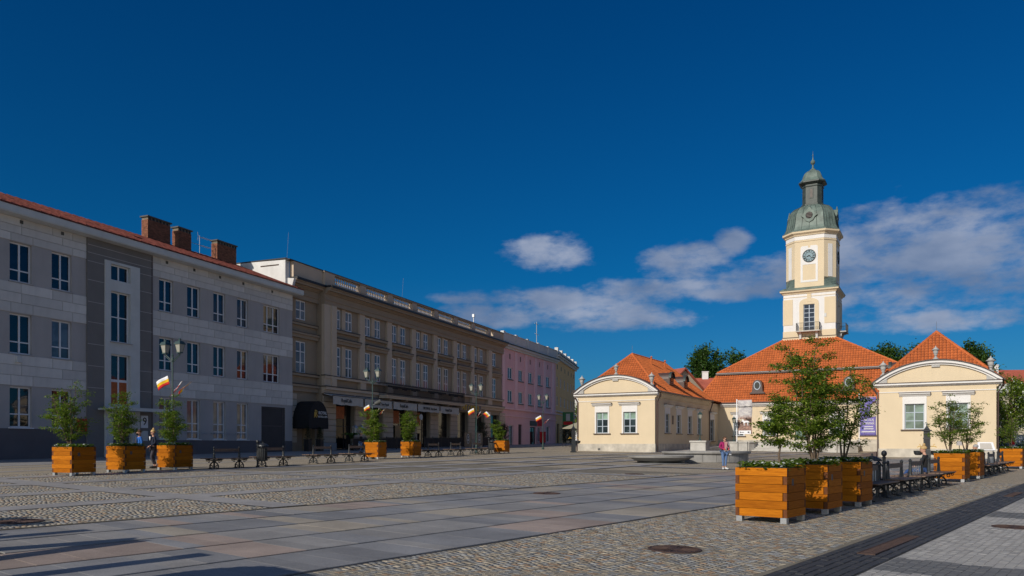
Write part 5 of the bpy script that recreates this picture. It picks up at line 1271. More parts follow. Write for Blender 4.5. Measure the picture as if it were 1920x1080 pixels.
# ------------------------------------------------------------------ plants
def leaf_mesh(name, centers, n_each, spread, size, mats, parent=None, flat=.4, up=.75, mi_frac=0.0, rngs=None):
    """many small folded leaves scattered round the given points"""
    r = rngs or RNG; C_ = np.repeat(np.asarray(centers, float), n_each, axis=0); n = len(C_)
    off = r.normal(0, 1, (n, 3)) * np.array([spread, spread, spread * flat]); P = C_ + off
    az = r.random(n) * 2 * np.pi; tilt = r.normal(0, up, n) * .6
    d = np.stack([np.cos(az) * np.cos(tilt), np.sin(az) * np.cos(tilt), np.sin(tilt) - .15], 1)
    d /= np.linalg.norm(d, axis=1)[:, None]
    sdir = np.cross(d, np.stack([r.normal(0, .5, n), r.normal(0, .5, n), np.ones(n)], 1)); sdir /= np.linalg.norm(sdir, axis=1)[:, None]
    s = size * (.65 + .7 * r.random(n))[:, None]
    V = np.stack([P, P + d * s * .5 + sdir * s * .28, P + d * s, P + d * s * .5 - sdir * s * .28], 1).reshape(-1, 3)
    F = np.arange(n * 4).reshape(-1, 4)
    return mesh_np(name, V, F, mats, parent)
def tub_tree(label, loc, H, W, n_leaf, leaf, seed, stems=4, lean=(0, 0), group='young trees growing in the orange tubs', gap=.15, clear=.14):
    R_ = random.Random(seed); r2 = np.random.default_rng(seed)
    t = root('tub_tree', label, 'tree', loc, R_.random() * 6.28, group); t.rotation_euler = (0, 0, 0)
    tb = MB(); cents = []
    for k in range(stems):
        a = 2 * math.pi * (k + R_.random() * .7) / stems; out = W * .32 * (.35 + .65 * R_.random()) if stems > 1 else 0; top = H * (1 if k == 0 else R_.uniform(.62, .97))
        if k == 0: out *= .3
        pts = []
        for i in range(9):
            f = i / 8; q = f ** .8
            pts.append(Vector((math.cos(a) * out * q + lean[0] * f * f + R_.uniform(-.02, .02) * i * .4, math.sin(a) * out * q + lean[1] * f * f + R_.uniform(-.02, .02) * i * .4, top * f)))
        tb.tube(pts, [.028 * (1 - .82 * i / 8) for i in range(9)], 6)
        nb = int(13 if stems > 1 else 16)
        for j in range(nb):
            f = clear + (1 - clear) * (j + R_.random() * .8) / nb; f = min(f, .99); p = pts[int(f * 8)].lerp(pts[min(8, int(f * 8) + 1)], f * 8 - int(f * 8))
            prof = math.sin(math.pi * min(1, (f * .86 + .12))) ** .7
            L = W * .36 * prof * R_.uniform(.45, 1.15); b_ = R_.random() * 6.28
            d = Vector((math.cos(b_), math.sin(b_), R_.uniform(.15, .75))).normalized()
            e = [p + d * L * s + Vector((0, 0, -.08 * L * s * s)) for s in (0, .35, .7, 1)]
            tb.tube(e, [.010, .008, .006, .003], 4)
            for s in np.linspace(.3, 1.0, max(2, int(L / .11))):
                if R_.random() < gap: continue
                c = e[0].lerp(e[3], float(s)); m = .09 + .1 * R_.random(); bb = R_.random() * 6.28
                tip = c + Vector((math.cos(bb) * m, math.sin(bb) * m, R_.uniform(-.02, .07))); tb.tube([c, tip], [.004, .002], 3, cap=False)
                cents.append(tip); cents.append(c.lerp(tip, .4))
    tb.build('trunk', m_bark, t)
    ne = max(3, int(n_leaf / max(1, len(cents))))
    leaf_mesh('crown', [tuple(c) for c in cents], ne, .065 + leaf * .25, leaf, m_leaf, t, flat=.45, rngs=r2)
    return t
def big_tree(label, loc, H, W, n, leaf, seed, mat=None, trunk=.25, group=None, clear=.3, blossoms=0, name='tree', flat=1.0, spikes=0):
    R_ = random.Random(seed); r2 = np.random.default_rng(seed); t = root(name, label, 'tree', loc, 0, group)
    tb = MB(); tb.tube([(0, 0, -.2), (.1, 0, H * .35), (-.05, .1, H * .8)], [trunk, trunk * .7, trunk * .2], 8)
    cents = []; nc = 60
    for k in range(nc):
        f = R_.random(); z = H * (clear + (1 - clear) * f); rr = W * .5 * math.sqrt(max(.05, 1 - ((f - .42) / .62) ** 2)); a = R_.random() * 6.28; q = math.sqrt(R_.random()) * rr
        c = Vector((math.cos(a) * q, math.sin(a) * q, z * (1 if not spikes else R_.uniform(.9, 1.06)))); tb.tube([(0, 0, z * .62), tuple(c)], [trunk * .18, .03], 5)
        for i in range(7): cents.append(c + Vector((R_.gauss(0, 1), R_.gauss(0, 1), R_.gauss(0, .8))) * W * .075)
        if spikes: 
            for i in range(4): cents.append(c + Vector((R_.gauss(0, .12), R_.gauss(0, .12), .35 * i * spikes)))
    tb.build('trunk', m_bark, t)
    leaf_mesh('crown', [tuple(c) for c in cents], max(2, n // len(cents)), W * .045 + .05, leaf, mat or m_leaf_bg, t, flat=flat, up=1.0, rngs=r2)
    if blossoms:
        mb = MB()
        for c in R_.sample(cents, min(len(cents), blossoms)): mb.lathe([(.01, 0), (.06, .04), (.05, .12), (.01, .2)], 5, c.x, c.y); mb.v[-20:] = [(x, y, z + c.z) for x, y, z in mb.v[-20:]]
        mb.build('blossom', m_petal, t)
    return t

# ------------------------------------------------------------------ tubs with flowers and young trees
S = 1.05; T_ = .075; CH = .162
def plank_mesh(x0, x1, y0, y1):
    mb = MB().box(x0, x1, y0, y1, .003, CH - .004); mb.m = [0, 0, 0, 1, 0, 1] if x1 - x0 > y1 - y0 else [0, 0, 1, 0, 1, 0]; return mb.mesh('plank', [m_plank, m_endgrain])
def make_planter():
    t = root('wooden_planter', 'x', 'planter')
    full = {}
    for par in (0, 1):
        a = S / 2; lx = (-a, a) if par == 0 else (-a + T_ + .012, a - T_ - .012)        # planks on the x faces run along y
        full[('x', par)] = plank_mesh(0, T_, lx[0], lx[1])
        ly = (-a + T_ + .012, a - T_ - .012) if par == 0 else (-a + .006, a - .006)
        full[('y', par)] = plank_mesh(ly[0], ly[1], 0, T_)
    for i in range(6):
        par = (i + 1) % 2; z = .115 + CH * i; j = random.uniform(-.002, .002)
        put('plank', full[('x', par)], t, (-S / 2 + j, 0, z)); put('plank', full[('x', par)], t, (S / 2 - T_ + j, 0, z))
        put('plank', full[('y', par)], t, (0, -S / 2 + j, z)); put('plank', full[('y', par)], t, (0, S / 2 - T_ + j, z))
    leg = MB().box(-.06, .06, -.06, .06, 0, .113).mesh('leg', m_steel)
    for x in (-1, 1):
        for y in (-1, 1): put('leg', leg, t, (x * (S / 2 - .075), y * (S / 2 - .075), 0))
    a = S / 2 - T_; top = .115 + CH * 6
    MB().box(-a - .05, a + .05, -a - .05, -a + .012, top, top + .012).box(-a - .05, a + .05, a - .012, a + .05, top, top + .012).box(-a - .05, -a + .012, -a + .013, a - .013, top, top + .012).box(a - .012, a + .05, -a + .013, a - .013, top, top + .012).build('liner_rim', m_blackmetal, t)
    MB().box(-a, a, -a, a, .13, top - .05).build('soil', m_soil, t)
    pl = MB().box(-.006, 0, -.05, .05, 0, .13).mesh('badge', m_steel); put('badge', pl, t, (-S / 2 - .001, .0, .78)).hide_render = False
    put('badge', MB().box(-.05, .05, -.006, 0, 0, .13).mesh('badge', m_brownmetal), t, (-.22, -S / 2 - .001, .74))
    for o in list(t.children):
        if o.name.startswith('badge') and abs(o.location.y) < .01: bpy.data.objects.remove(o)
    return t
def make_flowers():
    r = np.random.default_rng(3); a = S / 2 - .02
    n = 560; V = []; F = []; MI = []
    cx = r.uniform(-a, a, n); cy = r.uniform(-a, a, n); cz = 1.07 + r.uniform(0, .13, n)
    for i in range(n):
        for k in range(5):
            ang = r.random() * 6.28; l = .055 + .03 * r.random(); d = np.array([math.cos(ang), math.sin(ang), r.uniform(-.1, .6)]); s_ = np.array([-d[1], d[0], r.uniform(-.3, .3)]) * .4
            p = np.array([cx[i] + r.normal(0, .02), cy[i] + r.normal(0, .02), cz[i] - r.random() * .07]); b = len(V)
            V += [p, p + (d * .5 + s_) * l, p + d * l, p + (d * .5 - s_) * l]; F.append((b, b + 1, b + 2, b + 3)); MI.append(0)
    for i in range(120):
        p = np.array([r.uniform(-a, a), r.uniform(-a, a), 1.13 + r.uniform(0, .06)]); rot = r.random() * 6.28; tl_ = r.normal(0, .5, 2)
        for k in range(5):
            A = rot + k * 1.2566; b = len(V); q = lambda rad_, aa: p + np.array([math.cos(aa) * rad_, math.sin(aa) * rad_, rad_ * (tl_[0] * math.cos(aa) + tl_[1] * math.sin(aa))])
            V += [p, q(.022, A - .45), q(.034, A), q(.022, A + .45)]; F.append((b, b + 1, b + 2, b + 3)); MI.append(1)
    o = mesh_np('flower_bed', np.array(V), np.array(F), [m_leaf, m_petal], mi=np.array(MI)); return o
planter0 = make_planter(); fl0 = make_flowers(); fl0['kind'] = 'stuff'
pl_spots = []
for gx, lb in ((15.48, 'nearest and largest orange plank planter, front right of the square'), (17.91, 'second orange plank planter, dappled with leaf shade, just behind the nearest'), (20.39, 'third orange plank planter in the near row, beside the first bench'),
               (33.91, 'orange plank planter beyond the near benches, left one of its pair'), (37.29, 'orange plank planter beyond the near benches, right one of its pair'), (50.68, 'last orange plank planter at the right edge of the square')):
    pl_spots.append((*G(gx, 5.99), GROT, lb))
for x, y, lb in ((-16.51, 28.99, 'orange plank planter farthest left, without leaf shadow on its side'), (-15.73, 31.42, 'second orange planter from the left, the two walkers behind its right side'), (-14.74, 33.82, 'third orange planter from the left, right of the two walkers'),
                 (-8.6, 49.7, 'orange planter at the end of the first left benches, before the cafe awnings'), (-6.77, 53.38, 'orange planter with a leaf shadow, before the brown cafe fence'), (-.6, 66.41, 'small looking far orange planter at the end of the bench row, before the pink house')):
    pl_spots.append((x + .53 * (.374 - .927), y + .53 * (.927 + .374), GR, lb))
tree_par = [  # H, W, leaves, leaf size, stems, lean, clear
    (1.25, 1.05, 3000, .066, 1, (0, 0), .38), (2.95, 1.95, 17500, .062, 6, (.0, .1), .14), (2.45, 1.7, 6500, .062, 3, (.2, .1), .2), (2.3, 1.75, 4200, .07, 4, (0, 0), .2), (2.2, 1.5, 3600, .07, 3, (.2, 0), .22), (1.9, 1.5, 1500, .08, 3, (0, 0), .25),
    (2.6, 2.1, 6500, .072, 5, (0, 0), .15), (2.3, 1.65, 5600, .075, 4, (.1, 0), .12), (2.25, 1.6, 5600, .075, 4, (0, 0), .12), (2.2, 1.9, 6500, .09, 4, (0, 0), .06), (2.25, 1.7, 6500, .09, 4, (0, 0), .06), (1.9, 1.5, 4200, .10, 3, (-.5, 0), .08)]
tree_lab = ['small single stemmed young tree in the nearest planter', 'tallest bushy young tree, in the second near planter, overlapping the orange roof', 'airy slender young tree in the third near planter', 'thin leaved young tree against the right wing wall, left of its pair', 'thin leaved young tree against the right wing wall, right of its pair', 'sparse young tree in the last planter at the right edge',
            'wide spreading young tree in the leftmost planter', 'young tree in the second planter from the left, before the door', 'young tree before the first street lamp, third planter from the left', 'bushy young tree with small flags behind it, before the cafe awnings', 'bushy young tree before the pub sign', 'young tree leaning left in the far planter before the pink house']
for i, (x, y, r, lb) in enumerate(pl_spots):
    z = gz(x, y); o = planter0 if i == 0 else copy_tree(planter0); o.location = (x, y, z); o.rotation_euler = (0, 0, r)
    tag(o, lb, 'planter', 'orange wooden planters around the square')
    f = fl0 if i == 0 else fl0.copy()
    if i: COL.objects.link(f)
    f.location = (x, y, z); f.rotation_euler = (0, 0, r + (i % 4) * math.pi / 2)
    tag(f, 'white flowers filling the ' + lb, 'flowers', 'white flowers in the planters')
    H, W, n, ls, st, ln, cl = tree_par[i]
    dx = (.16, .06, -.05)[i] if i < 3 else -.1
    tub_tree(tree_lab[i], (x + dx, y - .05, z + 1.02), H, W, n, ls, 40 + i, st, ln, clear=cl, gap=.3 if i in (3, 4, 5) else .2 if i in (6, 7, 8) else .12)

# ------------------------------------------------------------------ benches with a central back
def scroll(cx, cz, r0, r1, a0, turns, n=14): return [(cx + (r0 + (r1 - r0) * i / n) * math.cos(a0 + turns * 2 * math.pi * i / n), cz + (r0 + (r1 - r0) * i / n) * math.sin(a0 + turns * 2 * math.pi * i / n)) for i in range(n + 1)]
def make_bench(slats=False):
    t = root('double_bench', 'x', 'bench')
    fr = MB()
    def path(pts, r, n=5): fr.tube([(0, y, z) for y, z in pts], r, n)
    for s in (-1, 1):
        path([(s * .02, .40), (s * .07, .30), (s * .17, .24), (s * .25, .15), (s * .24, .05), (s * .30, .0)], [.035, .03, .03, .032, .035, .035])
        path([(s * y, z) for y, z in scroll(.16, .11, .10, .03, .9, -1.1)], .02)
        path([(s * .02, .33), (s * .14, .36), (s * .3, .38), (s * .47, .41)], [.03, .025, .022, .02]); path([(s * y, z) for y, z in scroll(.30, .32, .07, .02, 1.4, -1.0)], .016)
        path([(s * y, z) for y, z in scroll(.43, .36, .05, .015, 1.4, -1.0, 9)], .014)
        fr.box(-.025, .025, s * .22, s * .36, 0, .03)
    fr.box(-.022, .022, -.52, .52, .40, .425)
    fr.tube([(0, 0, .02), (0, 0, .2), (0, 0, .42)], [.05, .04, .05], 8)
    fr.lathe([(.075, .43), (.06, .5), (.05, .62), (.035, .8), (.045, .82), (.03, .85), (.045, .87), (.05, .91), (.03, .945), (.01, .96)], 10)
    me = fr.mesh('iron_frame', m_iron)
    for x in (-.8, .8): put('iron_frame', me, t, (x, 0, 0))
    pk = MB().box(-1.12, 1.12, -.055, .055, 0, .03).mesh('seat_slat', m_benchwood)
    for y in (-.45, -.325, -.2, -.085, .085, .2, .325, .45): put('seat_slat', pk, t, (0, y, .427))
    MB().box(-.775, .775, -.022, .022, .74, .87).build('back_rail', m_benchwood, t)
    if slats:
        q = MB().box(-.025, .025, -.01, .01, .46, .74).mesh('back_bar', m_steel)
        for i in range(6): put('back_bar', q, t, (-.6 + .24 * i, 0, 0))
    return t
bench0 = make_bench(); bench1 = make_bench(True)
bl_ = []
def mid(a, b_): return ((a[0] + b_[0]) / 2, (a[1] + b_[1]) / 2, math.atan2(b_[1] - a[1], b_[0] - a[0]))
row_dir = math.atan2(37.4, 15.9)
for (x, y), lb in zip([(-13.25, 35.95), (-12.05, 38.95), (-10.55, 43.0), (-9.2, 45.9), (-5.75, 56.6), (-4.35, 59.7), (-2.85, 63.2), (-1.6, 66.2)],
                      ['double sided bench just right of the third left planter', 'double sided bench right of the hanging litter bin, left row', 'double sided bench in the left row, third from the left planters', 'double sided bench touching the planter before the cafe awnings',
                       'double sided bench right after the middle planter pair', 'second bench after the middle planter pair', 'third bench after the middle planter pair, before the dark bin', 'last bench of the far row, at the far planter']):
    bl_.append((bench0, x, y, row_dir, lb))
for gx, b_, lb in ((22.45, bench1, 'nearest double sided bench, with metal bars in its back, beside the third near planter'), (25.15, bench0, 'double sided bench right of the ball topped post'), (27.85, bench1, 'double sided bench on which the blonde woman sits'), (30.5, bench0, 'double sided bench ending at the middle right planter'),
                   (40.3, bench1, 'double sided bench where the grey haired person sits, beyond the right planters'), (43.1, bench1, 'second bench beyond the right planters'), (45.9, bench0, 'farthest bench of the right row, before the last planter')):
    x, y = G(gx, 5.95); bl_.append((b_, x, y, GROT, lb))
used = set()
for b_, x, y, r, lb in bl_:
    o = b_ if b_.name not in used else copy_tree(b_); used.add(b_.name)
    o.location = w3(x, y); o.rotation_euler = (0, 0, r); o.scale = (1, 1, 1.06); tag(o, lb, 'bench', 'double sided iron and wood benches')

# ------------------------------------------------------------------ litter bins hanging from posts
def make_bin():
    t = root('litter_bin', 'x', 'litter bin')
    MB().lathe([(.09, 0), (.09, .05), (.05, .08), (.045, .95), (.06, .97), (.045, 1.0), (.045, 1.1), (.06, 1.12), (.035, 1.15), (.075, 1.2), (.08, 1.25), (.06, 1.3), (.01, 1.33)], 12).build('post', m_iron, t)
    bk = MB().lathe([(.15, .3), (.17, .32), (.2, .9), (.22, .93), (.2, .93), (.17, .4), (.01, .38)], 16, 0, .3)
    for k in range(16):
        a = k * math.pi / 8; bk.box(.2 * math.cos(a) - .012, .2 * math.cos(a) + .012, .3 + .2 * math.sin(a) - .012, .3 + .2 * math.sin(a) + .012, .34, .9)
    bk.build('basket', m_iron, t)
    MB().lathe([(.27, 1.02), (.25, 1.07), (.14, 1.14), (.03, 1.17), (.03, 1.22), (.01, 1.24)], 16, 0, .32).build('domed_lid', m_iron, t)
    MB().tube([(0, .03, .86), (0, .12, .98), (0, .22, 1.1)], .022, 6).tube([(0, .03, .5), (0, .14, .5)], .02, 6).build('arm', m_iron, t)
    return t
bin0 = make_bin()
for i, (x, y, r, lb) in enumerate(((*G(23.75, 5.9), GROT, 'black litter bin with domed lid on a ball topped post, between the near benches'), (-12.3, 37.4, GR + rad(180), 'black litter bin hanging from a post among the left benches'), (-1.95, 65.0, GR + 3.14, 'small far black litter bin between the last benches of the row'))):
    o = bin0 if i == 0 else copy_tree(bin0); o.location = w3(x, y); o.rotation_euler = (0, 0, r); tag(o, lb, 'litter bin', 'black litter bins on posts')

# ------------------------------------------------------------------ lamps
def lantern_mesh(mb_f, mb_g, cx, cy, z, s=1.0):
    r4 = lambda r: r * s
    mb_g.lathe([(r4(.12), z), (r4(.2), z + .34 * s)], 4, cx, cy, math.pi / 4)
    mb_f.lathe([(r4(.14), z - .05 * s), (r4(.14), z)], 4, cx, cy, math.pi / 4); mb_f.lathe([(r4(.25), z + .34 * s), (r4(.245), z + .37 * s), (r4(.17), z + .47 * s), (r4(.13), z + .49 * s), (r4(.05), z + .51 * s), (r4(.05), z + .56 * s), (r4(.065), z + .58 * s), (r4(.01), z + .62 * s)], 4, cx, cy, math.pi / 4)
    for k in range(4):
        a = math.pi / 4 + k * math.pi / 2; mb_f.tube([(cx + r4(.125) * math.cos(a), cy + r4(.125) * math.sin(a), z), (cx + r4(.205) * math.cos(a), cy + r4(.205) * math.sin(a), z + .34 * s)], r4(.012), 4)
def make_double():
    t = root('double_street_lamp', 'x', 'street lamp')
    MB().lathe([(.14, 0), (.14, .12), (.1, .2), (.09, .6), (.06, .7), (.05, 1.2), (.045, 1.25), (.042, 3.2), (.052, 3.22), (.038, 3.28), (.034, 4.75), (.06, 4.8), (.06, 4.9), (.035, 4.95), (.05, 5.05), (.01, 5.12)], 12).build('pole', m_lampgreen, t)
    for s in (-1, 1):
        MB().tube([(0, s * .03, 4.8), (0, s * .2, 4.93), (0, s * .38, 5.06), (0, s * .42, 5.12)], .018, 6).tube([(0, s * .03, 4.72), (0, s * .2, 4.85), (0, s * .42, 5.02)], .014, 6).tube([(0, s * .34, 5.12), (0, s * .42, 5.02), (0, s * .5, 5.12)], .014, 5).build('arm', m_lampgreen, t)
        f, g = MB(), MB(); lantern_mesh(f, g, 0, 0, 0, 1.0); l = f.build('lantern', m_lampgreen, t, (0, s * .42, 5.17)); g.build('lantern_glass', m_lampglass, l)
    return t
dbl = make_double(); LAMPS = [(-15.8, 36.0, 1.04), (-9.2, 51.0, 1.04), (-3.05, 66.0, 1.04), (3.36, 84.0, 1.05)]
for i, ((x, y, s), lb) in enumerate(zip(LAMPS, ('tall double street lantern with three flags, behind the third planter at the left', 'double street lantern with a floodlight, before the cafe awnings', 'double street lantern with three flags before the right end of the taupe hotel', 'farthest double street lantern, before the pink building'))):
    o = dbl if i == 0 else copy_tree(dbl); o.location = w3(x, y); o.rotation_euler = (0, 0, GR); o.scale = (s,) * 3; tag(o, lb, 'street lamp', 'double street lanterns along the left side')
    if i == 1:
        MB().lathe([(.01, -.2), (.1, -.18), (.13, .2), (.01, .2)], 12).build('floodlight', m_capc, o, (.1, -.32, 3.55)).rotation_euler = (rad(65), 0, .5); MB().tube([(0, 0, 3.4), (0, -.3, 3.5)], .02, 5).build('bracket', m_steel, o)
def make_single():
    t = root('lantern_post', 'x', 'street lamp')
    MB().lathe([(.2, 0), (.18, .06), (.07, .14), (.05, .5), (.06, .52), (.04, .58), (.035, 1.9), (.06, 1.95), (.03, 2.0), (.05, 2.05)], 12).build('pole', m_lampgreen, t)
    f, g = MB(), MB(); lantern_mesh(f, g, 0, 0, 0, 1.1); l = f.build('lantern', m_lampgreen, t, (0, 0, 2.1)); g.build('lantern_glass', m_lampglass, l); return t
sg = make_single()
for i, (x, y, z, lb) in enumerate(((17.8, 73.2, gz(17.8, 73.2) + 1.16, 'single lantern standing on the square stone pedestal'), (*tl(4.2, 14.05)[:2], 2.1, 'single lantern on the curved terrace wall left of the horse banner'))):
    o = sg if i == 0 else copy_tree(sg); o.location = (x, y, z); tag(o, lb, 'street lamp', 'single lanterns before the town hall')

def flag(base, tip, wind, cols, label, W=.62, H=.42):
    t = root('small_flag', label, 'flag', base, 0, 'small white, yellow and red flags on the street lamps'); b_ = Vector(base); p1 = Vector(tip) - b_; w = Vector(wind).normalized()
    MB().tube([(0, 0, 0), tuple(p1)], .012, 5).build('flag_pole', m_benchwood, t)
    d = p1.normalized(); n = d.cross(w).normalized(); V = []; F = []; MI = []; NX, NY = 10, 6
    ph = random.random() * 5
    for j in range(NY + 1):
        for i in range(NX + 1):
            s = i / NX; r = j / NY; p = p1 - d * (H * r) + w * (W * s) + n * (.05 * math.sin(s * 7 + ph + r) * s ** .5) + Vector((0, 0, -.10 * s * s)); V.append(tuple(p))
    for j in range(NY):
        for i in range(NX): a = j * (NX + 1) + i; F.append((a, a + 1, a + NX + 2, a + NX + 1)); MI.append(int(j * len(cols) / NY))
    me = MB(); me.v = V; me.f = F; me.m = MI; o = me.build('cloth', cols, t, smooth=True); so = o.modifiers.new('thickness', 'SOLIDIFY'); so.thickness = .006
WYR = [m_flagw, m_flagy, m_red]; WR = [m_flagw, m_red]
vdir = Vector((-.927, .374, 0)); udir = Vector((.374, .927, 0))
for i, (x, y, s) in enumerate(LAMPS):
    b_ = Vector(w3(x, y, (3.35, 2.6, 2.9, 2.75)[i])); q = (.95, .6, .85, 1)[i]; wh = ('of the first lamp at the left', 'of the second lamp', 'of the third lamp, before the taupe hotel', 'of the farthest lamp, before the pink building')[i]
    flag(b_, b_ + Vector((-.22, 0, .95)), (-1, 0, -.38), WYR, 'white yellow and red flag blowing left, ' + wh, W=.62 * q, H=.42 * q)
    if i < 3: flag(b_, b_ + Vector((.45, .05, .72)), (-.65, 0, -.62), WR, 'white and red flag in the middle ' + wh, W=.55 * q, H=.4 * q)
    flag(b_, b_ + Vector((.85, .1, .68)), (-.75, .1, -.5) if i != 2 else (.6, 0, -.4), WYR if i < 3 else WR, ('white yellow and red flag' if i < 3 else 'white and red flag') + ' on the right ' + wh, W=.5 * q, H=.42 * q)

# ------------------------------------------------------------------ cast iron pumps
def make_pump():
    t = root('water_pump', 'x', 'water pump')
    MB().box(-.27, .27, -.27, .27, 0, .08).box(-.18, .18, -.18, .18, .08, 1.0).lathe([(.26, 1.0), (.23, 1.02), (.22, 1.04)], 4, 0, 0, math.pi / 4).build('base', m_iron, t)
    c = MB().box(-.155, .155, -.155, .155, 1.03, 2.0).box(-.18, .18, -.18, .18, 1.6, 1.66).lathe([(.34, 2.0), (.34, 2.04), (.2, 2.08), (.1, 2.2), (.045, 2.28), (.05, 2.34), (.035, 2.42), (.01, 2.44)], 4, 0, 0, math.pi / 4); c.build('column', m_iron, t)
    for i in (-1, 1): MB().box(-.158, -.156, i * .08 - .03, i * .08 + .03, 1.1, 1.95).box(-.1, .1, i * .156, i * .162, 1.1, 1.95).build('column_panel', m_blackmetal, t)
    for s in (-1, 1):
        MB().lathe([(.13, .76), (.2, .84), (.22, .99), (.19, .99), (.15, .88), (.01, .84)], 12, s * .4, 0).box(s * .18, s * .3, -.06, .06, .78, .94).build('basin', m_iron, t)
        MB().tube([(s * .15, 0, 1.22), (s * .38, 0, 1.22), (s * .44, 0, 1.16)], .022, 6).tube([(s * .3, 0, 1.22), (s * .3, 0, 1.3), (s * .36, 0, 1.33)], .014, 5).build('tap', m_gold, t)
    return t
pm = make_pump()
for i, (x, y, r, s, lb) in enumerate(((21.46, 40.0, -.5, 1.0, 'black cast iron water pump before the right wing, behind the blonde woman'), (5.72, 72.0, .0, 1.08, 'black cast iron water pump at the left corner of the left wing'))):
    o = pm if i == 0 else copy_tree(pm); o.location = w3(x, y); o.rotation_euler = (0, 0, r); o.scale = (s,) * 3; tag(o, lb, 'water pump', 'cast iron water pumps')

# ------------------------------------------------------------------ round fountain
def fountain():
    t = root('stepped_fountain', 'low round fountain of overlapping granite discs, water round the lower one', 'fountain', w3(12.6, 50.3))
    MB().lathe([(2.6, -.1), (2.66, .0), (2.66, .5), (2.8, .52), (2.82, .56), (2.82, .66), (2.6, .665), (2.58, .6), (.02, .6)], 56).build('upper_basin', m_fount, t)
    pb = MB()
    for k in range(20):
        a = k * math.pi / 10; c, s = math.cos(a), math.sin(a); x, y = 2.665 * c, 2.665 * s; pb.add([(x - s * .012, y + c * .012, .02), (x + s * .012, y - c * .012, .02), (x + s * .012, y - c * .012, .5), (x - s * .012, y + c * .012, .5)], [(0, 1, 2, 3)])
    pb.build('panel_joint', m_capc, t)
    dx, dy = 9.0 - 12.6, 46.8 - 50.3; z0 = gz(9.0, 46.8) - gz(12.6, 50.3)
    MB().lathe([(1.38, z0 - .1), (1.4, z0 + .14), (1.55, z0 + .15), (1.85, z0 + .32), (1.95, z0 + .34), (1.97, z0 + .46), (1.8, z0 + .47), (1.75, z0 + .43), (.02, z0 + .43)], 48, dx, dy).build('lower_basin', m_fount, t)
    MB().lathe([(1.36, z0 - .08), (1.42, z0 - .05), (1.42, z0 + .135), (1.36, z0 + .14)], 48, dx, dy).build('wet_foot', m_wetdark, t)
    MB().lathe([(1.7, z0 + .43), (1.7, z0 + .445), (.02, z0 + .445)], 40, dx, dy).lathe([(2.5, .6), (2.5, .615), (.02, .615)], 40).build('water', m_glassblue, t)
    MB().lathe([(1.9, z0 - .03), (1.9, z0 + .004), (.02, z0 + .004)], 40, dx, dy).build('foot_slab', m_slabs[0], t)
fountain()

# ------------------------------------------------------------------ banners
def cloth(name, w, h, mat, parent, z, y=0.0, wav=.05, seed=0, smooth=True):
    n = 14; mb = MB(); V = []; F = []
    for j in range(n + 1):
        for i in range(7): V.append((w * i / 6 + .03 * math.sin(j * .5 + seed) * (i / 6), y + wav * math.sin(i * .9 + j * .35 + seed) - (0), z - h * j / n))
    for j in range(n):
        for i in range(6): a = j * 7 + i; F.append((a, a + 7, a + 8, a + 1))
    mb.v = V; mb.f = F; mb.m = [0] * len(F); o = mb.build(name, mat, parent, smooth=smooth); so = o.modifiers.new('thickness', 'SOLIDIFY'); so.thickness = .008; return o
def painting():
    m, nt, b = nodes('painted_banner'); tc = nt.nodes.new('ShaderNodeTexCoord'); sp = nt.nodes.new('ShaderNodeSeparateXYZ'); nt.links.new(tc.outputs['Object'], sp.inputs[0])
    f = noise(nt, 3.5, 6); f2 = noise(nt, 7, 5)
    sky_ = mixcol(nt, rng(nt, f, .35, .65), (.36, .34, .36), (.62, .59, .56)); gr = mixcol(nt, rng(nt, f2, .35, .65), (.14, .09, .08), (.42, .25, .19))
    zz = mth(nt, 'ADD', sp.outputs[2], mth(nt, 'MULTIPLY', f, .5)); c = mixcol(nt, rng(nt, zz, 4.9, 5.3), gr, sky_)
    nt.links.new(c, b.inputs['Base Color']); b.inputs['Roughness'].default_value = .8; return m
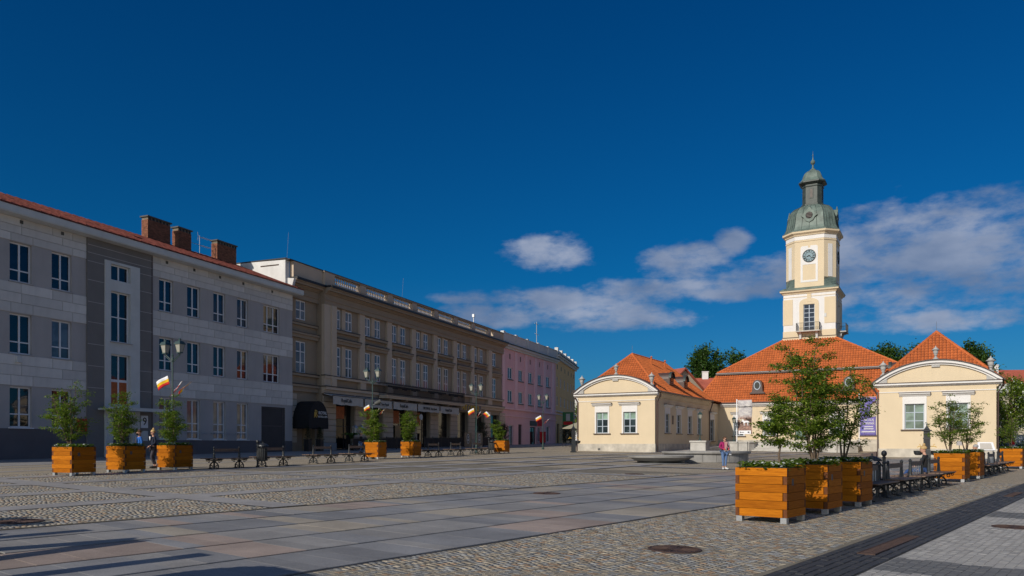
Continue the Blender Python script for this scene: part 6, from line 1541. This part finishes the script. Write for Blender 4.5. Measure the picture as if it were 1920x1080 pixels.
def banners():
    x, y = 25.0, 86.0
    t = root('painted_banner', 'tall banner with lettering and horses on a white pole left of the entrance', 'banner', (x, y, 0), TR); t.scale = (1.55, 1, 1)
    MB().tube([(0, 0, 1.9), (0, 0, 6.8)], .04, 8).build('banner_pole', m_flagw, t); MB().tube([(0, 0, 6.68), (1.05, 0, 6.68)], .02, 6).build('banner_arm', m_flagw, t)
    c = cloth('banner_cloth', .98, 3.72, painting(), t, 6.64); c.location = (.08, 0, 0)
    text('lettering', 'Kossakowie', .27, m_text, t, (.58, -.09, 5.98), sx=.72)
    q = MB(); q.box(.14, 1.0, -.092, -.08, 2.93, 3.32); q.build('banner_strip', m_flagw, t); MB().box(.24, .3, -.1, -.093, 3.05, 3.2).box(.32, .52, -.1, -.093, 3.09, 3.15).box(.78, .9, -.1, -.093, 3.06, 3.2).build('strip_print', m_text, t)
    hs = [(0, .55), (.08, .62), (.1, .78), (.2, .7), (.28, .58), (.6, .6), (.78, .56), (.88, .35), (.82, .34), (.76, .45), (.74, .3), (.76, 0), (.7, 0), (.66, .28), (.6, .34), (.36, .33), (.32, .26), (.34, 0), (.28, 0), (.24, .3), (.2, .42), (.12, .5), (.04, .47)]
    for i, (ox, oz, sc, mt) in enumerate(((.35, 3.85, .62, m_flagw), (.12, 4.15, .5, m_beige), (.62, 4.2, .5, m_rust), (.1, 3.9, .4, m_rust))):
        yy = -.085 - .004 * (4 - i); mb = MB(); mb.prism([(ox + a * sc, oz + b_ * sc * 1.5) for a, b_ in hs], yy, yy + .003, 'y'); mb.build('printed_horse', mt, t)
    m_purple, nt, b = nodes('purple_banner'); f = noise(nt, 2.2, 4); nt.links.new(mixcol(nt, rng(nt, f, .3, .7), (.10, .10, .38), (.26, .20, .50)), b.inputs['Base Color']); b.inputs['Roughness'].default_value = .8
    x, y, _ = tl(16.75, 15.0); t = root('purple_banner', 'tall purple banner with a face and white lettering left of the right wing', 'banner', (x, y, 0), TR)
    MB().tube([(0, 0, 1.6), (0, 0, 7.0)], .05, 8).build('banner_pole', m_flagw, t); MB().tube([(0, 0, 6.65), (1.6, 0, 6.65)], .02, 6).build('banner_arm', m_flagw, t)
    c = cloth('banner_cloth', 1.5, 3.9, m_purple, t, 6.6, wav=.02); c.location = (.08, 0, 0)
    fc = MB(); fc.prism([(1.0 + .0, 5.0), (1.02, 4.7), (1.2, 4.62), (1.56, 4.65), (1.56, 6.05), (1.3, 6.0), (1.1, 5.75), (1.05, 5.5), (.96, 5.3), (1.02, 5.22)], -.05, -.045, 'y'); fc.build('printed_face', m_beige, t)
    MB().prism([(1.15, 5.62), (1.3, 5.66), (1.3, 5.6), (1.15, 5.56)], -.054, -.051, 'y').prism([(1.1, 5.12), (1.28, 5.16), (1.28, 5.1)], -.054, -.051, 'y').prism([(1.1, 5.9), (1.3, 6.15), (1.56, 6.25), (1.56, 6.0), (1.3, 5.95)], -.054, -.051, 'y').build('face_shading', m_rust, t)
    for s, z, sz in (('MIKOŁAJ', 4.28, .36), ('KOPERNIK', 3.92, .33)): text('lettering', s, sz, m_wtext, t, (.88, -.055, z), sx=.72)
    for z, w in ((3.6, .75), (3.38, .85)):
        q = MB(); xx = .88 - w / 2
        while xx < .88 + w / 2: q.box(xx, xx + .06, -.055, -.048, z - .06, z + .06); xx += .09
        q.build('small_print', m_wtext, t)
    q = MB(); xx = .2
    while xx < 1.5: q.box(xx, xx + .07, -.055, -.048, 3.02, 3.16); xx += .1
    q.build('small_print', m_wtext, t)
    MB().lathe([(.2, 0), (.2, .004), (.17, .004), (.17, 0)], 20).build('round_emblem', m_wtext, t, (.42, -.05, 6.2)).rotation_euler = (rad(90), 0, 0)
banners()

# ------------------------------------------------------------------ people
m_skin = M('skin', (0.55, 0.30, 0.21), .6, .06, 6)
def cloth_mat(n, c): return M(n, c, .85, .18, 9, .2, 60)
C_mag, C_jeans, C_navy, C_black, C_blue, C_pinkscarf, C_wtop, C_pattern = (cloth_mat('magenta_wool', (.30, .012, .10)), cloth_mat('blue_denim', (.10, .17, .33)), cloth_mat('navy_jersey', (.012, .018, .04)), cloth_mat('black_coat', (.012, .012, .014)),
    cloth_mat('bright_blue_nylon', (.02, .12, .42)), cloth_mat('pink_scarf_cloth', (.62, .32, .30)), cloth_mat('white_top', (.6, .6, .6)), cloth_mat('patterned_leggings', (.05, .045, .06)))
C_dblue = cloth_mat('dark_blue_trousers', (.03, .07, .20))
m_blond = M('blond_hair', (.50, .33, .14), .6, .2, 12, .3, 50); m_brownhair = M('brown_hair', (.10, .045, .02), .6, .2, 12, .3, 50); m_greyhair = M('grey_hair', (.35, .34, .33), .6, .2, 12, .3, 50)
def skin_mesh(name, pts, edges, radii, mat, sub=1, extra=None):
    me = bpy.data.meshes.new('tmp'); me.from_pydata(pts, edges, []); o = bpy.data.objects.new('tmp', me); COL.objects.link(o)
    o.modifiers.new('s', 'SKIN'); sv = me.skin_vertices[0].data
    for i, r in enumerate(radii): sv[i].radius = (r, r) if isinstance(r, (int, float)) else r; sv[i].use_root = (i == 0)
    u = o.modifiers.new('u', 'SUBSURF'); u.levels = sub; u.render_levels = sub
    dg = bpy.context.evaluated_depsgraph_get(); m2 = bpy.data.meshes.new_from_object(o.evaluated_get(dg)); bpy.data.objects.remove(o)
    if extra is not None:
        vs = [tuple(v.co) for v in m2.vertices]; fs = [tuple(p.vertices) for p in m2.polygons]; mb = MB(); mb.add(vs, fs); mb.add(extra.v, extra.f); m2 = mb.mesh(name, mat)
    m2.name = name; m2.materials.clear(); m2.materials.append(mat); m2.polygons.foreach_set('use_smooth', [True] * len(m2.polygons)); return m2
STAND = dict(pelvis=(0, 0, .95), waist=(0, 0, 1.08), chest=(0, 0, 1.28), neck=(0, -.01, 1.45), head=(0, -.03, 1.58), hipL=(.09, 0, .9), hipR=(-.09, 0, .9), kneeL=(.10, -.02, .5), kneeR=(-.10, -.02, .5), ankL=(.10, .03, .09), ankR=(-.10, .03, .09),
             toeL=(.12, -.13, .03), toeR=(-.12, -.13, .03), shL=(.17, 0, 1.39), shR=(-.17, 0, 1.39), elL=(.24, .03, 1.13), elR=(-.24, .03, 1.13), wrL=(.24, -.08, .90), wrR=(-.24, -.08, .90))
BONES = [('pelvis', 'waist'), ('waist', 'chest'), ('chest', 'neck'), ('neck', 'head'), ('pelvis', 'hipL'), ('pelvis', 'hipR'), ('hipL', 'kneeL'), ('hipR', 'kneeR'), ('kneeL', 'ankL'), ('kneeR', 'ankR'), ('ankL', 'toeL'), ('ankR', 'toeR'), ('chest', 'shL'), ('chest', 'shR'), ('shL', 'elL'), ('shR', 'elR'), ('elL', 'wrL'), ('elR', 'wrR')]
RAD = dict(pelvis=.12, waist=.105, chest=.125, neck=.05, head=.06, hipL=.085, hipR=.085, kneeL=.055, kneeR=.055, ankL=.038, ankR=.038, toeL=.03, toeR=.03, shL=.05, shR=.05, elL=.038, elR=.038, wrL=.026, wrR=.026)
def person(label, loc, rz, pose, top, bottom, hair, scale=1.0, coat_len=0, shoes=None, fat=1.0, bun=False, hair_len=.0, group=None, extras=None, short=False):
    t = root('person', label, 'person', loc, rz, group); J = dict(STAND); J.update(pose); t.scale = (scale,) * 3
    ex = MB(); hd = Vector(J['head']); nk = Vector(J['neck'])
    prof = [(.01, -.115), (.045, -.105), (.062, -.07), (.075, -.02), (.08, .03), (.074, .07), (.05, .105), (.01, .12)]
    ex.lathe([(r, hd.z + .02 + z) for r, z in prof], 12, hd.x, hd.y, sy=1.2)
    fy = hd.y - .093                                             # face: nose, brow, lips, ears
    ex.lathe([(.002, hd.z - .01), (.016, hd.z + .0), (.01, hd.z + .035), (.003, hd.z + .05)], 6, hd.x, fy); ex.box(hd.x - .022, hd.x + .022, fy + .0, fy + .012, hd.z - .045, hd.z - .035)
    for s in (-1, 1): ex.lathe([(.004, hd.z - .005), (.015, hd.z + .02), (.006, hd.z + .045)], 6, hd.x + s * .08, hd.y + .01)
    for s in 'LR':                                               # palm and five bent fingers
        w, e = Vector(J['wr' + s]), Vector(J['el' + s]); d = (w - e).normalized(); a = d.cross(Vector((0, 0, 1))); a = a.normalized() if a.length > .1 else Vector((0, 1, 0)); n = d.cross(a)
        ex.tube([w, w + d * .05, w + d * .09], [.026, .036, .03], 6)
        for k, (o_, l) in enumerate(((-.024, .062), (-.008, .075), (.008, .07), (.023, .055))): p = w + d * .085 + a * o_; ex.tube([p, p + d * l * .5 + n * .008, p + d * l * .85 + n * .03], [.0085, .008, .006], 5)
        p = w + d * .03 + a * .03; ex.tube([p, p + a * .03 + d * .03, p + a * .035 + d * .06 + n * .01], [.011, .01, .007], 5)
    keys = list(J); idx = {k: i for i, k in enumerate(keys)}
    put('body', skin_mesh('body', [J[k] for k in keys], [(idx[a], idx[b_]) for a, b_ in BONES], [RAD[k] * (.9 if k not in ('head', 'neck') else 1) for k in keys], m_skin, 1, ex), t)
    ey = MB()
    for s in (-1, 1): ey.lathe([(.003, hd.z + .012), (.012, hd.z + .022), (.003, hd.z + .032)], 6, hd.x + s * .03, fy + .012)
    ey.build('eyes', m_text, t)
    def garment(nm, ks, grow, mat, stop=None):
        P = {k: Vector(J[k]) for k in ks}
        for a, b_, f in (stop or []): P[b_] = Vector(J[a]).lerp(Vector(J[b_]), f)
        kk = list(ks); ii = {k: i for i, k in enumerate(kk)}; ed = [(ii[a], ii[b_]) for a, b_ in BONES if a in ii and b_ in ii]
        put(nm, skin_mesh(nm, [tuple(P[k]) for k in kk], ed, [RAD[k] * fat * grow if k not in ('chest', 'waist', 'pelvis') else (RAD[k] * fat * grow * 1.12, RAD[k] * fat * grow * .9) for k in kk], mat), t)
    arms = ['shL', 'shR', 'elL', 'elR'] + ([] if short else ['wrL', 'wrR'])
    garment('trousers', ['pelvis', 'hipL', 'hipR', 'kneeL', 'kneeR', 'ankL', 'ankR'], 1.18, bottom, [('kneeL', 'ankL', .85), ('kneeR', 'ankR', .85)])
    garment('jacket', ['chest', 'waist', 'pelvis', 'neck'] + arms, 1.3, top, [('chest', 'neck', .62)] + ([('elL', 'wrL', .92), ('elR', 'wrR', .92)] if not short else []))
    sh = MB()
    for s in 'LR':
        a, b_ = Vector(J['ank' + s]), Vector(J['toe' + s]); d = (b_ - a); d.z = 0; d.normalize(); sh.tube([a - d * .05 - Vector((0, 0, .045)), a + d * .05 - Vector((0, 0, .03)), b_ + d * .05 - Vector((0, 0, .0))], [.042, .052, .036], 8)
    sh.build('shoes', shoes or C_black, t, smooth=True)
    hr = MB(); z0 = hd.z
    hr.lathe([(.085, z0 + .03 - hair_len), (.095, z0 + .05), (.094, z0 + .09), (.075, z0 + .13), (.03, z0 + .155), (.005, z0 + .158)], 12, hd.x, hd.y + .018, sy=1.15)
    if hair_len: hr.lathe([(.06, z0 - hair_len), (.085, z0 - .02), (.09, z0 + .05), (.03, z0 + .1)], 10, hd.x, hd.y + .05)
    if bun: hr.lathe([(.01, z0 + .14), (.045, z0 + .165), (.05, z0 + .19), (.03, z0 + .225), (.005, z0 + .235)], 10, hd.x, hd.y + .03)
    hr.build('hair', hair, t, smooth=True)
    if extras: extras(t, J)
    return t
def glasses(t, J): h = J['head']; MB().box(h[0] - .06, h[0] - .008, h[1] - .106, h[1] - .09, h[2] + .005, h[2] + .037).box(h[0] + .008, h[0] + .06, h[1] - .106, h[1] - .09, h[2] + .005, h[2] + .037).box(h[0] - .07, h[0] + .07, h[1] - .098, h[1] - .09, h[2] + .028, h[2] + .036).build('sunglasses', m_black, t)
def x_woman(t, J):
    glasses(t, J)
    q = MB(); q.prism([(-.07, 1.42), (.07, 1.42), (.06, 1.1), (-.06, 1.1)], -.19, -.165, 'y'); q.build('scarf', C_pinkscarf, t)
    MB().prism([(-.06, 1.12), (.07, 1.12), (.09, .93), (-.09, .93)], -.185, -.165, 'y').build('white_top', C_wtop, t)
    MB().tube([(.10, -.15, 1.42), (.2, -.16, 1.2), (.27, -.05, .98)], .012, 5).tube([(.10, .02, 1.44), (.1, -.13, 1.41)], .012, 5).box(.2, .34, -.1, .06, .74, .98).build('handbag', C_wtop, t)
    for s in 'LR': w = J['wr' + s]; MB().tube([w, (w[0] * .7, w[1] - .08, w[2] + .0)], [.04, .045], 8).build('red_glove', m_red, t)
    MB().box(-.035, .035, -.34, -.33, 1.0, 1.13).build('phone', m_black, t)
person('woman standing in magenta jacket and torn blue jeans with pink scarf, looking at her phone', w3(10.67, 38.85), 0.15, dict(head=(0, -.07, 1.54), elL=(.27, .0, 1.15), elR=(-.27, .0, 1.15), wrL=(.12, -.22, 1.04), wrR=(-.12, -.22, 1.04), kneeL=(.08, -.02, .5), kneeR=(-.08, -.02, .5), ankL=(.06, .02, .09), ankR=(-.06, .02, .09)),
       C_mag, C_jeans, m_brownhair, .97, fat=1.12, shoes=C_wtop, extras=x_woman)
def x_left(t, J):
    glasses(t, J); MB().prism([(-.12, 1.42), (.12, 1.42), (.05, 1.3), (0, 1.24), (-.05, 1.3)], -.165, -.14, 'y').build('collar', m_flagw, t)
person('blonde woman with hair bun and sunglasses walking in navy jacket and patterned leggings', w3(-16.45, 35.5), rad(-52), dict(kneeL=(.09, -.12, .52), ankL=(.09, .02, .1), toeL=(.1, -.14, .05), kneeR=(-.09, .0, .5), ankR=(-.09, .12, .1), toeR=(-.1, -.02, .03), wrL=(.2, -.2, 1.0), elL=(.25, .02, 1.14)),
       C_navy, C_pattern, m_blond, 1.03, bun=True, extras=x_left)
def x_mask(t, J): h = J['head']; MB().box(h[0] - .06, h[0] + .06, h[1] - .115, h[1] - .03, h[2] - .085, h[2] - .005).build('face_mask', m_black, t); MB().prism([(-.06, 1.4), (.06, 1.4), (.07, 1.0), (-.07, 1.0)], -.17, -.15, 'y').build('printed_shirt', C_pattern, t)
person('curly haired person in bright blue jacket and black face mask walking behind a planter', w3(-17.0, 35.3), rad(-48), dict(kneeR=(-.09, -.12, .52), ankR=(-.09, .0, .1), toeR=(-.1, -.16, .05), ankL=(.09, .14, .1), toeL=(.1, .0, .03)), C_blue, C_navy, m_brownhair, 1.02, extras=x_mask)
def x_bag(t, J): MB().box(.22, .34, -.12, .12, .55, .85).tube([(.26, -.06, .85), (.26, 0, 1.0), (.26, .06, .85)], .01, 5).build('shopping_bag', C_wtop, t)
person('woman in dark jacket and jeans carrying a bag past the cafe fence', w3(-12.6, 64.5), rad(120), dict(kneeL=(.09, -.1, .52), ankL=(.09, .06, .1), ankR=(-.09, .14, .1), toeR=(-.1, .0, .03)), C_black, C_jeans, m_blond, .97, extras=x_bag)
SIT = dict(pelvis=(0, .12, .53), waist=(0, .13, .66), chest=(0, .12, .88), neck=(0, .09, 1.06), head=(0, .05, 1.19), hipL=(.10, .08, .5), hipR=(-.10, .08, .5), kneeL=(.12, -.36, .5), kneeR=(-.12, -.36, .5), ankL=(.12, -.42, .09), ankR=(-.12, -.42, .09), toeL=(.13, -.58, .03), toeR=(-.13, -.58, .03),
           shL=(.17, .12, 1.0), shR=(-.17, .12, 1.0), elL=(.24, .06, .76), elR=(-.24, .06, .76), wrL=(.14, -.16, .66), wrR=(-.14, -.16, .66))
x, y, z = g3(30.2, 6.28); s1 = dict(SIT); s1.update(kneeL=(.12, -.40, .50), ankL=(.14, -.62, .14), toeL=(.15, -.76, .2), ankR=(-.1, -.55, .12), toeR=(-.1, -.7, .14))
person('blonde woman in black coat and blue trousers sitting on a near bench', (x, y, z), GROT + math.pi, s1, C_black, C_dblue, m_blond, 1.05, bun=True, hair_len=.0)
x, y, z = g3(40.6, 6.28)
person('grey haired person in dark coat seated beyond the right planters', (x, y, z), GROT + math.pi, SIT, C_navy, C_jeans, m_greyhair, 1.03)
x, y, z = w3(47.6, 73.5)
person('person in a white and orange vest far off by the hedge at the right edge', (x, y, z), .4, {}, m_red, C_wtop, m_brownhair, 1.0)

# ------------------------------------------------------------------ cafe terrace along the hotel
def cafe():
    panel = MB().box(0, 1.9, -.02, .02, .12, 1.15).mesh('fence_cloth', M('dark_brown_mesh_cloth', (.035, .028, .024), .9, .15, 4)); post = MB().box(-.03, .03, -.03, .03, 0, 1.3).mesh('post', m_blackmetal); rail = MB().box(0, 1.96, -.015, .015, 1.2, 1.24).mesh('rail', m_blackmetal)
    for a, b_, lb in ((31.2, 43.0, 'long black fabric fence of the cafe terrace, left part'), (45.0, 56.7, 'dark fabric fence of the pub terrace, middle part behind the benches'), (60.5, 67.0, 'dark fabric fence of the terrace, short right part')):
        x, y, _ = hl(a, -3.1); t = root('terrace_fence', lb, 'fence', (x, y, gz(x, y)), GR, 'dark fabric fences of the cafe terraces'); n = int((b_ - a) / 1.96)
        for i in range(n + 1):
            zz = gz(*hl(a + i * 1.96, -3.1)[:2]) - gz(x, y); put('post', post, t, (i * 1.96, 0, zz))
            if i < n: put('fence_cloth', panel, t, (i * 1.96 + .03, 0, zz)); put('rail', rail, t, (i * 1.96, 0, zz))
    for u, v, h, lb in ((26.9, -1.2, 1.25, 'left potted conifer beside the black hotel entrance'), (28.1, -1.6, 1.1, 'right potted conifer beside the black hotel entrance')):
        x, y, _ = hl(u, v); z = gz(x, y); p = root('tall_pot', 'tall dark square pot under the ' + lb, 'pot', (x, y, z), GR, 'tall pots at the hotel entrance'); MB().prism([(-.24, -.24), (.24, -.24), (.24, .24), (-.24, .24)], 0, 1.0).box(-.28, .28, -.28, .28, 1.0, 1.06).build('pot_body', m_blackmetal, p)
        c = root('potted_conifer', lb, 'conifer', (x, y, z + 1.0), 0, 'potted conifers at the hotel entrance'); MB().tube([(0, 0, 0), (0, 0, h)], [.03, .01], 5).build('trunk', m_bark, c)
        cs = [(.26 * (1 - k / 40) * math.cos(k * 2.4), .26 * (1 - k / 40) * math.sin(k * 2.4), .12 + h * k / 42) for k in range(40)]; leaf_mesh('crown', cs, 28, .07, .07, m_leaf_dark, c)
    for u, lb in ((33.4, 'left silver patio heater standing in the cafe terrace'), (34.5, 'right silver patio heater standing in the cafe terrace')):
        x, y, _ = hl(u, -1.8); t = root('patio_heater', lb, 'patio heater', (x, y, gz(x, y)), GR, 'pyramid patio heaters'); MB().box(-.25, .25, -.25, .25, 0, .7).build('base', m_steel, t)
        q = MB()
        for sx in (-1, 1):
            for sy in (-1, 1): q.tube([(sx * .24, sy * .24, .7), (sx * .1, sy * .1, 2.15)], .025, 5)
        q.lathe([(.3, 2.15), (.22, 2.3), (.02, 2.42)], 4, 0, 0, math.pi / 4); q.build('pyramid_frame', m_steel, t); MB().lathe([(.06, .7), (.06, 2.1)], 8).build('flame_tube', m_lampglass, t)
    x, y, _ = hl(32.2, -2.2); t = root('potted_palm', 'potted palm with drooping fronds at the end of the cafe terrace', 'palm', (x, y, gz(x, y))); MB().lathe([(.2, 0), (.28, .5), (.25, .5), (.02, .45)], 10).build('pot', m_blackmetal, t)
    fr = MB()
    for k in range(11):
        a = k * .62; pts = [Vector((math.cos(a) * r, math.sin(a) * r, 1.1 + .75 * math.sin(r * 2.3) - r * .25)) for r in (0, .25, .5, .75, .95)]; fr.tube([(0, 0, .5), pts[0]], .03, 5)
        for p, q in zip(pts, pts[1:]):
            s = Vector((-math.sin(a), math.cos(a), -.25)) * .13; fr.quad(p, p + s, q + s * .8, q); fr.quad(p, q, q - Vector((s.x, s.y, -s.z)) * .8, p - Vector((s.x, s.y, -s.z)))
    fr.build('fronds', m_leaf_bg, t)
    for u, lb in ((55.9, 'left brown sign board with a white oval emblem at the terrace opening'), (59.2, 'right brown sign board with a white oval emblem at the terrace opening')):
        x, y, _ = hl(u, -3.2); t = root('emblem_board', lb, 'sign board', (x, y, gz(x, y)), GR, 'brown emblem boards'); MB().box(-1.0, 1.0, -.05, .05, 0, 1.75).build('board', m_brownmetal, t)
        ov = lambda s, yy: [(s * .42 * math.cos(k * math.pi / 8), s * .62 * math.sin(k * math.pi / 8) + 1.0) for k in range(16)]
        MB().prism(ov(1, 0), -.062, -.052, 'y').build('emblem', m_offwhite, t); MB().prism(ov(.8, 0), -.066, -.063, 'y').build('emblem_field', m_blackmetal, t); MB().box(-.22, .22, -.07, -.067, .72, .98).box(-.12, .12, -.07, -.067, 1.05, 1.32).build('emblem_mark', m_offwhite, t)
    for (u, v, lb) in ((73.0, -1.0, 'dark conifer in the passage right of the hotel'), (62.3, -2.4, 'small dark conifer on the pub terrace')):
        x, y, _ = hl(u, v); big_tree(lb, (x, y, gz(x, y)), 3.2, 1.3, 1800, .12, int(u), m_leaf_dark, .06, clear=.1, name='terrace_conifer')
    for u, v, h in ((100.5, -1.2, 3.3), (103.0, -1.6, 3.0)):
        x, y, _ = hl(u, v); big_tree('dark conifer at the ochre building, %s one' % ('nearer' if u < 101 else 'farther'), (x, y, gz(x, y)), h, 1.6, 1500, .16, int(u), m_leaf_dark, .08, clear=.08, name='terrace_conifer')
    t = root('cafe_parasol', 'beige square cafe parasol half hidden by the left wing', 'parasol', (8.75, 100, gz(8.75, 100)), TR)
    MB().tube([(0, 0, 0), (0, 0, 3.3)], .04, 8).build('pole', m_blackmetal, t); MB().lathe([(2.35, 2.35), (2.35, 2.45), (.5, 3.15), (.02, 3.3)], 4, 0, 0, math.pi / 4).build('canopy', M('beige_canopy', (.30, .28, .20), .9, .08, 2), t)
    for i, (x, y) in enumerate(((7.6, 101), (9.4, 101.5))):
        t = root('cafe_table', 'dark cafe table with chairs under the beige parasol, %s one' % ('left', 'right')[i], 'table', w3(x, y)); MB().lathe([(.4, .72), (.4, .76), (.02, .76)], 12).build('table_top', m_blackmetal, t); MB().tube([(0, 0, 0), (0, 0, .72)], .04, 6).lathe([(.25, 0), (.25, .03), (.02, .04)], 10).build('table_leg', m_blackmetal, t)
        for s in (-1, 1):
            c = root('cafe_chair', 'dark cafe chair %s of the %s parasol table' % ('left' if s < 0 else 'right', ('left', 'right')[i]), 'chair', w3(x + s * .75, y), s * math.pi / 2, 'dark cafe chairs'); MB().box(-.22, .22, -.22, .22, .42, .47).build('seat', m_blackmetal, c); MB().box(-.22, .22, -.24, -.2, .47, .95).build('backrest', m_blackmetal, c)
            for a in (-1, 1):
                for b_ in (-1, 1): MB().box(a * .2 - .02, a * .2 + .02, b_ * .2 - .02, b_ * .2 + .02, 0, .42).build('leg', m_blackmetal, c)
cafe()

# ------------------------------------------------------------------ things at the right edge and trees behind
x, y = 27.6, 45.0; t = root('information_board', 'white slanted information board behind the right planters', 'board', w3(x, y), -.25)
MB().add([(-.45, -.1, .95), (.45, -.1, .95), (.4, .18, 1.42), (-.4, .18, 1.42), (-.45, -.06, .92), (.45, -.06, .92), (.4, .22, 1.4), (-.4, .22, 1.4)], [(0, 1, 2, 3), (7, 6, 5, 4), (0, 4, 5, 1), (1, 5, 6, 2), (2, 6, 7, 3), (3, 7, 4, 0)]).build('board_face', m_flagw, t)
for s in (-1, 1): MB().tube([(s * .38, .05, 0), (s * .38, .1, 1.2)], .03, 6).build('leg', m_steel, t)
MB().add([(-.35, -.085, 1.02), (.3, -.085, 1.02), (.28, .14, 1.36), (-.3, .14, 1.36)], [(0, 1, 2, 3)]).build('board_print', m_awn, t, (0, -.012, .0))
x, y = 24.3, 42.0; t = root('small_notice', 'small dark framed notice beside the thin trees', 'notice', w3(x, y), -.3); MB().box(-.14, .14, -.02, .02, 1.25, 1.5).build('panel', m_greyplaster, t); MB().tube([(0, .02, 0), (0, .02, 1.3)], .02, 5).build('post', m_blackmetal, t)
for x, y, h, w, n, sd, lb in ((34.0, 140, 16.8, 6.5, 11000, 11, 'tall green tree behind the red roofs, left one'), (40.8, 140, 17.0, 6.5, 11000, 12, 'tall green tree behind the red roofs, nearest the main roof'), (36.9, 143, 17.6, 6.5, 11000, 19, 'tall green tree behind the red roofs, in the middle of three'), (74.2, 138, 17.0, 6.5, 8000, 20, 'dark tree behind the left slope of the right wing roof'), (64.8, 135, 18.2, 7.5, 12000, 13, 'dark green tree between main roof and right wing, left one'), (70.0, 135, 18.0, 8.0, 12000, 14, 'dark green tree between main roof and right wing, right one'),
                              (77.8, 130, 16.8, 7, 10000, 15, 'dark tree behind the right slope of the right wing roof')):
    big_tree(lb, (x, y, .9), h, w, n, .46, sd, m_leaf_bg, .3, 'trees behind the town hall', spikes=1)
big_tree('tall green tree far behind the gap at the left wing', (15.2, 190, 1.5), 10.5, 7, 4000, .45, 16, m_leaf, .3)
big_tree('chestnut tree with white blossom candles at the right edge', (48.3, 75, .75), 7.4, 4.3, 9000, .22, 17, m_leaf, .16, clear=.22, blossoms=70, name='chestnut_tree')
big_tree('low bushy tree under the chestnut at the right edge', (50.5, 72, .7), 4.0, 4.5, 3500, .16, 18, m_leaf, .1, clear=.3)
def hedge():
    cs = []
    for i in range(260): cs.append((random.uniform(42.5, 62), random.uniform(76.5, 78), random.uniform(.9, 1.9)))
    o = leaf_mesh('hedge', cs, 42, .22, .16, m_leaf_bg, None, flat=1.0); tag(o, 'clipped dark green hedge under the trees at the right edge', 'hedge')
    t = root('low_parapet', 'long pale low wall behind the hedge at the right edge', 'wall', (52, 81, .8)); MB().box(-11, 12, -.2, .2, -.3, 1.9).build('wall_body', m_offwhite, t); MB().box(-11.05, 12, -.26, .26, 1.9, 2.0).build('coping', m_concrete, t)
hedge()

# ------------------------------------------------------------------ houses of the square's right side, outside the picture but mirrored in the shop and office windows
for i, (x, y, rz, wm, lb) in enumerate(((40.0, 8.0, 112, m_cream, 'cream house on the right side of the square, nearer the viewer'), (50.0, 25.0, 112, m_white, 'white house on the right side of the square, next to the cream one'))):
    far_house('street_house', lb, (x, y, 0), rad(rz) + math.pi, 17, 9, 8.5, 12.5, wm, m_redroof2, wins=[(-7 + 3 * k, z) for k in range(5) for z in (1.2, 5.2)], chims=((2, 3, 13.4),))
